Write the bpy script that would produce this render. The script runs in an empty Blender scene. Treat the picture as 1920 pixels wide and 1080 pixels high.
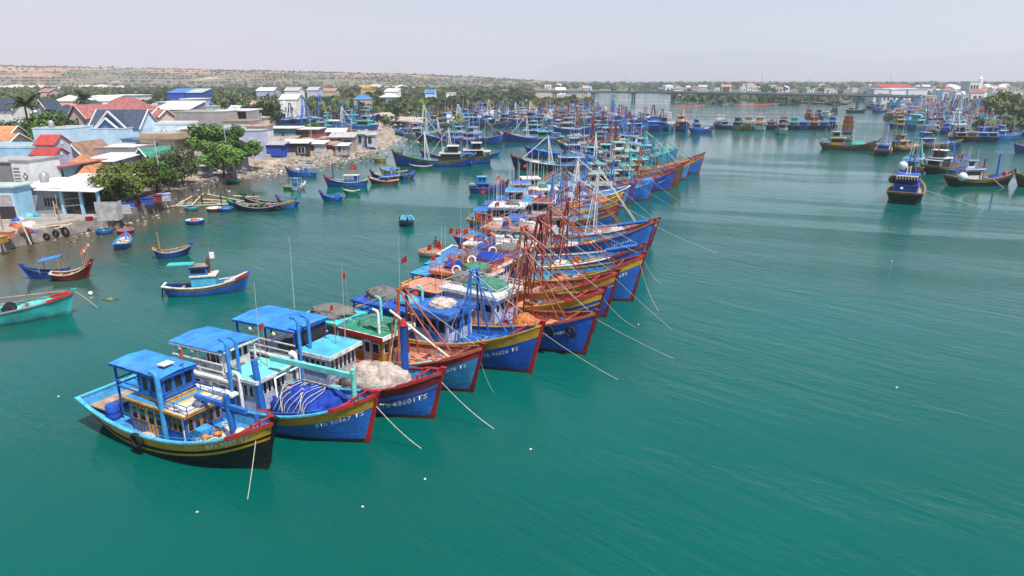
import bpy, bmesh, math, random
from mathutils import Vector, Matrix, Euler, noise as mnoise
R=math.radians
random.seed(11)
S=bpy.context.scene
COL=S.collection
# ---------------------------------------------------------------- camera, sky, sun, exposure
CAMH=20.0; PITCH=R(17.0); FPX=1280.0
cd=bpy.data.cameras.new('camera'); cam=bpy.data.objects.new('camera',cd); COL.objects.link(cam)
cam.location=(0,0,CAMH); cam.rotation_euler=(R(90)-PITCH,0,0)
cd.sensor_width=36.0; cd.lens=24.0; cd.clip_start=0.5; cd.clip_end=60000
S.camera=cam
SUN_EL=R(62); SUN_AZ=R(140)          # azimuth measured clockwise from +Y (the viewing direction)
W=bpy.data.worlds.new('World'); S.world=W; W.use_nodes=True
nt=W.node_tree; nt.nodes.clear()
sky=nt.nodes.new('ShaderNodeTexSky'); sky.sky_type='NISHITA'; sky.sun_disc=False
sky.sun_elevation=SUN_EL; sky.sun_rotation=SUN_AZ; sky.air_density=1.0; sky.dust_density=.8; sky.ozone_density=2.0; sky.altitude=0
bg=nt.nodes.new('ShaderNodeBackground'); bg.inputs['Strength'].default_value=0.088
wo=nt.nodes.new('ShaderNodeOutputWorld'); nt.links.new(sky.outputs[0],bg.inputs[0]); nt.links.new(bg.outputs[0],wo.inputs[0])
sl=bpy.data.lights.new('sun','SUN'); sl.energy=5.0; sl.angle=R(0.5); sl.color=(1.0,0.965,0.91)
sun=bpy.data.objects.new('sun',sl); COL.objects.link(sun)
sd=Vector((math.sin(SUN_AZ)*math.cos(SUN_EL),math.cos(SUN_AZ)*math.cos(SUN_EL),math.sin(SUN_EL)))
sun.rotation_euler=sd.to_track_quat('Z','Y').to_euler(); sun.location=(60,-40,140)
vs=S.view_settings; vs.view_transform='Standard'; vs.look='None'; vs.exposure=0.50; vs.gamma=1.0; vs.use_curve_mapping=False
S.cycles.max_bounces=6; S.cycles.diffuse_bounces=2; S.cycles.glossy_bounces=3; S.cycles.transparent_max_bounces=12; S.cycles.volume_bounces=2
S.cycles.use_denoising=True
# ---------------------------------------------------------------- helpers
def at(px,py,z=0.0):
    "the point at height z that the photograph shows at pixel (px,py)"
    u=(px-960)/FPX; v=(540-py)/FPX
    dy=math.cos(PITCH)+v*math.sin(PITCH); dz=-math.sin(PITCH)+v*math.cos(PITCH)
    t=(z-CAMH)/dz
    return Vector((u*t,dy*t,z))
def tag(o,label=None,cat=None,group=None,kind=None):
    if label: o['label']=label
    if cat: o['category']=cat
    if group: o['group']=group
    if kind: o['kind']=kind
    return o
def empty(name,loc=(0,0,0),rz=0.0):
    o=bpy.data.objects.new(name,None); COL.objects.link(o); o.location=loc; o.rotation_euler=(0,0,rz); o.empty_display_size=0.3
    return o
KIDS={}
def copy_tree(o,parent=None):
    c=o.copy(); COL.objects.link(c); c.parent=parent
    if parent is not None: KIDS.setdefault(parent.name,[]).append(c)
    for ch in KIDS.get(o.name,[]): copy_tree(ch,c)
    return c
class MB:
    "collects simple shapes and links them as one mesh object"
    def __init__(s): s.v=[]; s.f=[]; s.m=[]; s.sm=[]
    def add(s,vs,fs,m=0,smooth=False):
        b=len(s.v); s.v.extend([tuple(p) for p in vs])
        for f in fs: s.f.append([b+i for i in f]); s.m.append(m); s.sm.append(smooth)
        return s
    def box(s,x0,x1,y0,y1,z0,z1,m=0):
        v=[(x0,y0,z0),(x1,y0,z0),(x1,y1,z0),(x0,y1,z0),(x0,y0,z1),(x1,y0,z1),(x1,y1,z1),(x0,y1,z1)]
        return s.add(v,[(0,3,2,1),(4,5,6,7),(0,1,5,4),(1,2,6,5),(2,3,7,6),(3,0,4,7)],m)
    def bar(s,p,q,r,n=6,r2=None,m=0):
        p=Vector(p); q=Vector(q); d=q-p
        if d.length<1e-6: return s
        d.normalize(); a=d.orthogonal().normalized(); b=d.cross(a); r2=r if r2 is None else r2
        v=[p+(a*math.cos(2*math.pi*i/n)+b*math.sin(2*math.pi*i/n))*r for i in range(n)]+[q+(a*math.cos(2*math.pi*i/n)+b*math.sin(2*math.pi*i/n))*r2 for i in range(n)]
        f=[(i,(i+1)%n,n+(i+1)%n,n+i) for i in range(n)]
        s.add(v,f,m,n>5); s.add([v[i] for i in range(n)],[tuple(reversed(range(n)))],m); s.add([v[n+i] for i in range(n)],[tuple(range(n))],m)
        return s
    def tube(s,pts,r,n=5,m=0,closed=False):
        pts=[Vector(p) for p in pts]; k=len(pts); rings=[]
        for i,p in enumerate(pts):
            if closed: t=pts[(i+1)%k]-pts[i-1]
            else: t=pts[min(i+1,k-1)]-pts[max(i-1,0)]
            t.normalize(); up=Vector((0,0,1)) if abs(t.z)<.9 else Vector((1,0,0))
            a=t.cross(up).normalized(); b=a.cross(t)
            rr=r[i] if isinstance(r,(list,tuple)) else r
            rings.append([p+(a*math.cos(2*math.pi*j/n)+b*math.sin(2*math.pi*j/n))*rr for j in range(n)])
        v=[q for rg in rings for q in rg]; f=[]
        for i in range(k if closed else k-1):
            i2=(i+1)%k
            for j in range(n): f.append((i*n+j,i*n+(j+1)%n,i2*n+(j+1)%n,i2*n+j))
        s.add(v,f,m,True)
        if not closed:
            s.add(rings[0],[tuple(range(n))],m); s.add(rings[-1],[tuple(reversed(range(n)))],m)
        return s
    def ring(s,c,axis,R_,r,n=14,k=6,m=0):
        c=Vector(c); ax=Vector(axis).normalized(); a=ax.orthogonal().normalized(); b=ax.cross(a)
        v=[];f=[]
        for i in range(n):
            d=a*math.cos(2*math.pi*i/n)+b*math.sin(2*math.pi*i/n)
            for j in range(k):
                v.append(c+d*(R_+r*math.cos(2*math.pi*j/k))+ax*r*math.sin(2*math.pi*j/k))
        for i in range(n):
            for j in range(k): f.append((i*k+j,((i+1)%n)*k+j,((i+1)%n)*k+(j+1)%k,i*k+(j+1)%k))
        return s.add(v,f,m,True)
    def lathe(s,prof,c=(0,0,0),n=12,m=0,cap=True):
        v=[(c[0]+r*math.cos(2*math.pi*i/n),c[1]+r*math.sin(2*math.pi*i/n),c[2]+z) for r,z in prof for i in range(n)]
        f=[(k*n+i,k*n+(i+1)%n,(k+1)*n+(i+1)%n,(k+1)*n+i) for k in range(len(prof)-1) for i in range(n)]
        s.add(v,f,m,True)
        if cap:
            L=(len(prof)-1)*n
            s.add([v[L+i] for i in range(n)],[tuple(range(n))],m); s.add([v[i] for i in range(n)],[tuple(reversed(range(n)))],m)
        return s
    def prism(s,poly,z0,z1,m=0):
        n=len(poly); v=[(p[0],p[1],z0) for p in poly]+[(p[0],p[1],z1) for p in poly]
        return s.add(v,[tuple(reversed(range(n))),tuple(range(n,2*n))]+[(i,(i+1)%n,n+(i+1)%n,n+i) for i in range(n)],m)
    def sheet(s,quad,th,m=0):
        "a quad (4 points) given a thickness along its normal"
        q=[Vector(p) for p in quad]; nr=(q[1]-q[0]).cross(q[3]-q[0]).normalized()*th
        v=q+[p-nr for p in q]
        return s.add(v,[(0,1,2,3),(7,6,5,4),(0,4,5,1),(1,5,6,2),(2,6,7,3),(3,7,4,0)],m)
    def blob(s,c,rad,seed=0,rough=.25,nu=12,nv=7,half=False,m=0,freq=1.2):
        "a lumpy heap"
        c=Vector(c); v=[];f=[]; z0=0.0 if half else -1.0
        for j in range(nv+1):
            t=j/nv
            ph=math.pi/2*t if half else -math.pi/2+math.pi*t
            for i in range(nu):
                th=2*math.pi*i/nu
                d=Vector((math.cos(th)*math.cos(ph),math.sin(th)*math.cos(ph),math.sin(ph)))
                k=1+rough*mnoise.noise(d*freq*1.7+Vector((seed*3.1,seed,0)))+rough*.6*mnoise.noise(d*freq*4.2+Vector((seed,0,seed*2.)))
                v.append(c+Vector((d.x*rad[0]*k,d.y*rad[1]*k,d.z*rad[2]*k)))
        for j in range(nv):
            for i in range(nu): f.append((j*nu+i,j*nu+(i+1)%nu,(j+1)*nu+(i+1)%nu,(j+1)*nu+i))
        return s.add(v,f,m,True)
    def mesh(s,name,mats):
        me=bpy.data.meshes.new(name); me.from_pydata(s.v,[],s.f)
        if not isinstance(mats,(list,tuple)): mats=[mats]
        for q in mats: me.materials.append(q)
        if len(mats)>1: me.polygons.foreach_set('material_index',s.m)
        me.polygons.foreach_set('use_smooth',s.sm); me.update()
        return me
    def build(s,name,mats,parent=None):
        return obj(name,s.mesh(name,mats),parent)
def obj(name,me,parent=None):
    o=bpy.data.objects.new(name,me); COL.objects.link(o)
    if parent is not None:
        o.parent=parent; KIDS.setdefault(parent.name,[]).append(o)
    return o
# ---------------------------------------------------------------- materials
MATS={}
def mat(name,col,rough=.55,var=.18,scale=1.5,wear=None,wamt=.0,streak=False,bump=0.0,bscale=8.0,metal=0.0,spec=.35,planks=None):
    key=name
    if key in MATS: return MATS[key]
    m=bpy.data.materials.new(name); m.use_nodes=True; N=m.node_tree.nodes; L=m.node_tree.links
    p=N['Principled BSDF']; p.inputs['Roughness'].default_value=rough; p.inputs['Metallic'].default_value=metal; p.inputs['Specular IOR Level'].default_value=spec
    g=N.new('ShaderNodeNewGeometry')
    n1=N.new('ShaderNodeTexNoise'); n1.inputs['Scale'].default_value=scale; n1.inputs['Detail'].default_value=4
    L.new(g.outputs['Position'],n1.inputs['Vector'])
    mx=N.new('ShaderNodeMix'); mx.data_type='RGBA'
    mx.inputs[6].default_value=(*[max(0,c*(1-var*1.6)) for c in col],1); mx.inputs[7].default_value=(*[min(1,c*(1+var)+var*.01) for c in col],1)
    mr=N.new('ShaderNodeMapRange'); mr.inputs[1].default_value=.3; mr.inputs[2].default_value=.7
    L.new(n1.outputs[0],mr.inputs[0]); L.new(mr.outputs[0],mx.inputs[0]); out=mx.outputs[2]
    if wear is not None:
        mp=N.new('ShaderNodeMapping'); mp.inputs['Scale'].default_value=(2.2,2.2,.35) if streak else (1,1,1)
        L.new(g.outputs['Position'],mp.inputs[0])
        n2=N.new('ShaderNodeTexNoise'); n2.inputs['Scale'].default_value=2.3; n2.inputs['Detail'].default_value=6; n2.inputs['Roughness'].default_value=.7
        L.new(mp.outputs[0],n2.inputs['Vector'])
        r2=N.new('ShaderNodeMapRange'); r2.inputs[1].default_value=.66-wamt*.4; r2.inputs[2].default_value=.78-wamt*.3; r2.inputs[4].default_value=.85
        L.new(n2.outputs[0],r2.inputs[0])
        m2=N.new('ShaderNodeMix'); m2.data_type='RGBA'; L.new(r2.outputs[0],m2.inputs[0]); L.new(out,m2.inputs[6]); m2.inputs[7].default_value=(*wear,1); out=m2.outputs[2]
    oi=N.new('ShaderNodeObjectInfo'); vr=N.new('ShaderNodeMapRange'); vr.inputs[3].default_value=.84; vr.inputs[4].default_value=1.10
    L.new(oi.outputs['Random'],vr.inputs[0]); vm=N.new('ShaderNodeVectorMath'); vm.operation='SCALE'; L.new(out,vm.inputs[0]); L.new(vr.outputs[0],vm.inputs['Scale']); out=vm.outputs[0]
    L.new(out,p.inputs['Base Color'])
    if bump:
        n3=N.new('ShaderNodeTexNoise'); n3.inputs['Scale'].default_value=bscale; n3.inputs['Detail'].default_value=4
        L.new(g.outputs['Position'],n3.inputs['Vector'])
        b=N.new('ShaderNodeBump'); b.inputs['Strength'].default_value=bump; b.inputs['Distance'].default_value=.1
        L.new(n3.outputs[0],b.inputs['Height']); L.new(b.outputs[0],p.inputs['Normal'])
    MATS[key]=m; return m
HAZE_D=.00021; HAZE_C=(.905,.90,1.0)
# ---------------------------------------------------------------- water and haze
def water_material():
    m=bpy.data.materials.new('harbour water'); m.use_nodes=True; N=m.node_tree.nodes; L=m.node_tree.links
    p=N['Principled BSDF']; p.inputs['Roughness'].default_value=.07; p.inputs['IOR'].default_value=1.33; p.inputs['Specular IOR Level'].default_value=.5
    g=N.new('ShaderNodeNewGeometry'); P=g.outputs['Position']
    def noise(scale,det=3,rough=.5,rot=0,sc=(1,1,1),dist=0):
        mp=N.new('ShaderNodeMapping'); mp.vector_type='TEXTURE'; mp.inputs['Rotation'].default_value=(0,0,rot); mp.inputs['Scale'].default_value=[1/q for q in sc]
        L.new(P,mp.inputs[0]); n=N.new('ShaderNodeTexNoise'); n.inputs['Scale'].default_value=scale; n.inputs['Detail'].default_value=det; n.inputs['Roughness'].default_value=rough; n.inputs['Distortion'].default_value=dist
        L.new(mp.outputs[0],n.inputs['Vector']); return n.outputs[0]
    def math_(op,a,b=None,c=None):
        q=N.new('ShaderNodeMath'); q.operation=op
        for i,x in enumerate((a,b,c)):
            if x is None: continue
            if isinstance(x,(int,float)): q.inputs[i].default_value=x
            else: L.new(x,q.inputs[i])
        return q.outputs[0]
    def rng(x,a,b,c=0,d=1):
        q=N.new('ShaderNodeMapRange'); q.interpolation_type='SMOOTHSTEP'
        for i,k in ((1,a),(2,b),(3,c),(4,d)): q.inputs[i].default_value=k
        L.new(x,q.inputs[0]); return q.outputs[0]
    def mix(f,a,b):
        q=N.new('ShaderNodeMix'); q.data_type='RGBA'; L.new(f,q.inputs[0])
        for i,x in ((6,a),(7,b)):
            if isinstance(x,tuple): q.inputs[i].default_value=(*x,1)
            else: L.new(x,q.inputs[i])
        return q.outputs[2]
    sx=N.new('ShaderNodeSeparateXYZ'); L.new(P,sx.inputs[0])
    big=noise(.02,3); 
    base=mix(rng(big,.35,.7),WATER_A,WATER_B)
    # sediment: the brown shallows along the quay and the rubbish beach
    d=math_('ADD',sx.outputs[0],math_('MULTIPLY',noise(.09,3),26.0))
    near=rng(d,-47.0,-24.0,1,0)
    f=math_('MULTIPLY',near,rng(sx.outputs[1],190,330,1,0))
    col=mix(f,base,WATER_SILT)
    L.new(col,p.inputs['Base Color'])
    # wind ripples: fine chop, a longer train, and calm slicks where the chop dies down
    slick=rng(noise(.018,4,.55,R(-18),(.35,1.3,1),1.2),.44,.62)
    chop=noise(2.6,4,.62,R(-30),(.8,1.5,1))
    mid=noise(.75,3,.55,R(-38),(.5,1.6,1),.4)
    train=noise(.28,2,.5,R(-44),(.28,1.9,1),.6)
    gust=rng(noise(.011,3),.35,.65,.55,1.15)
    h=math_('ADD',math_('MULTIPLY',chop,.22),math_('ADD',math_('MULTIPLY',mid,.5),math_('MULTIPLY',train,.75)))
    amp=math_('MULTIPLY',math_('ADD',math_('MULTIPLY',slick,.84),.16),gust)
    b=N.new('ShaderNodeBump'); b.inputs['Distance'].default_value=WATER_BUMP; L.new(h,b.inputs['Height']); L.new(amp,b.inputs['Strength'])
    L.new(b.outputs[0],p.inputs['Normal'])
    L.new(rng(slick,0,1,.03,.11),p.inputs['Roughness'])
    return m
WATER_A=(.0001,.078,.060); WATER_B=(.0003,.100,.085); WATER_SILT=(.085,.070,.040); WATER_BUMP=.44
wm=MB().add([(-16000,-300,0),(16000,-300,0),(16000,17000,0),(-16000,17000,0)],[(0,1,2,3)])
water=tag(wm.build('water',water_material()),'green harbour water rippled by wind, calm slicks between the boats',kind='structure')
hz=bpy.data.materials.new('haze air'); hz.use_nodes=True; hz.node_tree.nodes.remove(hz.node_tree.nodes['Principled BSDF'])
pv=hz.node_tree.nodes.new('ShaderNodeVolumePrincipled'); pv.inputs['Density'].default_value=HAZE_D; pv.inputs['Color'].default_value=(*HAZE_C,1); pv.inputs['Anisotropy'].default_value=.2
hz.node_tree.links.new(pv.outputs[0],hz.node_tree.nodes['Material Output'].inputs['Volume'])
haze=tag(MB().box(-15900,15900,-250,15900,-1.2,740).build('haze',hz),kind='stuff')
# ---------------------------------------------------------------- boats
PAL=dict(azure=(.03,.23,.66),blue=(.018,.135,.49),royal=(.013,.082,.43),mid=(.026,.15,.53),light=(.045,.27,.55),cyan=(.07,.42,.62),navy=(.008,.030,.12),black=(.010,.010,.012),
 yellow=(.62,.33,.03),red=(.43,.018,.02),maroon=(.22,.018,.02),rust=(.36,.075,.035),salmon=(.56,.23,.15),orange=(.62,.17,.04),white=(.74,.74,.73),lavender=(.43,.45,.62),
 ochre=(.46,.22,.028),green=(.02,.24,.13),teal=(.05,.42,.40),turq=(.16,.60,.55),grey=(.28,.28,.29),cream=(.66,.58,.42),brown=(.16,.075,.035),olive=(.20,.17,.05),wood=(.36,.25,.16),dark=(.02,.02,.025))
def hullmat(name,col,lum):
    "old brushed paint: worn patches, plank seams, rust runs and a scum line just above the water"
    if name in MATS: return MATS[name]
    m=mat(name,col,rough=.5,var=.22,scale=.8,wear=tuple(.70*q+.05*lum+.012 for q in col),wamt=.30,streak=True,bump=0)
    N=m.node_tree.nodes; L=m.node_tree.links; p=N['Principled BSDF']; out=p.inputs['Base Color'].links[0].from_socket
    g=N.new('ShaderNodeNewGeometry'); sp=N.new('ShaderNodeSeparateXYZ'); L.new(g.outputs['Position'],sp.inputs[0])
    def mth(op,a,b=None):
        q=N.new('ShaderNodeMath'); q.operation=op
        for i,x in enumerate((a,b)):
            if x is None: continue
            if isinstance(x,(int,float)): q.inputs[i].default_value=x
            else: L.new(x,q.inputs[i])
        return q.outputs[0]
    def rm(x,a,b,c=0,d=1):
        q=N.new('ShaderNodeMapRange')
        for i,k in ((1,a),(2,b),(3,c),(4,d)): q.inputs[i].default_value=k
        L.new(x,q.inputs[0]); return q.outputs[0]
    def nz(sc,k,d=4):
        mp=N.new('ShaderNodeMapping'); mp.inputs['Scale'].default_value=sc; L.new(g.outputs['Position'],mp.inputs[0]); q=N.new('ShaderNodeTexNoise'); q.inputs['Scale'].default_value=k; q.inputs['Detail'].default_value=d; q.inputs['Roughness'].default_value=.65; L.new(mp.outputs[0],q.inputs['Vector']); return q.outputs[0]
    def mx(f,a,b):
        q=N.new('ShaderNodeMix'); q.data_type='RGBA'; L.new(f,q.inputs[0]); L.new(a,q.inputs[6]); q.inputs[7].default_value=(*b,1); return q.outputs[2]
    wob=mth('MULTIPLY',nz((1,1,1),.7,2),.25)
    fr=mth('FRACT',mth('MULTIPLY',mth('ADD',sp.outputs[2],wob),4.6))
    seam=mth('MULTIPLY',rm(fr,.0,.10,1,0),rm(nz((1,1,1),1.3),.42,.62,.15,.75))
    out=mx(seam,out,tuple(.35*q for q in col))
    run=mth('MULTIPLY',rm(nz((5,5,.28),1.4,3),.66,.76),.6); out=mx(run,out,(.17,.075,.035))
    chip=mth('MULTIPLY',rm(nz((1,1,2.2),3.4,5),.68,.72),.7); out=mx(chip,out,tuple(.5*q+.16 for q in col))
    scum=mth('MULTIPLY',rm(mth('ADD',sp.outputs[2],mth('MULTIPLY',nz((1,1,.5),2.0),.5)),.25,.70,1,0),.75); out=mx(scum,out,(.030,.034,.022))
    L.new(out,p.inputs['Base Color'])
    b=N.new('ShaderNodeBump'); b.inputs['Strength'].default_value=.5; b.inputs['Distance'].default_value=.02; L.new(rm(fr,.0,.12),b.inputs['Height']); L.new(b.outputs[0],p.inputs['Normal'])
    return m
def paint(c,kind='p'):
    col=PAL[c]
    if kind=='h':
        lum=sum(col)/3
        return hullmat('hull paint '+c,col,lum)
    if kind=='w':   # worn decks and caps
        return mat('worn paint '+c,col,rough=.65,var=.25,scale=2.0,wear=tuple(.42*q+.07 for q in col),wamt=.42,bump=.3,bscale=6)
    if kind=='r':
        return mat('roof paint '+c,col,rough=.5,var=.18,scale=1.1,wear=tuple(.55*q+.09 for q in col),wamt=.40)
    return mat('paint '+c,col,rough=.55,var=.16,scale=2.4,wear=tuple(.42*q+k_ for q,k_ in zip(col,(.075,.045,.03))),wamt=.30,streak=True,bump=.15,bscale=7)
GLASS=mat('dark glass',(.012,.014,.02),rough=.12,var=.2,spec=.5)
ROPE=mat('pale rope',(.50,.46,.38),rough=.9,var=.2,scale=9)
WIRE=mat('grey stay',(.42,.42,.43),rough=.8,var=.1)
RUBBER=mat('black rubber',(.012,.012,.012),rough=.85,var=.3)
STEEL=mat('grey metal',(.35,.35,.36),rough=.45,var=.2,metal=.3)
FLAGM=mat('red flag cloth',(.62,.02,.015),rough=.8,var=.1); STAR=mat('yellow star cloth',(.75,.5,.03),rough=.8,var=.05)
def netmat(c,col): return mat('netting '+c,col,rough=.95,var=.22,scale=3.0,wear=tuple(.62*q for q in col),wamt=.35,bump=.8,bscale=7)
NETS=dict(beige=netmat('beige',(.50,.42,.36)),blue=netmat('blue',(.010,.05,.36)),grey=netmat('grey',(.16,.15,.14)),green=netmat('green',(.06,.20,.14)),teal=netmat('teal',(.03,.42,.33)),orange=netmat('orange',(.55,.18,.05)),brown=netmat('brown',(.14,.07,.05)),tarp=netmat('tarp blue',(.04,.25,.55)))
def deck_fittings(b,h,t0=.6,t1=.8,c='wood',c2='maroon',n=2):
    for i in range(n):
        t=t0+(t1-t0)*(i/max(1,n-1)); x=-h.L/2+h.L*t; z=h.dz(t); w=h.y(t,z)*.55
        MB().box(x-.5,x+.5,-w,w,z-.05,z+.30).box(x-.56,x+.56,-w-.06,w+.06,z+.302,z+.36).build('hatch',paint(c,'w'),b)
    for sd in (-1,1):
        t=.90; MB().bar((-h.L/2+h.L*t,sd*.28,h.dz(t)-.1),(-h.L/2+h.L*t,sd*.28,h.zs(t)+.28),.07,6).build('bitt',paint(c2,'w'),b)
    t=.90; x=-h.L/2+h.L*t; y=h.bd(t); MB().bar((x,-y*.95,h.zs(t)+.13),(x,y*.95,h.zs(t)+.13),.06,6).build('cross_beam',paint(c2,'w'),b)
    for sd in (-1,1): MB().tube([(-h.L/2+h.L*q,sd*(h.bd(q)-.2),h.zs(q)+.22) for q in (.5,.58,.66,.74,.82)],.022,4).build('handrail',paint(c),b)
class Hull:
    def __init__(s,L,B,hm=1.15,hb=3.2,hs=1.8,rake=.9,srake=.7,fs=.82,full=2.6,tm=.34,bulw=.5,pw=2.2):
        s.L=L;s.B=B;s.hm=hm;s.hb=hb;s.hs=hs;s.rake=rake;s.srake=srake;s.fs=fs;s.full=full;s.tm=tm;s.bulw=bulw;s.pw=pw
    def zs(s,t):
        if t<s.tm: return s.hm+(s.hs-s.hm)*((s.tm-t)/s.tm)**1.9
        return s.hm+(s.hb-s.hm)*((t-s.tm)/(1-s.tm))**s.pw
    def bd(s,t):
        if t<.45: f=s.fs+(1-s.fs)*math.sin(math.pi/2*t/.45)
        else: f=max(0.0,1-((t-.45)/.55)**s.full)**.72
        return max(s.B/2*f,.05)
    def bw(s,t):
        if t<.4: f=s.fs*.62+(1-s.fs*.62)*math.sin(math.pi/2*t/.4)
        else: f=max(0.0,1-((t-.4)/.6)**1.75)
        return max(s.B/2*.88*f,.03)
    def dz(s,t): return s.hm-s.bulw+.76*(s.zs(t)-s.hm)
    def y(s,t,z):
        zs=s.zs(t); k=max(0.0,min(1.0,z/zs))
        if z>=0: return s.bw(t)+(s.bd(t)-s.bw(t))*k**.85
        return s.bw(t)*(1+.35*z)
    def x(s,t,z):
        zs=s.zs(t); q=1-max(-.2,min(1.15,z/zs))
        return -s.L/2+s.L*t-s.rake*q*t**4+s.srake*q*(1-t)**4
    def p(s,t,z,side=-1,off=0.0): return Vector((s.x(t,z),side*(s.y(t,z)+off),z))
def stations(n,t0=0.0,t1=1.0): return [t0+(t1-t0)*(1-(1-i/n)**1.25) for i in range(n+1)]
def strake(h,zf0,zf1,off,n=20,lev=3,t0=0.0,t1=1.0,stern=True):
    "hull skin between two height functions of t, both sides joined round the transom"
    m=MB(); ts=stations(n,t0,t1); path=[(t,1) for t in reversed(ts)]+[(t,-1) for t in ts]
    v=[]
    for (t,sd) in path:
        for k in range(lev+1):
            z=zf0(t)+(zf1(t)-zf0(t))*k/lev
            q=h.p(t,z,sd,off)
            if t==t0 and stern: q.x-=off
            if t==1.0: q.x+=off
            v.append(q)
    f=[];w=lev+1
    for i in range(len(path)-1):
        if path[i][0]==t0 and path[i+1][0]==t0 and not stern: continue
        for k in range(lev): f.append((i*w+k,i*w+k+1,(i+1)*w+k+1,(i+1)*w+k))
    m.add(v,f,0,False)
    return m
def rail_ring(h,zf,out,inn,th,n=20,t0=0.0,t1=1.0,stern=True):
    m=MB(); ts=stations(n,t0,t1); path=[(t,1) for t in reversed(ts)]+[(t,-1) for t in ts]; v=[]
    for t,sd in path:
        z=zf(t); y=h.y(t,z); x=h.x(t,z); yi=max(y-inn,.0)
        xo=x-(out if t==t0 and stern else 0)+(out if t==1.0 else 0); xi=x+(inn if t==t0 and stern else 0)-(inn*1.5 if t==1.0 else 0)
        v+=[(xo,sd*(y+out),z),(xo,sd*(y+out),z+th),(xi,sd*yi,z+th),(xi,sd*yi,z)]
    f=[]
    for i in range(len(path)-1):
        if path[i][0]==t0 and path[i+1][0]==t0 and not stern: continue
        for k in range(4): f.append((i*4+k,i*4+(k+1)%4,(i+1)*4+(k+1)%4,(i+1)*4+k))
    if not stern or t0>0:
        k=len(path)//2; f+= [(k*4-4,k*4-3,k*4-2,k*4-1),(k*4,k*4+3,k*4+2,k*4+1)]
    return m.add(v,f,0)
def deck_mesh(h,zf,inset=.11,n=18,t0=0.0,t1=.97,camber=.05):
    m=MB(); v=[]
    for t in stations(n,t0,t1):
        z=zf(t); y=max(h.y(t,min(z+.3,h.zs(t)))-inset,.02); x=h.x(t,z+.2)+(inset if t==t0 else 0)
        v+=[(x,-y,z),(x,0,z+camber),(x,y,z)]
    return m.add(v,[(i*3+k,(i+1)*3+k,(i+1)*3+k+1,i*3+k+1) for i in range(n) for k in (0,1)],0)
def bulwark_mesh(h,n=18):
    m=MB(); ts=stations(n,0,.985); path=[(t,1) for t in reversed(ts)]+[(t,-1) for t in ts]; v=[]
    for t,sd in path:
        for z in (h.dz(t)-.02,h.zs(t)+.01):
            y=max(h.y(t,z)-.10,.01); v.append((h.x(t,z)+(.1 if t==0 else 0)-(.1 if t>.97 else 0),sd*y,z))
    return m.add(v,[(i*2,(i+1)*2,(i+1)*2+1,i*2+1) for i in range(len(path)-1)],0)
def text_on_hull(h,s,t0,size,mt,parent,zdrop,side=-1):
    c=bpy.data.curves.new('registration','FONT'); c.body=s; c.size=size; c.space_character=1.12; c.resolution_u=2; c.offset=.014*size
    o=bpy.data.objects.new('registration',c); COL.objects.link(o)
    dg=bpy.context.evaluated_depsgraph_get(); me=bpy.data.meshes.new_from_object(o.evaluated_get(dg)); bpy.data.objects.remove(o)
    x0=h.x(t0,h.zs(t0))
    for v in me.vertices:
        t=t0+v.co.x/h.L
        t=min(t,.995); z=h.zs(t)-zdrop+v.co.y*1.0
        q=h.p(t,z,side,.022); v.co=q
    me.materials.clear(); me.materials.append(mt)
    o=obj('lettering',me,parent); return o
def hull_parts(b,h,hull,band,cap,deck,inner,stem,boot='maroon',bandh=.5,stripes=(),tip=None,n=20,ribs=False):
    hp=paint(hull,'h')
    zb=lambda t:h.zs(t)-bandh*(1+.25*t)
    strake(h,lambda t:-.5,zb if band else h.zs,0.0,n,5).build('hull',hp,b)
    if band: strake(h,zb,h.zs,.018,n,1).build('sheer_strake',paint(band,'h'),b)
    if boot: strake(h,lambda t:-.45,lambda t:.03+.26*t*t*t,.012,n,1).build('boot_top',paint(boot,'h'),b)
    for (dz,th,c) in stripes:
        strake(h,lambda t,dz=dz,th=th:h.zs(t)-dz-th,lambda t,dz=dz:h.zs(t)-dz,.03,n,1,).build('rubbing_strake',paint(c,'h'),b)
    rail_ring(h,h.zs,.06,.16,.09,n).build('gunwale',paint(cap,'w'),b)
    if tip: rail_ring(h,lambda t:h.zs(t)-.03,.085,.19,.19,6,.86,1.0,False).build('bow_rail',paint(tip,'w'),b)
    bulwark_mesh(h,n-2).build('bulwark',paint(inner,'w'),b)
    deck_mesh(h,h.dz).build('deck',paint(deck,'w'),b)
    m=MB(); v=[]
    for z in (-.5,0.,h.hb*.35,h.hb*.7,h.hb,h.hb+.42):
        x=h.x(1.0,z)+(.12 if z>h.hb else 0); w=.13
        v+=[(x-.28,-w,z),(x+.13,-w*.7,z),(x+.13,w*.7,z),(x-.28,w,z)]
    f=[(i*4+k,i*4+(k+1)%4,(i+1)*4+(k+1)%4,(i+1)*4+k) for i in range(5) for k in range(4)]+[(20,21,22,23)]
    m.add(v,f).build('stem_post',paint(stem,'h'),b)
    if ribs:
        for sd in (-1,1):
            for i in range(9):
                t=.42+.05*i; z0=h.dz(t); z1=h.zs(t)-.05; y=h.y(t,z1)-.16
                if i==0: rb=MB().box(-.06,.06,-.05,.05,0,1).mesh('frame_rib',paint(inner,'w'))
                o=obj('frame_rib',rb,b); o.location=(h.x(t,z1),sd*(y-.02),z0); o.scale=(1,1,z1-z0)
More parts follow.
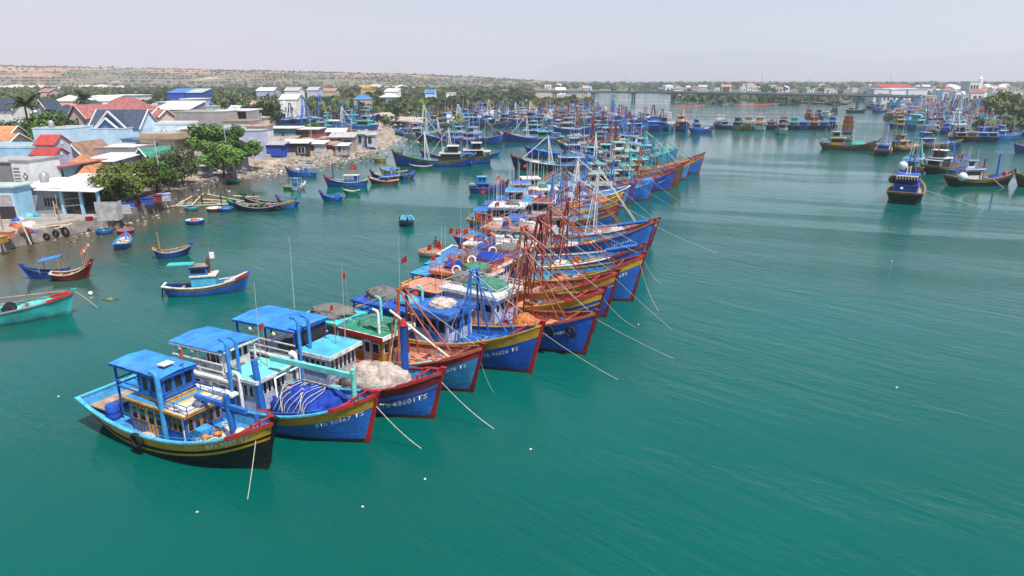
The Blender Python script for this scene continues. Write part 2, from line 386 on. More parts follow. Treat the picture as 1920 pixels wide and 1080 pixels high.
def cabin(b,x0,x1,w,z0,h_,wall,trim,roof,nf=4,ns=4,door=True,over=.28,fascia=.16,sill=.52,top=.86,hip=0.0,lod=0,yc=0.0,rname='cabin_roof'):
    wm=paint(wall)
    c=MB().box(x0,x1,yc-w/2,yc+w/2,z0,z0+h_).build('cabin',wm,b)
    m=MB().box(x0-over,x1+over*1.3,yc-w/2-over,yc+w/2+over,z0+h_+.002,z0+h_+fascia)
    r=m.build(rname,paint(trim,'w'),b)
    MB().box(x0-over+.07,x1+over*1.3-.07,yc-w/2-over+.07,yc+w/2+over-.07,z0+h_+fascia-.02,z0+h_+fascia+.03).build('roof_deck',paint(roof,'r'),r)
    zl=z0+h_*sill; zt=z0+h_*top; d=.03
    if lod>0:
        MB().box(x0+.15,x1-.15,yc-w/2-d,yc+w/2+d,zl,zt).build('side_window',GLASS,c); MB().box(x1-.05,x1+d+.01,yc-w/2+.15,yc+w/2-.15,zl+.02,zt-.02).build('front_window',GLASS,c)
        return c
    tm=paint(trim)
    wins=[]
    def win(cx,cy,ax,ww):
        mm=MB(); hh=zt-zl; a=(0.,0.)
        if ax=='x':   # faces +-y
            sgn=1 if cy>yc else -1
            y0=cy; y1=cy+sgn*d; ylo,yhi=min(y0,y1),max(y0,y1)
            mm.box(cx-ww/2,cx+ww/2,ylo-.02,yhi,zl,zt,0)
            g=yhi+.004 if sgn>0 else ylo-.004-.02
            mm.box(cx-ww/2+.05,cx+ww/2-.05,g-.02 if sgn>0 else g,g if sgn>0 else g+.02,zl+.05,zt-.05,1)
        else:
            mm.box(cx-.02,cx+d,cy-ww/2,cy+ww/2,zl,zt,0); mm.box(cx+d-.02,cx+d+.004,cy-ww/2+.05,cy+ww/2-.05,zl+.05,zt-.05,1)
        mm.build('window',[tm,GLASS],c)
    if nf:
        st=(w-.2)/nf
        for i in range(nf): win(x1,yc-w/2+.1+st*(i+.5),'y',st*.84)
    if ns:
        l=x1-x0; st=(l-.3)/ns
        for sd in (-1,1):
            for i in range(ns):
                if door and i==ns-2 and sd<0:
                    dm=MB(); y=yc-w/2; cx=x0+.15+st*(i+.5)
                    dm.box(cx-.36,cx+.36,y-.035,y+.01,z0+.06,z0+h_*.9,0); dm.box(cx-.2,cx+.2,y-.05,y-.02,zl,zt-.05,1)
                    dm.build('door',[tm,GLASS],c); continue
                win(x0+.15+st*(i+.5),yc+sd*w/2,'x',min(st*.8,1.0))
    return c
def canopy(b,x0,x1,w,z,z0,col,post='blue',n=10,slope=.10,rails=(),railc='white'):
    "flat roof of corrugated sheets on posts"
    pm=paint(col,'r'); dx=(x1-x0)/n
    me=None
    for i in range(n):
        if me is None:
            q=MB(); K=9; prof=[]
            for k in range(K):
                prof.append((dx*.955*k/(K-1),(.05 if k%2 else 0)))
            v=[];f=[]
            for xx,zz in prof:
                for yy,zy in ((-w/2,-slope),(0,0),(w/2,-slope)): v.append((xx,yy,zz+zy))
            for k in range(K-1):
                for j in (0,1): f.append((k*3+j,(k+1)*3+j,(k+1)*3+j+1,k*3+j+1))
            q.add(v,f); 
            v2=[(a,bb,c-.03) for a,bb,c in v]; q.add(v2,[tuple(reversed(g)) for g in f])
            me=q.mesh('roof_panel',pm)
        o=obj('roof_panel',me,b); o.location=(x0+i*dx,0,z+(i%3)*.012)
    fr=MB()
    for sd in (-1,1): fr.box(x0,x1,sd*(w/2-.05)-.04,sd*(w/2-.05)+.04,z-slope-.14,z-slope-.035)
    for xx in (x0+.06,x1-.06): fr.box(xx-.05,xx+.05,-w/2+.09,w/2-.09,z-slope-.15,z-slope-.04)
    fr.build('roof_frame',paint(post),b)
    pme=MB().box(-.05,.05,-.05,.05,0,1).mesh('post',paint(post))
    for xx in (x0+.2,(x0+x1)/2,x1-.2):
        for sd in (-1,1):
            o=obj('post',pme,b); o.location=(xx,sd*(w/2-.22),z0); o.scale=(1,1,z-slope-.14-z0)
    for zr in rails:
        for sd in (-1,1): MB().box(x0+.1,x1-.1,sd*(w/2-.12)-.03,sd*(w/2-.12)+.03,zr,zr+.08).build('handrail',paint(railc),b)
        MB().box(x0+.1,x0+.16,-w/2+.1,w/2-.1,zr+.002,zr+.078).build('handrail',paint(railc),b)
def railing(b,x0,x1,w,z,h_,col,name='railing',step=.9):
    m=MB(); y=w/2
    pts=[(x0,-y),(x1,-y),(x1,y),(x0,y)]
    for zz in (z+h_,z+h_*.5):
        for i in range(4):
            p,q=pts[i],pts[(i+1)%4]; m.bar((*p,zz),(*q,zz),.025,4)
    for i in range(4):
        p,q=Vector(pts[i]),Vector(pts[(i+1)%4]); n=max(1,int((q-p).length/step))
        for k in range(n):
            r=p.lerp(q,k/n); m.bar((r.x,r.y,z),(r.x,r.y,z+h_),.025,4)
    return m.build(name,paint(col),b)
def gallows(b,h,x,ht,col,lean=.6,spread=.36,boomc=None,xend=None,lat=True,booms=2,r=.07,stays=True):
    zb=h.hm-.3; y=h.B*spread; top=Vector((x+lean,0,ht)); m=MB()
    tl=Vector((x+lean,-.32,ht)); tr=Vector((x+lean,.32,ht))
    la=[Vector((x-.5,-y,zb)),Vector((x-.5,y,zb)),Vector((x+.55,-y,zb)),Vector((x+.55,y,zb))]
    tp=[tl,tr,tl,tr]
    for a,c in zip(la,tp): m.bar(a,c,r,5)
    m.bar(tl+Vector((0,-.25,0)),tr+Vector((0,.25,0)),r*1.3,5)
    if lat:
        for k in range(1,8):
            u=k/8
            for i,j in ((0,2),(1,3)): m.bar(la[i].lerp(tp[i],u),la[j].lerp(tp[j],u),r*.5,4); m.bar(la[i].lerp(tp[i],u),la[j].lerp(tp[j],min(1,u+.125)),r*.45,4)
        for u in (.3,.62): m.bar(la[0].lerp(tl,u),la[1].lerp(tr,u),r*.6,4)
    m.build('gallows',paint(col),b)
    xe=h.L/2-2.2 if xend is None else xend
    te=(xe+h.L/2)/h.L; ze=h.zs(te)+.15
    bm=paint(boomc or col)
    for i in range(booms):
        sd=(-1,1)[i%2]
        MB().bar((x+lean,sd*.3,ht-.1),(xe,sd*.45,ze),.06,6,.05).build('boom',bm,b)
    if stays:
        for sd in (-1,1):
            MB().bar((x+lean,sd*.3,ht),(-h.L/2+1.2,sd*h.B*.3,h.hs+.4),.016,3).build('stay',WIRE,b)
        MB().bar((x+lean,0,ht-.3),(h.L/2-.6,0,h.hb+.2),.018,3).build('stay',WIRE,b)
        for k in range(4):
            sd=(-1,1)[k%2]; t=[.30,.42,.62,.74][k]
            MB().bar((x+lean,sd*.3,ht-.4*k),(-h.L/2+h.L*t,sd*h.bd(t)*.96,h.zs(t)),.014,3).build('stay',[WIRE,ROPE][k//2],b)
def antenna(b,x,y,z,ht,col=WIRE,r=.03): return MB().bar((x,y,z),(x+ht*.02,y+ht*.015,z+ht),r,5,r*.5).build('antenna',col,b)
STARPTS=[(math.cos(R(90+36*i))*(1 if i%2==0 else .4),math.sin(R(90+36*i))*(1 if i%2==0 else .4)) for i in range(10)]
def flag(b,x,y,z,ht,sz=.62,yaw=0.0,droop=.25,col=None):
    p=MB().bar((x,y,z),(x,y,z+ht),.028,5,.02).build('flagpole',paint('wood'),b)
    m=MB(); n=6; v=[]
    dx,dy=math.cos(yaw),math.sin(yaw)
    for i in range(n+1):
        u=i/n; k=.10*math.sin(u*5.5+x)
        for j in (0,1): v.append((x+dx*sz*u-dy*k,y+dy*sz*u+dx*k,z+ht-.03-(sz*.68*(1-j))-droop*u*u))
    m.add(v,[(i*2,i*2+2,i*2+3,i*2+1) for i in range(n)],0,True)
    cx,cz=.5,z+ht-.03-sz*.34-droop*.25
    for off in (.03,-.03):
        k=.10*math.sin(.5*5.5+x)+off
        sv=[(x+dx*(sz*(cx)+a*sz*.17)-dy*k,y+dy*(sz*cx+a*sz*.17)+dx*k,cz+c*sz*.17) for a,c in STARPTS]
        m.add(sv,[tuple(range(10))],1)
    m.build('flag',[FLAGM,STAR],p)
def winch(b,x,y,z,r=.5,w=.9,col='rust'):
    m=MB()
    m.bar((x,y-w/2,z+r),(x,y+w/2,z+r),r*.45,10); m.bar((x,y-w/2-.04,z+r),(x,y-w/2+.04,z+r),r,14); m.bar((x,y+w/2-.04,z+r),(x,y+w/2+.04,z+r),r,14)
    m.box(x-.3,x+.3,y-w/2-.16,y-w/2-.06,z-.02,z+r); m.box(x-.3,x+.3,y+w/2+.06,y+w/2+.16,z-.02,z+r)
    m.build('winch',paint(col,'w'),b)
def stovepipe(b,x,y,z,ht,col='white',r=.09,hook=.5,dirx=1,n=8):
    pts=[(x,y,z),(x,y,z+ht-hook*.5),(x+dirx*hook*.12,y,z+ht-hook*.15),(x+dirx*hook*.45,y,z+ht),(x+dirx*hook,y,z+ht+.02)]
    MB().tube(pts,r,n).build('exhaust_pipe',paint(col),b)
def stuff_rest(b,name,m,mats,loc,label,cat,group=None,rz=0.0):
    "a thing that lies on, stands on or hangs from boat b: top level, placed in b's frame"
    M=Matrix.Translation(b.location)@Matrix.Rotation(b.rotation_euler.z,4,'Z')
    o=m.build(name,mats) if isinstance(m,MB) else obj(name,m)
    o.location=M@Vector(loc); o.rotation_euler=(0,0,b.rotation_euler.z+rz)
    return tag(o,label,cat,group)
def net_heap(b,h,x,w,l,ht,mt,label,seed=1,ropes=0,y=0.0,z=None,group='net heaps on the decks'):
    t=(x+h.L/2)/h.L; zz=h.dz(t)-.05 if z is None else z
    m=MB()
    K=44;J=14
    v=[];c=Vector((0,0,0))
    for j in range(J+1):
        ph=math.pi/2*(j/J)
        for i in range(K):
            th=2*math.pi*i/K; d=Vector((math.cos(th)*math.cos(ph),math.sin(th)*math.cos(ph),math.sin(ph)))
            e=.8; dd=Vector((math.copysign(abs(d.x)**e,d.x),math.copysign(abs(d.y)**e,d.y),d.z**.8 if d.z>0 else 0))
            k=1-.13*abs(mnoise.noise(d*3.1+Vector((seed,2,0))))+.16*mnoise.noise(d*1.7+Vector((seed*3.3,0,seed)))+.10*mnoise.noise(d*6+Vector((0,seed,0)))+.045*math.sin(th*11+9*mnoise.noise(d*2.4+Vector((seed,0,0))))+.025*mnoise.noise(d*13)
            v.append(Vector((dd.x*l/2*k,dd.y*w/2*k,dd.z*ht*k)))
    f=[(j*K+i,j*K+(i+1)%K,(j+1)*K+(i+1)%K,(j+1)*K+i) for j in range(J) for i in range(K)]
    m.add(v,f,0,True)
    o=stuff_rest(b,'net_heap',m,mt,(x,y,zz),label,'fishing net',group)
    if ropes:
        rr=random.Random(seed)
        for q in range(ropes):
            xs=-l*.32+l*.55*q/ropes+rr.uniform(-.05,.05); pts=[]
            for k in range(13):
                u=-1+2*k/12; th_=u*1.35
                yy=math.sin(th_)*w*.50; zz_=math.cos(th_)**.75*ht*1.03+.05
                pts.append((xs+.22*math.sin(k*.9+q)+.5*(1-abs(u))*(rr.random()*.3+.2),yy,zz_))
            MB().tube(pts,.024,4).build('rope',ROPE,o)
    return o
def drum(b,x,y,z,col,label,lying=False,r=.3,hh=.9,group='barrels on the boats'):
    m=MB().lathe([(r*.92,0),(r,.05),(r,hh*.32),(r*1.05,hh*.35),(r,hh*.38),(r,hh*.62),(r*1.05,hh*.65),(r,hh*.68),(r,hh*.95),(r*.92,hh)],n=12)
    o=stuff_rest(b,'barrel',m,paint(col),(x,y,z+(r if lying else 0)),label,'barrel',group)
    if lying: o.rotation_euler=(R(90),0,o.rotation_euler.z+.3)
    return o
def crate(b,x,y,z,s,col,label,cat='box',rz=.2):
    m=MB(); sx,sy,sz=s
    m.box(-sx/2,sx/2,-sy/2,sy/2,0,sz*.86); m.box(-sx/2-.03,sx/2+.03,-sy/2-.03,sy/2+.03,sz*.86,sz)
    return stuff_rest(b,'crate',m,paint(col,'w'),(x,y,z),label,cat,'boxes and hatches on the decks',rz)
def tyre(b,h,t,label,side=-1,z=None,group='tyre fenders on the hulls'):
    z=h.zs(t)-.75 if z is None else z
    m=MB().ring((0,0,0),(0,1,0),.36,.13,14,7)
    q=h.p(t,z,side,.15)
    return stuff_rest(b,'tyre',m,RUBBER,q,label,'tyre',group)
def lifering(b,loc,label,col='white',axis=(.3,-.9,.3)):
    m=MB().ring((0,0,0),axis,.36,.09,16,7)
    return stuff_rest(b,'life_ring',m,paint(col),loc,label,'life ring','life rings on the boats')
def mooring(b,h,end,label,sag=.5,t=.985,side=-1,r=.015):
    "a mooring line from the bow down into the water at world point end"
    M=Matrix.Translation(b.location)@Matrix.Rotation(b.rotation_euler.z,4,'Z')
    a=M@Vector((h.x(t,h.zs(t))-.1,side*.12,h.zs(t)+.1)); e=Vector(end); pts=[]
    e=e+(e-a)*.06; e.z=-.3
    for i in range(15):
        u=i/14; p=a.lerp(e,u); p.z-=sag*4*u*(1-u); pts.append(p)
    o=MB().tube([p-a for p in pts],r,5).build('mooring_rope',ROPE); o.location=a
    return tag(o,label,'rope','mooring lines running into the water')
def boat(name,label,cat,pbow,heading,h,group=None):
    hd=R(heading); d=Vector((math.cos(hd),math.sin(hd),0)); p=Vector(pbow); p.z=0
    o=empty(name,p-d*(h.L/2-h.rake),hd)
    return tag(o,label,cat,group)
def person(loc,rz,shirt,trousers,label,hair='dark',sit=False,group=None,arm=0.2,s=1.0):
    "one continuous skinned body; skin, shirt and trousers are colours of its faces, the hair is a child"
    J=[(0,0,.92),(0,0,1.12),(0,.0,1.32),(0,0,1.47),(0,.02,1.55),(0,.03,1.66),
       (-.19,0,1.40),(-.25,.02+arm*.3,1.13),(-.22,.06+arm,.90+arm*.3),(-.22,.09+arm,.82+arm*.3),(.19,0,1.40),(.26,.02,1.13),(.25,.08,.88),(.25,.10,.80),
       (-.10,0,.88),(-.12,.02,.48),(-.13,-.02,.09),(-.14,.13,.04),(.10,0,.88),(.12,.03,.48),(.14,-.01,.09),(.15,.14,.04)]
    E=[(0,1),(1,2),(2,3),(3,4),(4,5),(2,6),(6,7),(7,8),(8,9),(2,10),(10,11),(11,12),(12,13),(0,14),(14,15),(15,16),(16,17),(0,18),(18,19),(19,20),(20,21)]
    rad=[.14,.13,.15,.06,.07,.10,.065,.05,.04,.035,.065,.05,.04,.035,.10,.07,.05,.04,.10,.07,.05,.04]
    me=bpy.data.meshes.new('person'); me.from_pydata([Vector(j)*s for j in J],E,[])
    o=bpy.data.objects.new('person',me); COL.objects.link(o); md=o.modifiers.new('skin','SKIN'); o.modifiers.new('sub','SUBSURF').levels=1
    sk=me.skin_vertices[0].data if me.skin_vertices else None
    if sk is None:
        me.skin_vertices.new() if hasattr(me.skin_vertices,'new') else None
        sk=me.skin_vertices[0].data
    for i,r_ in enumerate(rad): sk[i].radius=(r_*s,r_*s*(.8 if i in (0,1,2) else 1))
    sk[0].use_root=True
    dg=bpy.context.evaluated_depsgraph_get(); m2=bpy.data.meshes.new_from_object(o.evaluated_get(dg)); bpy.data.objects.remove(o)
    for q in (paint(trousers),paint(shirt),mat('skin',(.32,.17,.10),rough=.6,var=.1)): m2.materials.append(q)
    for p in m2.polygons:
        c=p.center/s; p.use_smooth=True
        p.material_index=2 if (c.z>1.5 or (abs(c.x)>.2 and c.z<1.2) or c.z<.1) else (0 if c.z<.93 else 1)
    o=obj('person',m2); o.location=loc; o.rotation_euler=(0,0,rz)
    MB().blob((0,.01*s,1.69*s),(.115*s,.125*s,.12*s),3,.1,10,6).build('hair',paint(hair),o)
    return tag(o,label,'person',group)
# ---------------------------------------------------------------- land
def ray(px,py,D):
    "the point the photograph shows at pixel (px,py) when it lies D metres ahead of the camera"
    u=(px-960)/FPX; v=(540-py)/FPX
    dy=math.cos(PITCH)+v*math.sin(PITCH); dz=-math.sin(PITCH)+v*math.cos(PITCH)
    t=D/dy
    return Vector((u*t,D,CAMH+dz*t))
GZ=1.5
def gz(D): return GZ+max(0.0,min(1.0,(D-110)/500))*2.2
dirt=mat('dry earth',(.30,.24,.18),rough=.95,var=.35,scale=.12,wear=(.16,.15,.08),wamt=.35,bump=.4,bscale=1.2)
sand=mat('rubbish strewn sand',(.33,.27,.21),rough=.95,var=.35,scale=.5,wear=(.22,.18,.13),wamt=.4,bump=.6,bscale=2.0)
scrubm=mat('scrub land',(.10,.11,.05),rough=.95,var=.5,scale=.03,wear=(.25,.19,.11),wamt=.30,bump=.3,bscale=.4)
conc=mat('quay concrete',(.34,.30,.27),rough=.9,var=.25,scale=.9,wear=(.13,.11,.09),wamt=.35,streak=True,bump=.5,bscale=4)
stone=mat('stained wall concrete',(.22,.19,.16),rough=.95,var=.4,scale=1.1,wear=(.07,.06,.05),wamt=.45,streak=True,bump=.8,bscale=5)
def land(name,shore,inset,zt,inland,m,label,skirt_mat=None,z0=-.5):
    "a sheet of land with a sloping shore; shore points run anticlockwise, inset is how far the slope reaches in"
    pts=[Vector((p[0],p[1],0)) for p in shore]; n=len(pts); ins=[]
    for i,p in enumerate(pts):
        a=pts[max(i-1,0)]; c=pts[min(i+1,n-1)]; d=(c-a).normalized(); nr=Vector((-d.y,d.x,0)); ins.append(p+nr*inset[i])
    mb=MB(); top=[(p.x,p.y,zt) for p in ins]+[(x,y,zt) for x,y in inland]
    mb.add(top,[tuple(range(len(top)))],0)
    v=[(p.x,p.y,z0) for p in pts]+[(p.x,p.y,zt) for p in ins]
    mb.add(v,[(i,i+1,n+i+1,n+i) for i in range(n-1)],1 if skirt_mat else 0)
    return tag(mb.build(name,[m,skirt_mat] if skirt_mat else m),label,kind='structure')
A=lambda px,py:at(px,py,0)
shoreL=[(-75,60),A(0,470),A(39,459),A(193,424),A(199,417),A(215,425),A(290,395),A(345,371),A(400,350),A(440,338),A(480,333),A(540,322),A(600,314),A(655,301),A(705,288),A(745,272),A(765,260),A(752,247),A(738,235),A(735,222),A(790,208),A(830,200),A(862,196),A(872,206),A(900,210),A(1000,207),A(1070,203),A(1110,196),A(1122,190),A(1112,183),A(1060,179),A(1000,175)]
insL=[.02]*9+[2,9,11,12,11,9,8,8,8,8,8,8,8,8,4,4,4,4,4,4,4,5,5]
ground=land('ground',shoreL,insL,GZ,[(20,1300),(-100,1300),(-3200,1300),(-3200,60)],dirt,'dry earth of the left bank with the village',sand)
shoreR=[A(1000,162),A(1130,165),A(1190,171.5),A(1250,175),A(1300,179),A(1360,184),A(1420,189),A(1500,193.5),A(1575,196.5),A(1585,190),A(1575,181),A(1640,179),A(1700,180),A(1750,181),A(1808,184),A(1850,197),A(1885,214),A(1872,228),A(1862,240),A(1925,250),A(2010,262),(330,190),(700,120)]
shoreR=list(reversed(shoreR))
insR=[-4]*len(shoreR)
def land_cw(name,shore,w,zt,inland,m,label,sk): return land(name,shore,[w]*len(shore),zt,inland,m,label,sk)
plain=land('far_plain_ground',[ (p[0],p[1]) for p in shoreR],[6]*len(shoreR),1.2,[(-900,2300),(-3000,2600),(-9000,6000),(-9000,15000),(14000,15000),(14000,120)],scrubm,'flat land behind the river with the far town',sand)
# hill on the left
def hill():
    mb=MB(); v=[]; nx,ny=70,26
    crest=[(-1400,64),(-150,60),(0,57),(300,47),(600,38),(800,29),(900,22),(1000,14),(1100,4),(1200,1)]
    def ch(px):
        for (a,b),(c,d) in zip(crest,crest[1:]):
            if px<=c: return b+(d-b)*max(0,(px-a))/(c-a)
        return 1
    for j in range(ny+1):
        for i in range(nx+1):
            D=1150+ (2500)*(j/ny); px=-700+1950*i/nx; p=ray(px,149,D)
            u=min(1,max(0,(D-1180)/1050)); s=u*u*(3-2*u)
            z=1.4+ch(px)*s*(1+.10*mnoise.noise(Vector((p.x*.004,D*.004,0)))+.05*mnoise.noise(Vector((p.x*.02,D*.02,1))))+ (2.5*mnoise.noise(Vector((p.x*.012,D*.012,4))) if s>.02 else 0)*s
            v.append((p.x,D,z))
    w=nx+1
    mb.add(v,[(j*w+i,j*w+i+1,(j+1)*w+i+1,(j+1)*w+i) for j in range(ny) for i in range(nx)],0,True)
    m=bpy.data.materials.new('hill earth'); m.use_nodes=True; N=m.node_tree.nodes; L=m.node_tree.links; p=N['Principled BSDF']; p.inputs['Roughness'].default_value=1
    g=N.new('ShaderNodeNewGeometry')
    def nz(s,sc=(1,1,1),d=5):
        mp=N.new('ShaderNodeMapping'); mp.inputs['Scale'].default_value=sc; L.new(g.outputs['Position'],mp.inputs[0]); q=N.new('ShaderNodeTexNoise'); q.inputs['Scale'].default_value=s; q.inputs['Detail'].default_value=d; q.inputs['Roughness'].default_value=.65; L.new(mp.outputs[0],q.inputs['Vector']); return q.outputs[0]
    def rm(x,a,b):
        q=N.new('ShaderNodeMapRange'); q.inputs[1].default_value=a; q.inputs[2].default_value=b; L.new(x,q.inputs[0]); return q.outputs[0]
    def mx(f,a,b):
        q=N.new('ShaderNodeMix'); q.data_type='RGBA'; L.new(f,q.inputs[0])
        for k,c in ((6,a),(7,b)):
            if isinstance(c,tuple): q.inputs[k].default_value=(*c,1)
            else: L.new(c,q.inputs[k])
        return q.outputs[2]
    c1=mx(rm(nz(.03),.40,.66),(.11,.12,.06),(.20,.165,.115))
    sp=N.new('ShaderNodeSeparateXYZ'); L.new(g.outputs['Position'],sp.inputs[0]); hi=N.new('ShaderNodeMath'); hi.operation='MULTIPLY_ADD'; L.new(rm(sp.outputs[2],18,50),hi.inputs[0]); hi.inputs[1].default_value=.16; L.new(nz(.006,(1,.5,1)),hi.inputs[2])
    c2=mx(rm(hi.outputs[0],.54,.66),c1,(.44,.22,.13))
    c3=mx(rm(nz(.005,(1,.6,3),4),.60,.66),c2,(.62,.48,.38))
    L.new(c3,p.inputs['Base Color'])
    tag(mb.build('hill',m),'scrub covered hill with bare red and pale sand patches behind the village',kind='structure')
    return v
hv=hill()
# pale sand bank at the hill foot
sb=MB()
rr=random.Random(3)
for (x0,x1,y) in ((-80,110,159.5),(100,245,158.5),(640,790,151.0)):
    a=ray(x0,y,1190); e=ray(x1,y,1190); n=14; v=[]
    for i in range(n+1):
        p=a.lerp(e,i/n); t=math.sin(math.pi*i/n)**.5
        q=rr.uniform(.6,1.1)
        v+=[(p.x,1172,2.2),(p.x,1180,2.2+7*t*q),(p.x,1215,3+9*t*q)]
    sb.add(v,[(i*3+k,i*3+k+3,i*3+k+4,i*3+k+1) for i in range(n) for k in (0,1)],0,True)
tag(sb.build('hill_sand_bank',mat('pale sand',(.62,.52,.43),rough=1,var=.15,scale=.03)),'pale sand face at the foot of the hill',kind='structure')
# mountains
def mountains(D,prof,name,seed):
    mb=MB(); v=[]; n=len(prof)*6; 
    def hgt(px):
        for (a,b),(c,d) in zip(prof,prof[1:]):
            if px<=c: u=(px-a)/(c-a); u=u*u*(3-2*u); return b+(d-b)*max(0,u)
        return prof[-1][1]
    px0,px1=prof[0][0],prof[-1][0]
    for i in range(n+1):
        px=px0+(px1-px0)*i/n; py=hgt(px); top=ray(px,py,D); nz_=40*mnoise.noise(Vector((px*.02,seed,0)))*(1 if py<146 else 0)
        z=max(2,top.z+nz_)
        v+=[(top.x,D-1500,-1),(top.x,D-800,z*.38+15*mnoise.noise(Vector((px*.03,seed,3)))),(top.x,D,z),(top.x,D+900,-1)]
    mb.add(v,[(i*4+k,i*4+k+4,i*4+k+5,i*4+k+1) for i in range(n) for k in range(3)],0,True)
    return tag(mb.build(name,mat('mountain scrub',(.07,.09,.06),rough=1,var=.3,scale=.002)),'mountains almost lost in the haze',kind='structure')
mountains(14200,[(980,149),(1060,118),(1180,104),(1300,96),(1400,92),(1500,100),(1620,112),(1700,118),(1760,130),(1850,149)],'mountains',1)
mountains(12600,[(1480,149),(1600,132),(1700,112),(1780,104),(1860,98),(1950,92),(2100,104),(2300,149)],'mountains',2)
# ---------------------------------------------------------------- bridge
br=empty('road_bridge',(0,0,0)); tag(br,'long low concrete road bridge on piers across the river','bridge')
pa,pb=Vector((-120,835,0)),Vector((330,520,0)); pa=ray(930,172.5,775); pb=ray(1735,181,540)
da=(pb-pa); da.z=0; L_=da.length; da.normalize(); na=Vector((-da.y,da.x,0)); zt=7.4
def bp(s,o,z): q=pa+da*s+na*o; return (q.x,q.y,z)
m=MB(); v=[];n=24
for i in range(n+1):
    s=L_*i/n; zz=zt+1.2*math.sin(math.pi*i/n)
    v+=[bp(s,-5,zz),bp(s,5,zz),bp(s,5,zz-.4),bp(s,2.5,zz-1.3),bp(s,-2.5,zz-1.3),bp(s,-5,zz-.4)]
f=[(i*6+k,i*6+(k+1)%6,(i+1)*6+(k+1)%6,(i+1)*6+k) for i in range(n) for k in range(6)]
bconc=mat('bridge concrete',(.27,.28,.31),rough=.9,var=.15,scale=.2)
m.add(v,f).build('deck',bconc,br)
for sd in (-4.9,4.9):
    m=MB()
    for i in range(n):
        s0,s1=L_*i/n,L_*(i+1)/n; z0=zt+1.2*math.sin(math.pi*i/n)+.01; z1=zt+1.2*math.sin(math.pi*(i+1)/n)+.01
        m.sheet([bp(s0,sd,z0),bp(s1,sd,z1),bp(s1,sd,z1+.9),bp(s0,sd,z0+.9)],.15)
    m.build('parapet',bconc,br)
for i,px in enumerate((1040,1112,1188,1262,1345,1430,1520,1610,1690)):
    # where the sight line to this pixel crosses the bridge's own line
    u=(px-960)/FPX/ (math.cos(PITCH)+ (540-176)/FPX*math.sin(PITCH)); s=(u*pa.y-pa.x)/(da.x-u*da.y); zz=zt+1.2*math.sin(math.pi*s/L_)-1.3
    m=MB()
    for o in (-2.4,2.4):
        q=bp(s,o,0); m.add([],[]) ; m.lathe([(.8,-2),(.8,zz-1.0)],(q[0],q[1],0),10)
    q0,q1=bp(s-.9,-4.2,0),bp(s+.9,4.2,0)
    cv=[bp(s-.9,-4.4,zz-1.1),bp(s+.9,-4.4,zz-1.1),bp(s+.9,4.4,zz-1.1),bp(s-.9,4.4,zz-1.1),bp(s-.9,-4.4,zz),bp(s+.9,-4.4,zz),bp(s+.9,4.4,zz),bp(s-.9,4.4,zz)]
    m.add(cv,[(0,3,2,1),(4,5,6,7),(0,1,5,4),(1,2,6,5),(2,3,7,6),(3,0,4,7)]); m.build('pier',bconc,br)
# ---------------------------------------------------------------- quay
quay=empty('quay',(0,0,0)); tag(quay,kind='structure')
def wall_blocks(parent,p,q,z0,z1,th,ln,m,name,seed):
    "a wall of separate blocks from p to q, the joints open, each block a little out of line"
    p=Vector((p[0],p[1],0)); q=Vector((q[0],q[1],0)); d=q-p; n=max(1,int(d.length/ln)); d.normalize(); nr=Vector((d.y,-d.x,0)); l=(q-p).length/n; r_=random.Random(seed)
    me=None
    for i in range(n):
        if me is None:
            me=MB().box(.02,l-.02,-th,0,0,z1-z0).mesh(name,m)
        o=obj(name,me,parent); c=p+d*(l*i)+nr*r_.uniform(-.05,.06); o.location=(c.x,c.y,z0+r_.uniform(-.03,.03)); o.rotation_euler=(0,0,math.atan2(d.y,d.x)+r_.uniform(-.008,.008))
k=[A(0,470),A(39,459),A(193,424),A(199,417),A(215,425),A(290,395),A(345,371),A(400,350),A(440,338)]
P0=Vector((-75,60,0))
for i,(p,q) in enumerate([(P0,k[0]),(k[0],k[1]),(k[1],k[2])]): wall_blocks(quay,p,q,-.6,GZ+.05,.5,2.4,conc,'quay_block',i)
for i,(p,q) in enumerate([(k[2],k[3]),(k[4],k[5]),(k[5],k[6]),(k[6],k[7]),(k[7],k[8])]): wall_blocks(quay,p,q,-.6,GZ+.35,.6,1.9,stone,'wall_stone',10+i)
apron=MB().add([(-75.5,60,GZ+.03),(k[0].x,k[0].y,GZ+.03),(k[1].x,k[1].y,GZ+.03),(k[2].x,k[2].y,GZ+.03),(k[2].x-4,k[2].y+6,GZ+.03),(-72,101,GZ+.03),(-95,80,GZ+.03)],[(0,1,2,3,4,5,6)])
apron.build('quay_pavement',conc,quay)
# retaining wall behind the beach
rw=empty('beach_wall',(0,0,0)); tag(rw,'low weathered retaining wall between the shacks and the rubbish beach','wall')
bpts=[ray(474,300,168),ray(560,297,176),ray(640,291,184),ray(668,276,198)]
for i in range(3):
    p,q=bpts[i],bpts[i+1]; wall_blocks(rw,p,q,.6,2.35,.4,4.0,mat('sandy wall',(.45,.37,.29),rough=.95,var=.3,wear=(.2,.15,.1),wamt=.4,streak=True,bump=.4),'wall_panel',30+i)
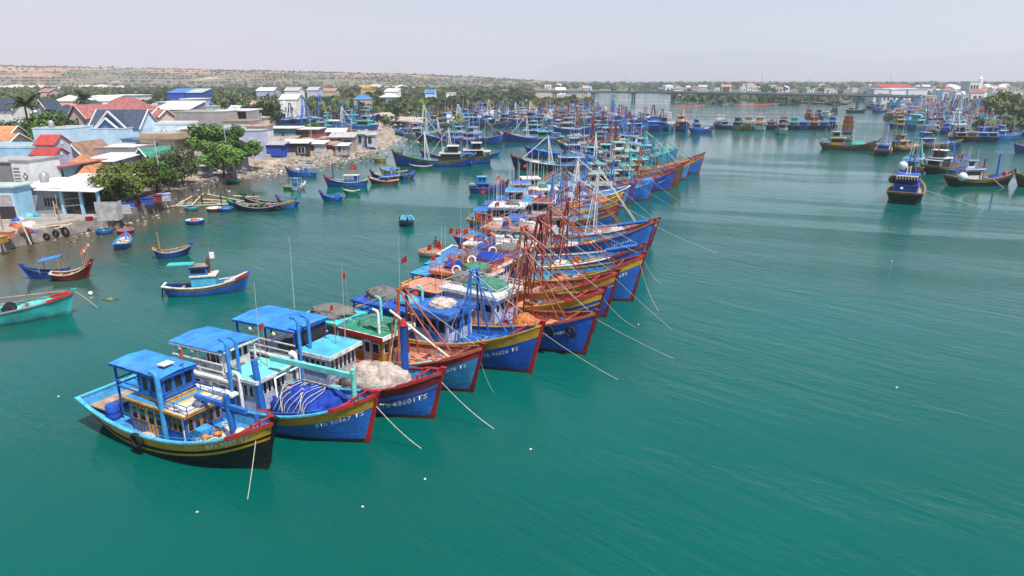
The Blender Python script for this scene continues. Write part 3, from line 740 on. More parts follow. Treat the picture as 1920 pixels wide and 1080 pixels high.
# rubbish and rubble on the beach: too many pieces to count
def debris(name,label,path,n,seed,zf,cols,smin=.15,smax=.7,spread=7.0):
    r_=random.Random(seed); mb=MB()
    pts=[Vector(p) for p in path]; segs=[(a,b,(b-a).length) for a,b in zip(pts,pts[1:])]; tot=sum(s[2] for s in segs)
    for i in range(n):
        d=r_.random()*tot
        for a,b,l in segs:
            if d<=l: break
            d-=l
        p=a.lerp(b,min(1,d/l)); e=(b-a).normalized(); nr=Vector((-e.y,e.x,0)); off=abs(r_.gauss(0,.5))*spread*(-1 if r_.random()<.12 else 1)
        c=p+nr*off; z=zf(off); s=r_.uniform(smin,smax)*(1.6 if r_.random()<.1 else 1)
        k=r_.randrange(len(cols)); a=r_.random()*6.28; ca,sa=math.cos(a),math.sin(a)
        dx,dy,dz=s*r_.uniform(.5,1.3),s*r_.uniform(.4,1),s*r_.uniform(.12,.5)
        v=[]
        for zz in (0,1):
            for x,y in ((-1,-1),(1,-1),(1,1),(-1,1)):
                x2=x*dx/2*r_.uniform(.6,1.1); y2=y*dy/2*r_.uniform(.6,1.1)
                v.append((c.x+x2*ca-y2*sa,c.y+x2*sa+y2*ca,z-.05+zz*dz*r_.uniform(.6,1.2)))
        mb.add(v,[(0,3,2,1),(4,5,6,7),(0,1,5,4),(1,2,6,5),(2,3,7,6),(3,0,4,7)],k)
    return tag(mb.build(name,cols),label,kind='stuff')
dm=[mat('rubbish white',(.58,.56,.53),rough=.8,var=.15),mat('rubbish cream',(.45,.38,.30),rough=.9,var=.2),mat('rubbish tan',(.36,.28,.2),rough=.95,var=.2),mat('rubbish dark',(.09,.08,.07),rough=.95,var=.3),mat('rubbish blue',(.08,.22,.42),rough=.7,var=.2),mat('rubbish red',(.42,.12,.09),rough=.7,var=.2)]
dcol=[dm[i] for i in (0,0,0,0,1,1,1,1,1,2,2,2,3,0,1,4,0,1,5)]
debris('beach_litter','white plastic rubbish and rubble strewn along the beach',[A(452,338),A(480,333),A(540,322),A(600,314),A(655,301),A(705,288),A(745,272),A(765,260),A(752,247)],4200,1,lambda o:max(-.05,min(1.5,-.4+o*.2)),dcol,.14,.66,8)
debris('quay_litter','odds and ends and rubbish lying on the ground behind the quay wall',[ray(200,410,100),ray(290,390,112),ray(395,348,136),ray(440,335,150)],420,6,lambda o:GZ+.04,dcol,.12,.6,5)
debris('boatyard_litter','timber and junk lying round the boatyard and the bank',[ray(600,268,225),ray(690,240,260),ray(715,225,300)],900,2,lambda o:1.55,dcol,.2,1.2,14)
debris('wall_foot_litter','bits of rubbish floating at the foot of the quay wall',[A(100,455),A(193,426),A(215,428),A(290,398),A(345,374),A(400,353)],170,3,lambda o:.03,[dm[0],dm[1],dm[2],dm[3]],.1,.45,-4.5)
# ---------------------------------------------------------------- houses
TILE=dict(blue=mat('dark blue roof tiles',(.050,.068,.115),rough=.7,var=.2,scale=1.5,bump=.5,bscale=7),pink=mat('dusty red roof tiles',(.36,.13,.12),rough=.8,var=.2,scale=1.2,bump=.5,bscale=7),red=mat('bright red roof tiles',(.44,.065,.055),rough=.6,var=.15,scale=1.2,bump=.4,bscale=7),orange=mat('orange roof tiles',(.52,.22,.10),rough=.8,var=.2,scale=1.0,bump=.4,bscale=7),
 white=mat('white sheet roof',(.72,.72,.72),rough=.5,var=.12,scale=.6,wear=(.35,.3,.26),wamt=.25,bump=.2,bscale=3),grey=mat('grey sheet roof',(.40,.39,.39),rough=.6,var=.2,wear=(.25,.18,.14),wamt=.3,bump=.2,bscale=3),rust=mat('rusty sheet roof',(.36,.20,.14),rough=.8,var=.3,wear=(.5,.42,.36),wamt=.4,bump=.3,bscale=3),green=mat('green roof',(.06,.25,.17),rough=.6,var=.2),sky=mat('blue sheet roof',(.05,.20,.55),rough=.5,var=.15,wear=(.3,.35,.45),wamt=.15),tan=mat('tan roof',(.5,.4,.3),rough=.8,var=.2),brown=mat('brown roof',(.27,.16,.11),rough=.85,var=.25,bump=.3),teal=mat('pale green sheet roof',(.45,.55,.52),rough=.6,var=.15))
WALL={}
def wallm(c):
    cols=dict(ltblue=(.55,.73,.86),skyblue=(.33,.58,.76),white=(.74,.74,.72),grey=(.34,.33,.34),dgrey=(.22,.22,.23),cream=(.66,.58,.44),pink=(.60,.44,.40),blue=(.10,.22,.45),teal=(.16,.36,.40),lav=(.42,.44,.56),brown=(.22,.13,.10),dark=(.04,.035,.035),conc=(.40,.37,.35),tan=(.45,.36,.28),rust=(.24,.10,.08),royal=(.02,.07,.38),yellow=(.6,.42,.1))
    return mat('house wall '+c,cols[c],rough=.85,var=.10,scale=.7,wear=tuple(.62*q for q in cols[c]),wamt=.16,streak=True,bump=.15,bscale=3)
HG='houses of the village behind the quay'
def house(name,label,D,px0,px1,pyt,depth,wall,roof='flat',rm='white',rh=1.6,yaw=0.0,wins=(),zb=None,over=.35,cat='house',group=HG,trim='white',parapet=.0,ridge='x',base=None,front=None):
    """walls, roof and openings of one house; the front wall's top edge runs between pixels px0 and px1 at height pyt, D metres ahead.
    wins: (u0,u1,v0,v1,kind,face) in fractions of the wall, face f or r (right side)"""
    a=ray(px0,pyt,D); c=ray(px1,pyt,D); w=(c.x-a.x)/max(.5,math.cos(R(yaw))); z0=gz(D) if zb is None else zb; H_=max(1.5,a.z-z0)
    o=empty(name,(a.x,D,z0),R(yaw)); tag(o,label,cat,group)
    WM=wallm(wall); tm=wallm(trim)
    MB().box(0,w,0,depth,-1.0,H_).build('wall',WM,o)
    if parapet:
        m=MB().box(-.06,w+.06,-.06,.16,H_+.003,H_+parapet).box(-.06,w+.06,depth-.16,depth+.06,H_+.003,H_+parapet).box(w-.16,w+.06,.16,depth-.16,H_+.003,H_+parapet).box(-.06,.16,.16,depth-.16,H_+.003,H_+parapet); m.build('parapet',tm,o)
    T_=TILE[rm]; ov=over
    if roof=='flat': 
        if not parapet: MB().box(-ov,w+ov,-ov,depth+ov,H_+.004,H_+.22).build('roof',T_,o)
        else: MB().box(.17,w-.17,.17,depth-.17,H_+.004,H_+.08).build('roof',T_,o)
    elif roof=='shed':
        MB().sheet([(-ov,-ov,H_+.12),(w+ov,-ov,H_+.12),(w+ov,depth+ov,H_+.12+rh),(-ov,depth+ov,H_+.12+rh)],.10).build('roof',T_,o)
        MB().add([(0,depth,H_),(w,depth,H_),(w,depth,H_+rh),(0,depth,H_+rh),(0,0,H_),(w,0,H_)],[(0,1,2,3),(4,0,3),(5,2,1)]).build('upper_wall',WM,o)
    elif roof=='gable':
        rf=MB()
        if ridge=='x':
            rf.sheet([(-ov,-ov,H_-.1),(w+ov,-ov,H_-.1),(w+ov,depth/2,H_+rh),(-ov,depth/2,H_+rh)],.14); rf.sheet([(w+ov,depth+ov,H_-.1),(-ov,depth+ov,H_-.1),(-ov,depth/2,H_+rh),(w+ov,depth/2,H_+rh)],.14)
            for x in (.02,w-.02): MB().add([(x,0,H_-.02),(x,depth,H_-.02),(x,depth/2,H_+rh-.16)],[(0,1,2)]).build('gable',WM,o)
            for x in (-ov-.03,w+ov+.03): MB().tube([(x,-ov,H_-.12),(x,depth/2,H_+rh),(x,depth+ov,H_-.12)],.15,4).build('verge_trim',tm,o)
        else:
            rf.sheet([(-ov,depth+ov,H_-.1),(-ov,-ov,H_-.1),(w/2,-ov,H_+rh),(w/2,depth+ov,H_+rh)],.14); rf.sheet([(w+ov,-ov,H_-.1),(w+ov,depth+ov,H_-.1),(w/2,depth+ov,H_+rh),(w/2,-ov,H_+rh)],.14)
            for y in (.02,depth-.02): MB().add([(0,y,H_-.02),(w,y,H_-.02),(w/2,y,H_+rh-.16)],[(0,1,2)]).build('gable',WM,o)
            MB().tube([(-ov,-ov-.03,H_-.12),(w/2,-ov-.03,H_+rh),(w+ov,-ov-.03,H_-.12)],.15,4).build('verge_trim',tm,o)
        rf.build('roof',T_,o)
    elif roof=='hip':
        k=min(w,depth)/2*.85
        v=[(-ov,-ov,H_),(w+ov,-ov,H_),(w+ov,depth+ov,H_),(-ov,depth+ov,H_),(k,depth/2,H_+rh),(max(k+.1,w-k),depth/2,H_+rh)]
        MB().add(v,[(0,1,5,4),(1,2,5),(2,3,4,5),(3,0,4),(3,2,1,0)]).build('roof',T_,o)
        MB().box(-ov,w+ov,-ov,depth+ov,H_-.18,H_-.003).build('eaves',tm,o)
    for (u0,u1,v0,v1,kind,face) in wins:
        m=MB(); z0_,z1_=H_*v0,H_*v1
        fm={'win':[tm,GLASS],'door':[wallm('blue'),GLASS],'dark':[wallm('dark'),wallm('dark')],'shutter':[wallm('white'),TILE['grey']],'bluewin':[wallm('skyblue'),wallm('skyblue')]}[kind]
        if face=='f': x0,x1=w*u0,w*u1; m.box(x0,x1,-.07,.02,z0_,z1_,0)
        else: x0,x1=depth*u0,depth*u1; m.box(w-.02,w+.07,x0,x1,z0_,z1_,0)
        fo=m.build('window' if kind in('win','bluewin') else ('door' if kind in('door','shutter') else 'opening'),fm,o)
        if kind in('win','door','shutter'):
            e=.09; pn=MB()
            if face=='f':
                if kind=='win':
                    mid_=(x0+x1)/2; pn.box(x0+e,mid_-.04,-.085,-.05,z0_+e,z1_-e); fo2=pn.build('pane',GLASS,fo); MB().box(mid_+.04,x1-e,-.085,-.05,z0_+e,z1_-e).build('pane',GLASS,fo)
                else: pn.box(x0+e,x1-e,-.085,-.05,z0_+e,z1_-e); pn.build('door_leaf',TILE['grey'] if kind=='shutter' else wallm('blue'),fo)
            else: pn.box(w+.05,w+.085,x0+e,x1-e,z0_+e,z1_-e); pn.build('pane',GLASS,fo)
    o['w']=w; o['h']=H_; o['d']=depth
    return o
# front row by the quay
hA=house('shed_house','grey walled shed with wide white sheet roof and open front beside the quay',97,27,113,352,9,'grey','flat','white',0,-3,[(.62,.66,.30,.62,'dark','f'),(.69,.73,.30,.62,'dark','f'),(.76,.80,.30,.62,'dark','f'),(.83,.87,.30,.62,'dark','f'),(.90,.94,.30,.62,'dark','f')],over=.4)
w,h_=hA['w'],hA['h']
MB().sheet([(w*.55,-1.2,h_-.1),(w+6.0,-1.0,h_-.3),(w+6.2,9,h_+.9),(w*.55,9,h_+.9)],.1).build('awning_roof',TILE['white'],hA)
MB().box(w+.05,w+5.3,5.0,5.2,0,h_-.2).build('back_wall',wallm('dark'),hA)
for x in (w+.1,w+2.9,w+5.4): MB().box(x,x+.35,-.3,.05,-.5,h_-.3).build('pillar',wallm('skyblue'),hA)
for z in (1.2,2.2): MB().bar((w+.4,-.3,z),(w+2.9,-.35,z+.25),.05,5).build('rail',wallm('grey'),hA)
hB=house('small_house','small pale blue house with cream roller door at the left edge',93,-40,24,352,3.5,'skyblue','flat','teal',0,0,[(.45,.93,.42,.80,'shutter','f'),(.45,.93,0.0,.41,'dark','f')],over=.3)
hC=house('white_block_house','white wall with a black diamond mark and louvre slots',104,19,56,302,6,'white','flat','grey',0,-8,[],over=.15)
w,h_=hC['w'],hC['h']
for i in range(8): MB().box(.2,w*.42,-.05,.01,h_*.30+i*h_*.075,h_*.33+i*h_*.075).build('louvre_slat',wallm('dgrey'),hC)
for s_,c_ in ((.62,'dark'),(.36,'white')): MB().add([(w*.7-s_*.7,-.04-.02*(c_=='white'),h_*.66),(w*.7,-.04-.02*(c_=='white'),h_*.66-s_),(w*.7+s_*.7,-.04-.02*(c_=='white'),h_*.66),(w*.7,-.04-.02*(c_=='white'),h_*.66+s_)],[(0,1,2,3)]).build('diamond_mark',wallm(c_),hC)
house('grey_block_house','plain grey concrete block behind the white louvre wall',106,-45,20,305,8,'dgrey','flat','grey',0,0,[],over=.2)
hD=house('tower_house','pale blue three storey house with two bright red gable roofs and white balcony',110,60,122,312,9,'skyblue','flat','pink',0,-4,[(.12,.30,.42,.78,'dark','f'),(.36,.52,.42,.78,'dark','f'),(.56,.96,.42,.90,'dark','f')],over=.9)
w,h_=hD['w'],hD['h']
MB().box(-.4,w+1.6,-1.9,-.1,h_*.36,h_*.40).build('balcony_slab',wallm('white'),hD)
bm=MB().lathe([(.06,0),(.1,.2),(.05,.45),(.09,.7)],n=6).mesh('baluster',wallm('white'))
for i in range(15): o=obj('baluster',bm,hD); o.location=(-.2+i*(w+1.7)/14.5,-1.8,h_*.40)
MB().box(-.4,w+1.6,-1.9,-1.7,h_*.40+.7,h_*.40+.85).build('balcony_rail',wallm('white'),hD)
def small_gable(par,x0,x1,y0,y1,z0,z1,rh,wc,rc):
    MB().box(x0,x1,y0,y1,z0,z1).build('upper_wall',wallm(wc),par)
    ym=(y0+y1)/2; r_=MB(); r_.sheet([(x0-.2,y0-.3,z1-.1),(x1+.25,y0-.3,z1-.1),(x1+.25,ym,z1+rh),(x0-.2,ym,z1+rh)],.12); r_.sheet([(x1+.25,y1+.3,z1-.1),(x0-.2,y1+.3,z1-.1),(x0-.2,ym,z1+rh),(x1+.25,ym,z1+rh)],.12); r_.build('red_roof',TILE['red'],par)
    g=MB(); g.add([(x1,y0,z1),(x1,y1,z1),(x1,ym,z1+rh-.12)],[(0,1,2)]); g.build('gable',wallm('lav'),par)
    MB().bar((x1,ym,z1+.1),(x1+.08,ym,z1+.1),.35,14).build('round_window',wallm('white'),par)
small_gable(hD,0.4,w*.82,-.4,2.9,h_+.25,h_+1.9,1.0,'lav','red'); small_gable(hD,-1.4,w*.34,3.2,7.2,h_+.2,h_+3.2,1.4,'lav','red')
house('long_wall_house','long pale blue walled house behind the grey block',122,-60,58,278,8,'skyblue','flat','grey',0,0,[],parapet=.4,trim='skyblue')
house('orange_roof_house','house with orange gable roof at the far left edge',138,-50,10,272,8,'tan','gable','orange',2.0,0)
house('orange_shed','low shed with orange sheet roof beside the left edge',146,-40,12,258,7,'cream','gable','orange',2.2,0)
hO=house('orange_hip_house','small grey house with orange hipped roof',112,100,160,330,8,'cream','hip','orange',3.0,-6,[(.7,.8,.4,.7,'win','f')])
house('white_roof_house','grey house with flat white sheet roof above the quay trees',118,148,214,303,9,'grey','shed','white',.5,-4,[(.1,.25,.3,.6,'win','f')])
hE=house('brown_gable_house','old house with a brown open gable front',128,118,160,296,8,'lav','gable','brown',2.8,-6,[],ridge='y',over=.5)
house('long_grey_house','long low grey house with white parapet',132,166,252,278,9,'grey','flat','white',0,-4,[],parapet=.3,trim='conc')
house('white_wall_house','white washed house with rusty roof edge beside the trees',124,212,255,308,7,'white','shed','rust',.5,-5,[(.3,.38,.4,.6,'dark','f'),(.55,.63,.4,.6,'dark','f')])
house('green_gable_house','little grey house with green gable roof',126,256,283,296,6,'lav','gable','green',1.8,-20,[],ridge='y',over=.5)
hF=house('light_blue_wall_house','large light blue house with stepped flat wall, no roof showing',150,60,128,242,9,'ltblue','flat','grey',0,0,[(.55,.85,.02,.16,'win','f')],parapet=.25,trim='ltblue')
hG=house('blue_gable_house','large light blue house with slate blue tiled roof and white trimmed double front gable',158,128,232,242,11,'ltblue','flat','grey',0,-2,[(.04,.14,.1,.45,'bluewin','f')],parapet=.2,trim='ltblue')
hH=house('slate_roof_house','tall light blue house with slate tiles and white edged roof',162,166,262,241,9,'ltblue','gable','blue',4.1,-2,[],over=.25)
w,h_=hH['w'],hH['h']
def front_gable(par,xc,hw,z,hh,y0,y1):
    r_=MB(); r_.sheet([(xc-hw,y1,z),(xc-hw,y0,z),(xc,y0,z+hh),(xc,y1,z+hh)],.14); r_.sheet([(xc+hw,y0,z),(xc+hw,y1,z),(xc,y1,z+hh),(xc,y0,z+hh)],.14); r_.build('front_gable_roof',TILE['blue'],par)
    MB().add([(xc-hw+.3,y0+.3,z),(xc+hw-.3,y0+.3,z),(xc,y0+.3,z+hh-.3)],[(0,1,2)]).build('front_gable',wallm('blue'),par)
    t=MB(); t.bar((xc-hw,y0-.05,z),(xc,y0-.05,z+hh),.24,4); t.bar((xc+hw,y0-.05,z),(xc,y0-.05,z+hh),.24,4); t.build('verge_trim',wallm('white'),par)
front_gable(hH,w*.50,w*.33,h_-.1,4.0,-1.2,4); front_gable(hH,w*.47,w*.24,h_-.15,2.6,-2.0,-1.25)
hI=house('blue_porch_house','deep blue porch bay with double door under the slate roof',148,228,260,262,4,'skyblue','flat','sky',0,-2,[(.12,.85,.25,.85,'door','f')],over=.25)
hJ=house('beige_house','beige two storey house with brown roof edge and brown shuttered windows',140,262,330,262,9,'cream','flat','brown',0,-6,[(.16,.30,.52,.84,'win','f'),(.50,.64,.50,.84,'win','f'),(.86,.95,.52,.84,'win','f')],over=.9)
w,h_=hJ['w'],hJ['h']; MB().box(-.5,w+.8,-1.3,-.02,h_*.40,h_*.44).build('balcony_slab',wallm('pink'),hJ); MB().box(-.3,w*.9,.5,8.5,h_+.23,h_+1.2).build('roof_parapet',wallm('tan'),hJ)
house('white_blue_house','white and pale blue flat house behind the beige one',168,275,344,234,8,'ltblue','flat','grey',0,0,[(.86,.92,.3,.5,'win','f')],parapet=.5,trim='white')
house('veranda_house','small house with white flat veranda roof on posts by the tall tree',146,338,362,242,6,'white','flat','white',0,0,[(.2,.8,.1,.7,'dark','f')],over=.7)
hK=house('red_hip_house','big white house with dusty red hipped tile roof, tallest in the village',205,192,264,206,7,'white','hip','pink',3.4,0,[(.16,.32,.58,.78,'dark','f'),(.4,.85,.55,.8,'dark','f')],over=.9)
house('red_wing_house','house wing with dusty red gable roof right of the big hipped one',208,264,286,214,6,'white','gable','pink',2.0,0,[],ridge='x')
house('low_red_house','low house with dusty red gable roof left of the hipped one',215,166,196,206,5,'white','gable','pink',1.6,0)
hL=house('pink_arch_house','pinkish house with red edged gable and arched window',170,128,164,222,8,'pink','gable','pink',3.2,-8,[(.42,.6,.55,1.02,'win','f')],ridge='y',over=.4,trim='pink')
house('long_white_roof_house','long low house with bright white sheet roof',215,288,354,206,12,'grey','shed','white',2.2,0,[(.3,.4,.3,.7,'win','f')])
house('grey_wall_house','wide unpainted grey concrete house with pale blue shutters behind the tall tree',190,318,414,211,14,'conc','flat','grey',0,-4,[(.45,.56,.28,.45,'bluewin','f'),(.68,.78,.28,.45,'bluewin','f')],parapet=.3,trim='conc')
house('small_maroon_gable','small dusty red gable between grey walls',178,282,300,219,5,'pink','gable','pink',1.8,-20)
house('dark_opening_house','white flat roofed house with wide dark upper opening',200,412,462,208,10,'white','flat','white',0,0,[(.08,.97,.42,.98,'dark','f')],over=.9)
house('low_white_house','low white house under the dark opening house',186,418,470,228,8,'white','flat','rust',0,0,[],over=.3)
house('pink_white_house','low white house with reddish flat roof near the teal shack',180,462,492,238,8,'white','flat','rust',0,0,[],over=.5)
house('slate_left_house','white house with slate blue tiled gable roof behind the palm at the left edge',172,-30,24,206,7,'white','gable','blue',2.8,-6,[(.80,.9,.2,.5,'win','f')])
house('dark_roof_house','house with dark blue grey double gable right of the palm',190,68,90,205,5,'lav','gable','blue',2.4,-15,ridge='y')
house('navy_hip_house','house with low navy hipped roof beside the leafy trees',182,88,124,215,9,'white','hip','blue',2.4,-5,[(.55,.72,.3,.7,'dark','f')])
house('sky_sheet_shed','shed with bright blue sheet roof beside the navy hipped one',196,108,134,207,8,'white','shed','sky',1.0,0)
house('small_orange_house','far low house with orange sheet roof between the trees',225,94,128,201,7,'tan','shed','orange',1.0,0)
house('small_slate_house','far small house with slate gable near the second palm',235,142,168,200,8,'ltblue','gable','blue',2.0,0,ridge='y')
# beyond the village: sheds and houses among the trees
far_h=[('long_white_shed','long white shed with pale sheet roof in front of the tree belt',300,100,204,190,'white','shed','white'),('white_two_storey','white two storey house with flat roof in front of the tree belt',330,204,258,179,'white','flat','white'),('blue_warehouse','bright blue warehouse in the tree belt, left one',430,313,346,174,'royal','shed','sky'),('blue_warehouse','bright blue warehouse with white roof edge, right one',425,349,378,174,'royal','shed','teal'),
 ('white_row_house','white flat roofed row house with one window beyond the long white roof',255,295,336,192,'white','flat','white'),('white_row_house','pale grey house with boxy upper floor beyond the long white roof',265,338,372,186,'lav','flat','white'),('far_house','far pale house left of the dark round tree',520,480,512,170,'lav','gable','white'),('far_house','far white house above the boatyard trees',480,533,558,170,'white','gable','grey'),('far_house','far pale house with grey roof above the boatyard',500,575,594,169,'lav','gable','grey'),('far_house','far orange walled house above the boatyard',520,596,626,171,'tan','gable','rust'),
 ('ochre_temple','ochre temple like building with four corner turrets',620,676,697,167,'yellow','flat','orange'),('blue_roof_pavilion','small house with blue hipped roof at the edge of the boatyard',380,663,688,185,'pink','hip','sky'),('white_tent_house','house with pale pointed roof on the bank',450,712,742,182,'teal','hip','white'),('far_house','small light blue house by the inlet',520,797,814,174,'ltblue','gable','sky'),('far_house','cream house near the bridge end',800,942,962,169,'cream','flat','tan'),('far_house','white cottage behind the dark round tree',330,524,556,186,'white','gable','white'),
 ('far_house','long white house below the ochre temple',560,720,745,172,'white','shed','white'),('far_house','far red roofed house left in the tree belt',520,74,88,172,'pink','gable','pink'),('far_house','tiny white house on the inlet bank',600,836,852,175,'white','flat','white')]
for nm,lb,D,a,c,t,wl,rf,rm_ in far_h:
    hh=house(nm,lb,D,a,c,t,D*.025+4,wl,rf,rm_,2.2 if rf!='flat' else 0,0,[(.2,.35,.3,.6,'win','f'),(.6,.75,.3,.6,'win','f')],group='houses among the trees behind the village')
    if nm=='ochre_temple':
        for x in (.2,.4,.62,.84): MB().lathe([(.7,0),(.8,2.2),(.3,3.2),(.05,4.4)],(hh['w']*x,1,hh['h']),8).build('turret',wallm('yellow'),hh)
# shacks behind the beach
SHG='shacks above the rubbish beach'
hS=house('teal_shack','long teal boarded shack with white flat roof',192,503,553,241,7,'teal','flat','white',0,0,[(.50,.56,.05,.8,'dark','f')],group=SHG,over=.6,cat='shack')
house('dark_shack','open dark shack with rusty end wall adjoining the teal one',193,554,594,243,7,'rust','flat','white',0,-3,[(.04,.6,.35,.9,'dark','f')],group=SHG,over=.5,cat='shack')
house('blue_grey_hut','small blue grey hut with one narrow window left of the teal shack',168,452,488,246,5,'lav','flat','grey',0,0,[(.42,.52,.5,.75,'win','f')],group=SHG,over=.1,cat='shack')
shk=[('shack with blue tarp front',482,530,272,'grey','royal',.6),('shack with pale sheet roof and open dark front',530,575,269,'white','dark',.6),('shack with pinkish board front',575,605,270,'white','pink',.5),('shack with rusty brown front',603,628,272,'rust','rust',.5),('shack with curved grey roof',618,662,258,'grey','tan',1.0),('shack with white box roof at the end of the row',628,650,274,'white','grey',.3),('low shack with rusty roof behind the blue tarp one',490,545,263,'rust','tan',.5),('lean to shed on the bank with white roof',612,645,248,'white','brown',.8)]
for i,(lb,a,c,t,rm_,wl,rh) in enumerate(shk):
    D=[171,175,179,182,193,182,180,207][i]
    hh=house('shack',lb,D,a,c,t,4.5,wl,'shed',rm_,rh,[-2,2,-3,3,0,4,-2,5][i],[(.1+.03*i,.45,.05,.85,'dark','f'),(.6,.9,.1,.7,['dark','win','bluewin','dark'][i%4],'f')],group=SHG,over=.5,cat='shack')
    if i==0: MB().sheet([(hh['w']*.25,-.25,.1),(hh['w']*.95,-.25,.1),(hh['w']*.95,-.12,hh['h']*.9),(hh['w']*.25,-.12,hh['h']*.9)],.05).build('tarp',wallm('royal'),hh)
rr=random.Random(19)
for i in range(13):
    u=i/12; px=474+210*u+rr.uniform(-4,4); D=171+30*u+rr.uniform(-1,4)+(6 if i%2 else 0); py=149+(20-1.2-rr.uniform(1.8,3.0))/D*1280; c_=rr.choice(['rust','royal','tan','teal','dark','lav']); r_=rr.choice(['grey','rust','white','rust','brown'])
    hh=house('shack',f"little {dict(rust='rusty',royal='blue tarped',tan='board walled',teal='teal',dark='dark open',lav='pale grey')[c_]} lean to with {dict(grey='grey',rust='rusty',white='white',brown='brown')[r_]} sheet roof along the beach wall",D,px,px+rr.uniform(11,20),py,3,c_,'shed',r_,rr.uniform(.2,.6),rr.uniform(-12,10),[(.15,.55,.02,.8,'dark','f')],zb=2.0,group=SHG,over=.4,cat='shack')
hq=house('quay_hut','small hut with white flat roof and white front at the end of the quay trees',140,372,392,330,4,'dgrey','flat','white',0,10,[(.0,.35,.0,.9,'shutter','f')],group=SHG,over=.6,cat='hut')
hq=house('quay_hut','little hut with pale green roof between the trees and the broken wall',148,436,452,298,4,'dgrey','flat','teal',0,0,[],group=SHG,over=.6,cat='hut')
house('small_white_box','white box shed at the beach wall',172,502,516,283,2,'white','flat','white',0,0,[],group=SHG,over=.05,cat='shed')
# small infill houses between the big roofs, with roof tanks and aerials
rr=random.Random(41)
for i in range(34):
    px=rr.uniform(-25,480); D=rr.uniform(205,300) if px>90 else rr.uniform(190,280); py=149+(20-gz(D)-rr.uniform(5.0,7.6))/D*1280; w_=rr.uniform(20,42)
    wl=rr.choice(['white','white','lav','grey','ltblue','cream','conc']); rf=rr.choice(['flat','flat','shed','gable']); rm_=rr.choice(['white','white','grey','rust','pink','teal'])
    hh=house('village_house',f"{dict(white='white',lav='pale grey',grey='grey',ltblue='pale blue',cream='cream',conc='bare concrete')[wl]} house with {dict(white='white',grey='grey',rust='rusty',pink='red',teal='pale green')[rm_]} {dict(flat='flat',shed='sloping',gable='gable')[rf]} roof among the village roofs",D,px,px+w_,py,rr.uniform(6,9),wl,rf,rm_,rr.uniform(.8,2),rr.uniform(-10,6),[(.15,.32,.35,.75,'win','f'),(.6,.8,.0,.7,rr.choice(['dark','door']),'f')],group='small houses among the village roofs',parapet=rr.choice([0,.4]) if rf=='flat' else 0)
    if rf=='flat' and i%2: MB().lathe([(.5,0),(.55,.2),(.55,1.0),(.3,1.25)],(hh['w']*.7,2.5,hh['h']+.25),10).build('water_tank',[STEEL,paint('mid')][i%4==1],hh)
    if i%3==0: m=MB().bar((hh['w']*.3,2,hh['h']),(hh['w']*.3,2,hh['h']+3),.05,4); [m.bar((hh['w']*.3-.5+.1*q,2,hh['h']+2.2+.25*q),(hh['w']*.3+.5-.1*q,2,hh['h']+2.2+.25*q),.03,3) for q in range(4)]; m.build('aerial',STEEL,hh)
for o_,x,y in ((hA,.25,4),(hF,.3,3),(hG,.6,6),(hJ,.3,5)): MB().lathe([(.55,0),(.6,.2),(.6,1.1),(.3,1.4)],(o_['w']*x,y,o_['h']+.25),12).build('water_tank',STEEL,o_)
# far town
TG='houses of the far town behind the bridge'; rr=random.Random(77)
tw=[]
for i in range(120):
    px=rr.choice([rr.uniform(1000,1925),rr.uniform(1240,1925),rr.uniform(1700,1925)]); D=rr.uniform(760,1500) if px<1640 else rr.uniform(560,1300)
    y=149+ (18.0/D*1280); wpx=rr.uniform(7,20)*(900/D)**.4; hpx=rr.uniform(6.0,12)*900/D
    wl=rr.choice(['white','white','white','white','cream','pink','ltblue']); rf=rr.choice(['flat','flat','flat','gable','hip']); rm_=rr.choice(['white','white','white','grey','pink','white','orange'])
    house('town_house',f'{dict(white="white",lav="pale grey",cream="cream",pink="pinkish",ltblue="pale blue")[wl]} house with {dict(white="white",grey="grey",pink="red",orange="orange")[rm_]} {dict(flat="flat",gable="gable",hip="hipped",shed="lean to")[rf]} roof in the far town',D,px-wpx/2,px+wpx/2,y-hpx,9,wl,rf,rm_,rr.uniform(1.5,3),rr.uniform(-12,12),[(.2,.4,.3,.7,'dark','f'),(.6,.8,.3,.7,'dark','f')],zb=1.2,group=TG)
house('red_roof_hall','long hall with bright red roof in the far town',820,1655,1716,163.5,24,'white','shed','red',3.4,0,[],zb=1.2,group=TG,cat='hall')
house('cream_hall','long cream roofed hall left of the red one',900,1628,1658,163,20,'white','flat','white',0,0,[],zb=1.2,group=TG,cat='hall')
for i,(a,c,t) in enumerate([(1640,1668,167),(1672,1700,168),(1704,1740,167.5)]): house('riverside_shed',['white shed left of three below the red hall','white shed in the middle of three below the red hall','white shed right of three below the red hall'][i],600,a,c,t,14,'white','flat','white',0,0,[(.2,.35,.0,.6,'dark','f'),(.55,.7,.0,.6,'dark','f')],zb=1.2,group=TG,cat='shed')
hc=house('white_church','tall white building with narrow tower in the far town',700,1820,1838,153,14,'white','flat','white',0,0,[(.1,.3,.3,.5,'dark','f'),(.4,.6,.3,.5,'dark','f'),(.7,.9,.3,.5,'dark','f'),(.1,.3,.6,.8,'dark','f'),(.4,.6,.6,.8,'dark','f'),(.7,.9,.6,.8,'dark','f')],zb=1.2,group=TG,cat='church')
MB().box(hc['w'],hc['w']+3,0,3,0,hc['h']+2.5).build('tower',wallm('white'),hc); MB().lathe([(2.0,0),(.1,3.0)],(hc['w']+1.5,1.5,hc['h']+2.5),4).build('spire',wallm('white'),hc)
for i,(px,py,D) in enumerate([(1427,137,1000),(1516,144,1100),(1667,138,1100),(1172,143,1300)]):
    a=ray(px,168,D); t=ray(px,py,D); m=MB().bar((a.x,D,1.2),(a.x,D,t.z),.5,4,.25); tag(m.build('radio_mast',STEEL),['tall thin radio mast behind the bridge, left of centre in the town','thin radio mast above the middle of the bridge','thin radio mast above the red roofed hall','small thin mast far left in the town'][i],'mast')
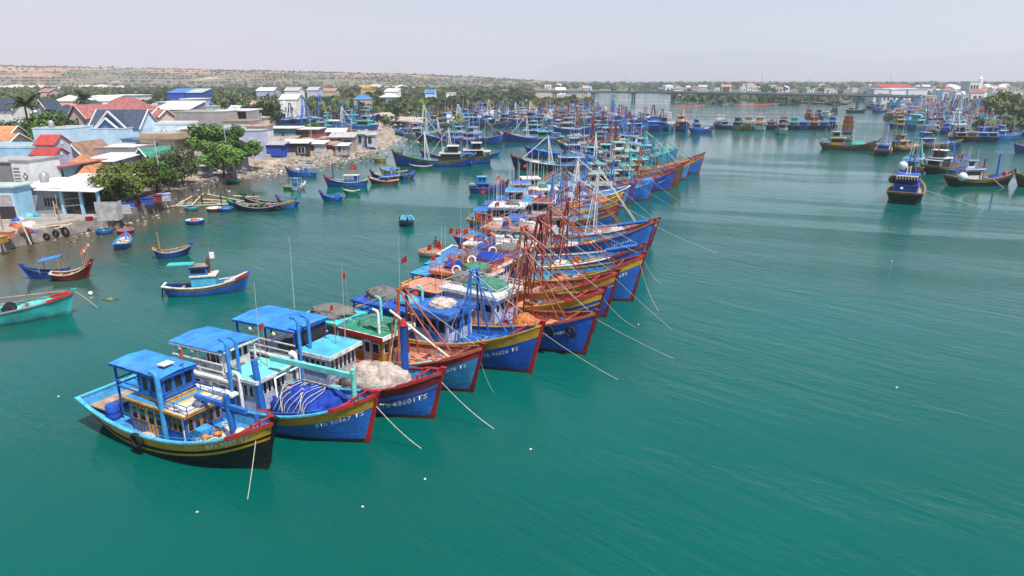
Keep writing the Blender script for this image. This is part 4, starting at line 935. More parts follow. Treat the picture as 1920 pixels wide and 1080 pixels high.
# ---------------------------------------------------------------- the row of boats at anchor
WHITE=paint('white')
ROW='fishing boats moored side by side in the long row'
def lamp_ball(b,x,y,z):
    return MB().lathe([(.02,-.17),(.12,-.12),(.17,0),(.12,.12),(.02,.17)],(x,y,z),10).build('lamp',paint('cream'),b)
def house_post(b,x,y,z0,z1,c='white',r=.05): return MB().bar((x,y,z0),(x,y,z1),r,6).build('post',paint(c),b)
def derrick(b,x,y,z0,ht,c,tipc=None,r=.17,lean=0.0):
    p=MB().bar((x,y,z0),(x+lean,y,z0+ht),r,8,r*.85).build('mast',paint(c,'h'),b)
    if tipc: MB().bar((x+lean,y,z0+ht),(x+lean*1.08,y,z0+ht+.4),r*1.1,8,r*.4).build('mast_cap',paint(tipc),p)
    return p
def small_clutter(b,h,n,seed,where,desc,z=None,x0=-.2,x1=.8):
    "odd bits lying about the deck: coils, floats, folded tarps, each one a thing of its own"
    rr=random.Random(seed)
    n=int(n*1.7); kinds=['rope_coil','float','folded_tarp','bucket']
    cols=['white','red','grey','blue','cream','teal','rust','orange']
    for i in range(n):
        t=rr.uniform(x0,x1); zz=h.dz(t) if z is None else z; y=rr.uniform(-1,1)*max(0,h.y(t,h.dz(t))-.85); k=kinds[rr.randrange(4)]; c=cols[rr.randrange(8)]
        x=-h.L/2+h.L*t
        if k=='rope_coil':
            m=MB()
            for q in range(3): m.ring((0,0,.06+q*.09),(0,0,1),.34-q*.06,.06,12,5)
            stuff_rest(b,k,m,ROPE,(x,y,zz+.05),'coil of pale rope on the deck of '+where,'rope','rope coils on the decks')
        elif k=='float':
            stuff_rest(b,k,MB().lathe([(.03,-.24),(.17,-.17),(.24,0),(.17,.17),(.03,.24)],n=10),paint(c),(x,y,zz+.26),f'{c} net float lying on the deck of '+where,'float','net floats on the decks')
        elif k=='folded_tarp':
            stuff_rest(b,k,MB().blob((0,0,0),(.42,.34,.35),i+seed,.3,12,5,True),NETS[['tarp','grey','orange','beige'][i%4]],(x,y,zz),f"crumpled {['blue','grey','orange','beige'][i%4]} tarp on the deck of "+where,'tarp','crumpled tarps on the decks')
        else:
            stuff_rest(b,k,MB().lathe([(.16,0),(.22,.4),(.24,.41),(.2,.39),(.15,.05)],n=10,cap=False).lathe([(.001,.02),(.16,.02)],n=10,cap=False),paint(c),(x,y,zz+.05),f'{c} bucket on the deck of '+where,'bucket','buckets on the decks')
# boat 1: black hull, two yellow strakes, blue and ochre house
h=Hull(14.4,4.4,1.15,2.95,1.85,1.0,.8,.84,2.8); W1='the black hulled boat'
b=b1=boat('fishing_boat','black fishing boat with yellow stripes, blue wheelhouse and flat blue roof, nearest in the row','fishing boat',(-13.2,32.2,0),-28,h,ROW)
hull_parts(b,h,'black','yellow','cyan','light','light','black',None,.46,[(.74,.17,'yellow')],'red',24)
text_on_hull(h,'BTh 9285 TS',.775,.40,WHITE,b,.43)
MB().box(-6.9,-5.3,-1.35,1.35,1.25,1.32).build('aft_platform',paint('wood','w'),b)
cabin(b,-3.0,.1,2.5,.55,2.05,'ochre','yellow','light',0,4,True,.18,.12,.45,.85)
for i in range(9): MB().box(-2.9+i*.33,-2.8+i*.33,-1.285,-1.255,.6,2.5).build('batten',paint('blue'),b)
cabin(b,.1,1.7,2.4,.55,1.95,'blue','ochre','cream',5,3,False,.2,.14,.5,.9)
MB().box(-2.2,.0,-1.0,1.0,2.75,3.0).build('upper_deck_base',paint('yellow'),b)
cabin(b,-2.0,-.1,2.1,3.0,1.35,'blue','blue','blue',3,2,True,.05,.06,.3,.9,rname='upper_roof')
canopy(b,-4.5,.1,2.3,4.5,1.3,'azure','royal',9,.10,(3.0,3.35),'blue')
MB().box(-1.2,-.6,-.4,.3,4.68,4.74).build('roof_hatch',paint('cream'),b)
railing(b,.0,2.1,2.5,2.68,.55,'mid')
stovepipe(b,.1,-1.35,.6,4.2,'light',.15,.5,-1)
stovepipe(b,1.5,-1.15,.9,2.1,'white',.09,.45,-1)
flag(b,.3,.2,4.6,1.1,.6,2.6,.4)
derrick(b,4.1,.0,.7,3.1,'blue',None,.2,-.35)
MB().box(1.2,5.2,-.10,.10,3.05,3.30).build('boom',paint('mid'),b)
derrick(b,5.6,.3,.8,2.2,'blue',None,.14)
MB().box(2.4,4.5,-1.0,.9,.9,1.18).build('fish_hatch',paint('white','w'),b)
MB().box(1.75,2.35,-.8,.0,.7,1.6).build('engine_box',paint('light','w'),b)
winch(b,2.2,-1.35,.75,.3,.5,'grey')
drum(b,-4.9,-1.15,.62,'royal','blue plastic barrel on the aft deck of '+W1,False,.38,1.1)
crate(b,5.2,-.45,1.0,(.7,.6,.75),'royal','dark blue box near the bow of '+W1); crate(b,5.5,.5,1.0,(.5,.5,.6),'maroon','reddish box in the bow of '+W1)
stuff_rest(b,'buoy',MB().lathe([(.04,-.4),(.25,-.33),(.32,-.1),(.32,.15),(.2,.36),(.05,.42)],n=12),paint('cream'),(5.0,-.35,1.9),'cream plastic jug hung from the mast of '+W1,'float')
net_heap(b,h,4.45,1.0,1.0,.55,NETS['green'],'small dark green net heap at the mast of '+W1,4,z=1.0)
net_heap(b,h,-1.4,1.0,1.3,.35,NETS['beige'],'pile of pale rags beside the wheelhouse of '+W1,7,y=-1.55,z=.55)
net_heap(b,h,1.5,.7,.8,.3,NETS['grey'],'grey rags on the low roof of '+W1,9,z=2.68)
stuff_rest(b,'hose',MB().tube([(math.cos(k*.5)*.5,math.sin(k*.5)*.4,.02*k) for k in range(14)],.07,5),paint('yellow'),(3.2,-.7,1.2),'yellow hose coiled on the deck of '+W1,'hose')
deck_fittings(b,h,.62,.62,'light','red',1); small_clutter(b,h,14,31,W1,'',None,.62,.9)
tyre(b,h,.42,'tyre fender hanging on the black hull',-1,.9)
mooring(b,h,at(462,940),'pale line from the bow of the black boat straight down into the water',.15,.93,-1,.024)
# boat 2: blue hull with yellow band
h=Hull(15.4,4.5,1.15,3.1,1.85,.8,.8,.84,2.9); W2='the yellow banded second boat'
b=boat('fishing_boat','blue boat with yellow band, big blue roof and blue net heap, second in the row','fishing boat',(-8.3,35,0),-26,h,ROW)
hull_parts(b,h,'mid','yellow','cyan','light','light','red','black',.52,(),'red',24)
text_on_hull(h,'BTh 90967 TS',.80,.42,WHITE,b,.95)
cabin(b,-6.2,-2.2,2.7,.55,2.0,'lavender','white','white',0,5,True,.25,.14)
cabin(b,-2.2,-.2,2.4,.55,2.25,'lavender','white','turq',6,4,False,.3,.22,.55,.9)
canopy(b,-7.0,-2.5,3.0,4.5,2.6,'azure','white',12,.14,(3.0,3.5),'white')
cabin(b,-4.4,-2.9,2.1,2.82,1.4,'white','white','blue',4,3,True,.02,.05,.4,.9,rname='pilot_roof')
for x,y in ((-5.3,-1.5),(-4.2,-1.5)): lamp_ball(b,x-.8,y+.15,4.05)
MB().box(-3.4,-1.4,-2.0,-1.45,1.9,2.05).build('side_bench',paint('white'),b)
MB().box(-5.2,-3.5,-2.0,-1.45,1.75,1.9).build('side_bench',paint('white'),b)
for y in (-1.55,-1.05): stovepipe(b,-1.8+.5*(y+1.5),y,.7,4.6,'azure',.11,.55,-1)
stovepipe(b,-1.2,-1.45,.7,2.6,'white',.11,.4,-1); stovepipe(b,.7,1.3,.7,3.1,'white',.1,.5,-1)
derrick(b,.2,-1.2,.7,3.6,'blue',None,.22,-.3)
flag(b,-.9,.5,2.9,3.0,.5,2.8,.4); antenna(b,-1.2,.3,3.0,5.5)
m=MB().bar((1.6,-.6,2.0),(1.6,-.35,2.0),.62,16); m.bar((1.6,-.5,.7),(1.6,-.5,2.0),.09,6); m.build('net_hauler',paint('grey'),b)
MB().tube([(.9,-.7,.9),(.9,-.7,3.1),(.9,1.3,3.1),(.9,1.3,.9)],.07,6).build('frame_arch',paint('white'),b)
derrick(b,6.0,.2,1.1,3.2,'turq',None,.17)
MB().box(-.2,6.1,.06,.3,3.75,4.05).build('boom',paint('turq','h'),b)
MB().bar((-1.0,.18,2.2),(1.5,.18,3.6),.07,6).build('brace',paint('turq'),b)
net_heap(b,h,2.9,3.1,4.9,1.7,NETS['blue'],'blue net heap with white ropes on the deck of '+W2,2,11)
net_heap(b,h,5.9,.8,1.0,.6,NETS['grey'],'grey net pile in the bow of '+W2,5)
crate(b,.4,-1.5,.75,(.7,.6,.5),'maroon','dark red box on the side deck of '+W2)
deck_fittings(b,h,.84,.84,'light','red',1); small_clutter(b,h,12,8,W2,'',None,.5,.9)
net_heap(b,h,-3.6,1.6,2.0,.5,NETS['grey'],'grey gear piled under the roof of '+W2,12,z=2.65)
mooring(b,h,at(797,841),'pale line from the red bow of the yellow banded boat to the water',.3,.975,-1,.024)
# boat 3: blue hull with red band
h=Hull(16.3,4.7,1.2,3.2,1.8,.8,.8,.84,2.9); W3='the red banded boat 98601'
b=boat('fishing_boat','blue fishing boat with dark red band, white painted number 98601 and beige net heap','fishing boat',(-4.9,37.9,0),-27,h,ROW)
hull_parts(b,h,'mid','maroon','red','cyan','light','red','maroon',.5,[(.9,.08,'maroon')],'red',24)
text_on_hull(h,'BTh 98601TS',.775,.52,WHITE,b,1.42)
cabin(b,-6.6,-1.6,2.8,.55,2.0,'lavender','white','white',0,6,True,.25,.14)
cabin(b,-1.6,.5,2.6,.55,2.6,'lavender','white','cyan',6,4,False,.3,.26,.58,.92)
canopy(b,-7.4,-1.9,3.3,4.75,2.6,'azure','royal',14,.14,(3.1,3.6),'white')
MB().box(-2.2,-2.1,-1.3,1.4,2.7,4.5).build('screen',paint('dark'),b)
for x,y in ((-5.0,-1.65),(-2.9,-1.65)): lamp_ball(b,x-.8,y+.1,4.2)
for y in (-1.6,-1.0): stovepipe(b,-1.5+.5*(y+1.6),y,.7,4.9,'azure',.11,.6,-1)
stovepipe(b,-1.9,-1.6,.7,2.5,'white',.11,.4,-1)
flag(b,-.3,.4,3.3,2.8,.5,2.9,.4); antenna(b,-.2,1.2,3.4,5.0); antenna(b,-4.5,1.2,5.0,5.0)
railing(b,.8,2.4,3.0,.9,.9,'maroon')
derrick(b,4.8,.9,1.0,4.4,'royal','red',.26)
net_heap(b,h,3.3,3.3,5.2,1.85,NETS['beige'],'large beige net heap on the deck of '+W3,6)
net_heap(b,h,6.3,.8,1.1,.6,NETS['beige'],'small beige net pile in the bow of '+W3,8)
MB().box(.9,1.6,-2.0,-1.5,.9,1.6).build('engine_box',paint('turq','w'),b)
deck_fittings(b,h,.84,.84,'light','red',1); small_clutter(b,h,12,14,W3,'',None,.5,.92)
net_heap(b,h,-3.6,1.6,2.4,.5,NETS['grey'],'grey gear piled under the blue roof of '+W3,15,z=2.8)
mooring(b,h,at(935,805),'pale line from the bow of boat 98601 down to the water',.32,.975,-1,.024)
# boat 4: ochre wheelhouse
h=Hull(16.2,4.5,1.2,3.3,1.8,.9,.8,.84,2.7); W4='the boat with the ochre wheelhouse'
b=boat('fishing_boat','pale blue fishing boat with red rail, ochre wheelhouse and red masts','fishing boat',(-2.7,41.6,0),-31,h,ROW)
hull_parts(b,h,'light','red','rust','salmon','salmon','maroon','maroon',.4,(),'rust',22)
text_on_hull(h,'BTh 98376 TS',.80,.40,WHITE,b,1.0)
cabin(b,-2.6,.8,2.9,.6,2.35,'ochre','white','green',3,4,True,.3,.3,.52,.84)
MB().box(-2.95,1.2,-1.80,-1.765,2.98,3.24).build('red_fascia',paint('red'),b)
canopy(b,-7.2,-3.2,3.2,3.4,1.0,'teal','teal',5,.12,(2.2,),'teal')
net_heap(b,h,-5.2,2.6,3.6,.5,NETS['grey'],'dark grey net heap over the stern of '+W4,21,z=3.42)
net_heap(b,h,-1.0,2.2,2.6,.35,NETS['green'],'flat green net heap on the wheelhouse of '+W4,22,z=3.28)
gallows(b,h,1.4,6.4,'rust',.2,.26,'rust',5.2,False,2,.075)
MB().bar((1.2,-.9,5.0),(5.6,-.3,2.3),.09,6).build('boom',paint('cream'),b)
m=MB().bar((2.0,-1.0,1.6),(2.0,-.6,1.6),.62,16); m.build('net_hauler',paint('grey'),b)
stovepipe(b,.4,-1.2,.8,4.1,'white',.1,.45,-1); stovepipe(b,-.6,.2,3.3,2.0,'turq',.1,.45,-1)
MB().bar((2.1,-1.4,1.2),(4.3,-.2,1.7),.11,6).build('spar',paint('turq'),b)
net_heap(b,h,5.6,1.2,1.1,.7,mat('pink cloth',(.5,.1,.14),rough=.9),'pink tarp bundle in the bow of '+W4,23)
winch(b,3.0,0,.7,.4,.8); deck_fittings(b,h,.66,.76,'salmon','rust'); small_clutter(b,h,14,24,W4,'',None,.55,.92)
flag(b,-4.6,1.0,3.4,3.0,.6,2.7,.3)
mooring(b,h,at(930,735),'slack pale line hanging from the bow beside boat 98601',.55,.985,-1)
# boat 5: 96026
h=Hull(18.2,4.7,1.25,3.75,1.8,.9,.8,.84,2.7); W5='boat 96026'
b=boat('fishing_boat','royal blue fishing boat with yellow band and red stem, white number 96026','fishing boat',(1.3,44.7,0),-33,h,ROW)
hull_parts(b,h,'royal','yellow','yellow','light','blue','red','maroon',.62,(),None,24)
text_on_hull(h,'BTh 96026 TS',.78,.44,WHITE,b,1.35)
cabin(b,-1.2,2.0,3.0,.65,2.75,'lavender','blue','blue',6,4,True,.3,.3,.55,.88)
canopy(b,-7.6,-1.9,3.6,3.3,1.2,'royal','royal',6,.12,(2.0,2.6),'royal')
net_heap(b,h,-5.8,2.4,2.6,.8,NETS['grey'],'grey net heap on the stern roof of '+W5,31,z=3.3)
net_heap(b,h,.4,2.0,2.0,.45,NETS['beige'],'pale net on the wheelhouse roof of '+W5,32,z=3.72)
bm=MB().blob((0,0,0),(1.15,.75,.55),1,.06,14,7,True); stuff_rest(b,'dinghy',bm,paint('cyan'),(-2.9,-.3,3.5),'upturned pale blue dinghy on the stern roof of '+W5,'dinghy')
gallows(b,h,3.2,6.9,'blue',.2,.30,'mid',6.5,False,2,.08)
flag(b,-4.0,1.2,3.3,3.4,.7,2.9,.4); flag(b,-1.2,1.2,3.5,3.6,.6,2.9,.3); antenna(b,-3.0,-1.0,3.3,5.5); antenna(b,-.4,.9,3.6,5.8)
stovepipe(b,-2.0,.5,1.0,3.6,'turq',.1,.5,-1)
winch(b,4.3,0,.8,.4,.8,'royal'); deck_fittings(b,h,.66,.78,'mid','red'); small_clutter(b,h,12,33,W5,'',None,.62,.92)
mooring(b,h,at(1165,712),'long pale line running to the water from the bow of boat 96026',.2,.975,-1)
def gear_red(bb): MB().bar((-1.0,-2.0,1.4),(4.2,-1.6,1.2),.14,8).build('spar',paint('rust'),bb)
# boat 6: lavender cabin, orange deck
h=Hull(19,4.8,1.3,3.4,1.8,.8,.8,.84,2.7); W6='boat 99486'
b=boat('fishing_boat','royal blue fishing boat with large lavender cabin, orange deck and rust red gallows, number 99486','fishing boat',(5.5,48.1,0),-33,h,ROW)
hull_parts(b,h,'royal',None,'rust','salmon','rust','maroon','maroon',.4,(),'rust',24,ribs=True)
text_on_hull(h,'BTh 99486 TS',.80,.42,WHITE,b,1.0)
cabin(b,-3.4,1.6,3.3,.7,2.85,'lavender','white','white',5,5,True,.3,.3,.6,.84)
MB().box(-3.0,-.4,-2.05,-1.66,2.35,2.5).build('side_awning',paint('white'),b)
railing(b,-3.4,2.0,3.5,3.9,.5,'white')
net_heap(b,h,-.4,2.8,3.6,.7,NETS['green'],'green grey net heap on the lavender cabin of '+W6,41,z=3.9)
net_heap(b,h,-2.9,1.6,1.6,.9,NETS['grey'],'grey net bundle on the cabin roof of '+W6,42,z=3.9)
canopy(b,-8.2,-3.9,3.4,3.2,1.3,'salmon','blue',5,.12,(2.2,),'blue')
gallows(b,h,2.6,7.6,'rust',.9,.34,'rust',6.6,True,2,.075); gear_red(b)
net_heap(b,h,3.4,1.6,1.9,1.1,NETS['orange'],'orange net bundle at the foot of the gallows of '+W6,43)
winch(b,2.1,-1.2,.9,.45,.8,'rust')
derrick(b,7.2,-.9,1.6,1.3,'mid',None,.17)
flag(b,-5.6,.8,3.3,3.6,.7,2.9,.35); flag(b,-4.2,-.6,3.3,3.8,.6,2.8,.2)
for t in (.845,.93): tyre(b,h,t,f"{'tyre' if t<.9 else 'small tyre'} hanging from the bow of "+W6,-1,2.0)
deck_fittings(b,h,.7,.8,'salmon','rust'); small_clutter(b,h,12,44,W6,'',None,.65,.92)
mooring(b,h,at(1270,672),'pale line running far out from the bow of boat 99486',.15,.975,-1)
# boats 7 and 8: orange decks, yellow bands
def orange_trawler(pb,hd,L,B,hb,label,Wn,band,roofc,deckc,seed,gcol='rust',gh=8.2,lx=1.4,hull='royal',text=None,innerc='rust',wallc='maroon',stripe=True,roof2='orange'):
    rr=random.Random(seed); h=Hull(L,B,1.35,hb,1.9,.9,.8,.84,2.7)
    b=boat('fishing_boat',label,'fishing boat',pb,hd,h,ROW)
    hull_parts(b,h,hull,band,band or 'rust',deckc,innerc,'maroon','maroon',.55,[(.95,.16,band)] if stripe and band else (),'red',22,ribs=True)
    if text: text_on_hull(h,text,.82,.44,WHITE,b,1.2)
    xc=-L*.18
    cabin(b,xc-2.6,xc+2.2,B*.68,.75,2.7,wallc,'white',roofc,5,5,True,.35,.22,.6,.86)
    MB().box(xc-2.97,xc+2.68,-B*.34-.38,-B*.34-.355,3.42,3.7).build('fascia',paint(roof2),b)
    railing(b,xc-2.8,xc+2.4,B*.8,3.75,.6,'rust')
    net_heap(b,h,xc+.9,2.4,2.8,.75,NETS[['grey','blue','green','brown'][seed%4]],'net heap on the cabin roof of '+Wn,seed,z=3.72)
    net_heap(b,h,xc-1.6,1.8,1.6,.6,NETS[['blue','grey'][seed%2]],'second smaller net heap on the cabin roof of '+Wn,seed+1,z=3.72)
    canopy(b,-L*.46,xc-2.9,B*.7,3.1,1.3,['azure','light','light','azure'][seed%4],'blue',5,.12,(2.1,),'white')
    gallows(b,h,lx,gh,gcol,.9,.34,gcol,L/2-2.6,True,2,.075)
    winch(b,lx+1.6,0,.9,.5,1.0,'brown')
    for i in range(3): antenna(b,xc-2.5+i*1.7,rr.uniform(-1.2,1.2),3.7,rr.uniform(3,5.5))
    flag(b,xc-3.4,rr.uniform(-1,1),3.1,rr.uniform(2.2,3.6),.7,2.9,.3); flag(b,xc-.8,rr.uniform(-1,1),3.7,2.2,.6,2.8,.3)
    lifering(b,(xc+.2,-B*.34-.5,4.15),'white life ring on the cabin rail of '+Wn)
    stovepipe(b,xc-.6,-B*.3,.9,4.0,'rust',.13,.5,-1)
    net_heap(b,h,L*.27,2.2,2.6,.65,NETS[['grey','beige','brown'][seed%3]],'grey and tan net heap on the foredeck of '+Wn,seed+2)
    deck_fittings(b,h,.62,.72,'salmon','rust'); small_clutter(b,h,11,seed,Wn,'',None,.6,.93)
    return b,h
b,h=orange_trawler((6.6,52.7,0),-31,19.4,4.7,3.8,'blue fishing boat with yellow band and blue stripe, orange deck and low orange roofed cabin','the orange decked boat beyond 99486','yellow','salmon','salmon',50)
b7=b
mooring(b,h,at(1197,612),'slack pale line curving down from the bow beyond boat 99486',.5,.98,-1)
b,h=orange_trawler((8.2,56.6,0),-28,19.8,4.7,4.1,'blue fishing boat with ochre rail, brown cluttered foredeck and tall rust red gallows','the ochre railed boat','ochre','orange','salmon',53,'maroon',8.4,1.6,'royal',None,'rust','lavender')
mooring(b,h,at(1262,618),'pale line with a white float running out past boat 90424',.1,.98,-1)
b,h=orange_trawler((11.3,61.1,0),-22,21.2,5.0,4.5,'bright blue fishing boat with yellow band and light blue deck, number 90424','boat 90424','yellow','blue','cyan',56,'rust',8.5,.5,'mid','BTh 90424TS','light','navy',False,'red')
mooring(b,h,at(1240,585),'slack pale line curving from the bow of boat 90424',.8,.98,-1)
def red_rail_boat(pb,hd,L,B,hb,label,Wn,hull,band,seed,deckc='cyan',gh=8.0,gcol='maroon',text=None,rail='maroon',roofc='white',cab=(-.36,-.04),lx=2.0):
    rr=random.Random(seed); h=Hull(L,B,1.4,hb,2.0,1.0,.8,.84,2.7)
    b=boat('fishing_boat',label,'fishing boat',pb,hd,h,ROW)
    hull_parts(b,h,hull,band,rail if rail!='maroon' else 'white',deckc,'light','maroon','maroon',.5,(),rail,22,ribs=True)
    if text: text_on_hull(h,text,.82,.44,WHITE,b,1.15)
    x0,x1=L*cab[0],L*cab[1]
    cabin(b,x0,x1,B*.7,.8,2.3,'grey','white',roofc,5,6,True,.3,.18,.6,.86)
    railing(b,x0-.2,x1+.3,B*.8,3.3,.95,rail)
    for q in range(3): crate(b,x0+1.2+q*2.1,rr.uniform(-.9,.9),3.28,(.9,.8,.7),['white','blue','white','teal'][(q+seed)%4],f"{['white','blue','white','teal'][(q+seed)%4]} chest on the railed roof of "+Wn)
    drum(b,x0+2.6,-.9,3.28,'royal','blue barrel lying on the railed roof of '+Wn,True,.42,1.3)
    stovepipe(b,x0+3.4,-B*.36,1.0,3.6,'orange',.15,.7,-1); stovepipe(b,x0+5.3,-B*.36,1.0,3.5,'white',.12,.6,-1)
    gallows(b,h,lx,gh,gcol,.9,.33,gcol,L/2-2.8,True,2,.075)
    for i in range(5): antenna(b,x0+i*1.5,rr.uniform(-1.4,1.4),3.3,rr.uniform(3,6))
    flag(b,x0-.6,-1.3,2.2,2.6,.7,2.9,.3); flag(b,x0+1.0,.9,3.3,2.6,.7,2.9,.3); flag(b,x1,-1.2,3.3,2.0,.6,2.7,.3)
    lifering(b,(x1-.8,-B*.36-.35,3.9),'white life ring on the railing of '+Wn)
    net_heap(b,h,L*.28,2.6,3.0,.8,NETS['grey'],'grey net heap on the foredeck of '+Wn,seed+2); winch(b,lx+1.9,.2,1.0,.6,1.2,'orange')
    m=MB().bar((L*.33,-.7,h.hb-.5),(L*.47,-.5,h.hb+.15),.2,8); m.build('spar',paint('mid'),b)
    deck_fittings(b,h,.6,.7,'cream','maroon'); small_clutter(b,h,9,seed,Wn,'',None,.55,.93)
    return b,h
b,h=red_rail_boat((12.3,67.3,0),-17,21.6,5.2,3.9,'blue fishing boat with pale blue stern and dark red railed roof, white gunwale','the red railed boat','mid',None,61)
mooring(b,h,at(1250,533),'slack pale line trailing from the bow of the red railed boat',.9,.98,-1)
b,h=red_rail_boat((14.8,74.7,0),-20,23.5,5.6,4.9,'large blue fishing boat with heavy dark red bow rail and orange wheelhouse roof','the large red bowed boat','mid',None,64,'salmon',8.9,'rust','BTh 99164','rust','salmon',(-.34,-.02),2.2)
mooring(b,h,at(1345,474),'dark line running far out from the large red bowed boat',.15,.98,-1)
lifering(b,(-7.0,-2.4,4.5),'red life ring at the stern of the large red bowed boat','red')
# ---------------------------------------------------------------- the further boats: one trawler builder with less detail
def trawler(name,label,h,pb,hd,c,seed,group,lod=1,cat='fishing boat',parts=True,text=None):
    rr=random.Random(seed); L=h.L; B=h.B
    b=boat(name,label,cat,pb,hd,h,group)
    hull_parts(b,h,c['hull'],c.get('band'),c.get('cap','white'),c.get('deck','salmon'),c.get('inner','light'),c.get('stem','maroon'),c.get('boot','maroon') ,.5,(),c.get('tip'),14)
    if text: text_on_hull(h,text,.82,.46,WHITE,b,1.2)
    x0=-L*rr.uniform(.30,.36); x1=x0+L*rr.uniform(.2,.27); z0=h.hm-.55
    hh=rr.uniform(2.2,2.7)
    cabin(b,x0,x1,B*.66,z0,hh,c.get('wall','lavender'),c.get('trim','white'),c.get('roof','light'),1,1,False,.3,.2,.55,.86,lod=1)
    if rr.random()<.75:
        cabin(b,x0+.4,x0+.4+L*.11,B*.5,z0+hh+.22,1.5,c.get('wall2',c.get('wall','lavender')),c.get('trim','white'),c.get('roof2',c.get('roof','blue')),1,1,False,.3,.12,.3,.85,lod=1,rname='pilot_roof')
    xs=-L*.46
    m=MB().box(xs,x0-.2,-B*.36,B*.36,z0+2.1,z0+2.2); m.build('stern_roof',paint(c.get('roof2','blue'),'r'),b)
    pm=MB().bar((0,0,0),(0,0,1),.06,5).mesh('post',paint(c.get('trim','white')))
    for sx in (xs+.2,x0-.5):
        for sd in (-1,1):
            o=obj('post',pm,b); o.location=(sx,sd*B*.32,z0); o.scale=(1,1,2.1)
    gc=c.get('gal','rust')
    if gc: gallows(b,h,rr.uniform(.3,2.0),c.get('gh',rr.uniform(6.8,8.6)),gc,rr.uniform(.3,1.0),.3,c.get('boom',gc),L/2-2.6,rr.random()<.5,2,.075)
    deck_fittings(b,h,.62,.72,c.get('cap','wood'),c.get('stem','maroon'))
    for i in range(rr.randrange(4,8)): antenna(b,rr.uniform(x0-2,x1),rr.uniform(-1.2,1.2),z0+2,rr.uniform(4,6.5),[WIRE,WHITE,paint('wood')][i%3],.05)
    flag(b,rr.uniform(x0-2,x0),rr.uniform(-1,1),z0+2.1,rr.uniform(2,4),.6,2.9,.3)
    if rr.random()<.7: flag(b,rr.uniform(x0,x1),rr.uniform(-1,1),z0+hh,rr.uniform(2,3.4),.6,2.7,.3)
    m=MB().blob((L*.24,0,h.dz(.74)-.05),(1.5,1.3,.9),seed,.3,12,5,True); m.build('net_pile',NETS[['grey','blue','brown','green','beige','tarp'][seed%6]],b)
    m=MB().blob(((x0+x1)/2+.6,0,z0+hh+.2),(1.1,.9,.6),seed+4,.3,10,5,True); m.build('roof_gear',NETS[['green','grey','tarp','brown'][seed%4]],b)
    stovepipe(b,x1-.4,-B*.34,z0,3.4,['white','orange','grey'][seed%3],.12,.5,-1,6)
    return b,h
C1=dict(hull='mid',band=None,cap='white',deck='light',inner='light',wall='white',roof='light',gal='white',boom='cream')
far_row=[ # bow waterline px, py, heading, L, bow height, colours, label
 ((17.2,83.0),-15,20,3.4,dict(hull='mid',band='salmon',cap='lavender',deck='light',inner='salmon',wall='white',roof='maroon',gal='white',boom='cream',tip='rust',gh=9.6),'fishing boat with pinkish white bow and tall cream masts, behind the large red bowed boat'),
 ((13.0,90.0),-9,20,3.6,dict(hull='blue',band='ochre',cap='ochre',deck='light',inner='cyan',wall='white',roof='white',gal='mid',boom='mid',tip='maroon'),'blue fishing boat with ochre band and blue ladder masts in the middle of the row'),
 ((14.3,96.5),-3,20,3.6,dict(hull='navy',band='ochre',cap='ochre',deck='ochre',inner='light',wall='lavender',roof='light',gal='mid',boom='mid'),'dark fishing boat with ochre rail and blue masts in the middle of the row'),
 ((16.0,103.0),3,20,3.6,dict(hull='royal',band='ochre',cap='yellow',deck='salmon',inner='salmon',wall='white',roof='mid',gal='rust',boom='cream'),'royal blue fishing boat with yellow gunwale in the middle of the row'),
 ((18.2,109.9),8,21,3.6,dict(hull='light',band=None,cap='white',deck='light',inner='light',wall='white',roof='white',gal='white',boom='white'),'light blue fishing boat with white gunwale and tall white masts'),
 ((19.8,114.0),9,20,3.5,dict(hull='royal',band=None,cap='maroon',deck='light',inner='light',wall='lavender',roof='cyan',gal='mid',boom='mid'),'royal blue fishing boat with dark red rail next to the light blue bow'),
 ((23.6,117.6),9,20,3.4,dict(hull='mid',band=None,cap='light',deck='cyan',inner='light',wall='white',roof='cyan',gal='blue',boom='mid'),'mid blue fishing boat with pale gunwale, bow toward the open channel'),
 ((29.8,128.5),9,21,4.0,dict(hull='royal',band=None,cap='blue',deck='rust',inner='rust',wall='cream',roof='teal',gal='teal',boom='teal',tip='maroon'),'royal blue fishing boat with rust deck and turquoise masts near the row end'),
 ((32.5,134.0),9,20,3.9,dict(hull='brown',band=None,cap='brown',deck='brown',inner='brown',wall='grey',roof='brown',gal='rust',boom='rust'),'brown weathered fishing boat squeezed in near the end of the row'),
 ((36.3,143.0),9,20,3.9,dict(hull='light',band='yellow',cap='rust',deck='rust',inner='rust',wall='teal',roof='green',gal='teal',boom='turq'),'light blue fishing boat with red rail near the end of the row'),
 ((41.5,152.6),10,22,4.3,dict(hull='mid',band='yellow',cap='yellow',deck='rust',inner='salmon',wall='teal',roof='teal',gal='teal',boom='turq',tip='maroon'),'last blue fishing boat of the row, yellow band and orange deck'),
 ((40.5,173.0),9,20,3.8,dict(hull='light',band=None,cap='turq',deck='turq',inner='turq',wall='white',roof='turq',gal='teal',boom='turq'),'turquoise railed light blue boat moored behind the row end'),
]
for i,(pb,hd,L,hb,c,lb) in enumerate(far_row):
    h=Hull(L,5.0,1.4,hb,1.9,.9,.8,.84,2.7)
    b,h=trawler('fishing_boat',lb,h,(*pb,0),hd,c,100+i,ROW,text='BTh 90182TS' if i==4 else ('BTh 91' if i==7 else None))
    if i in (5,6): mooring(b,h,at(*((1305,410) if i==5 else (1285,384))),['dark line running out from the royal blue boat with red rail','short line from the mid blue boat with pale gunwale'][i-5],.1,.98,-1,.016)
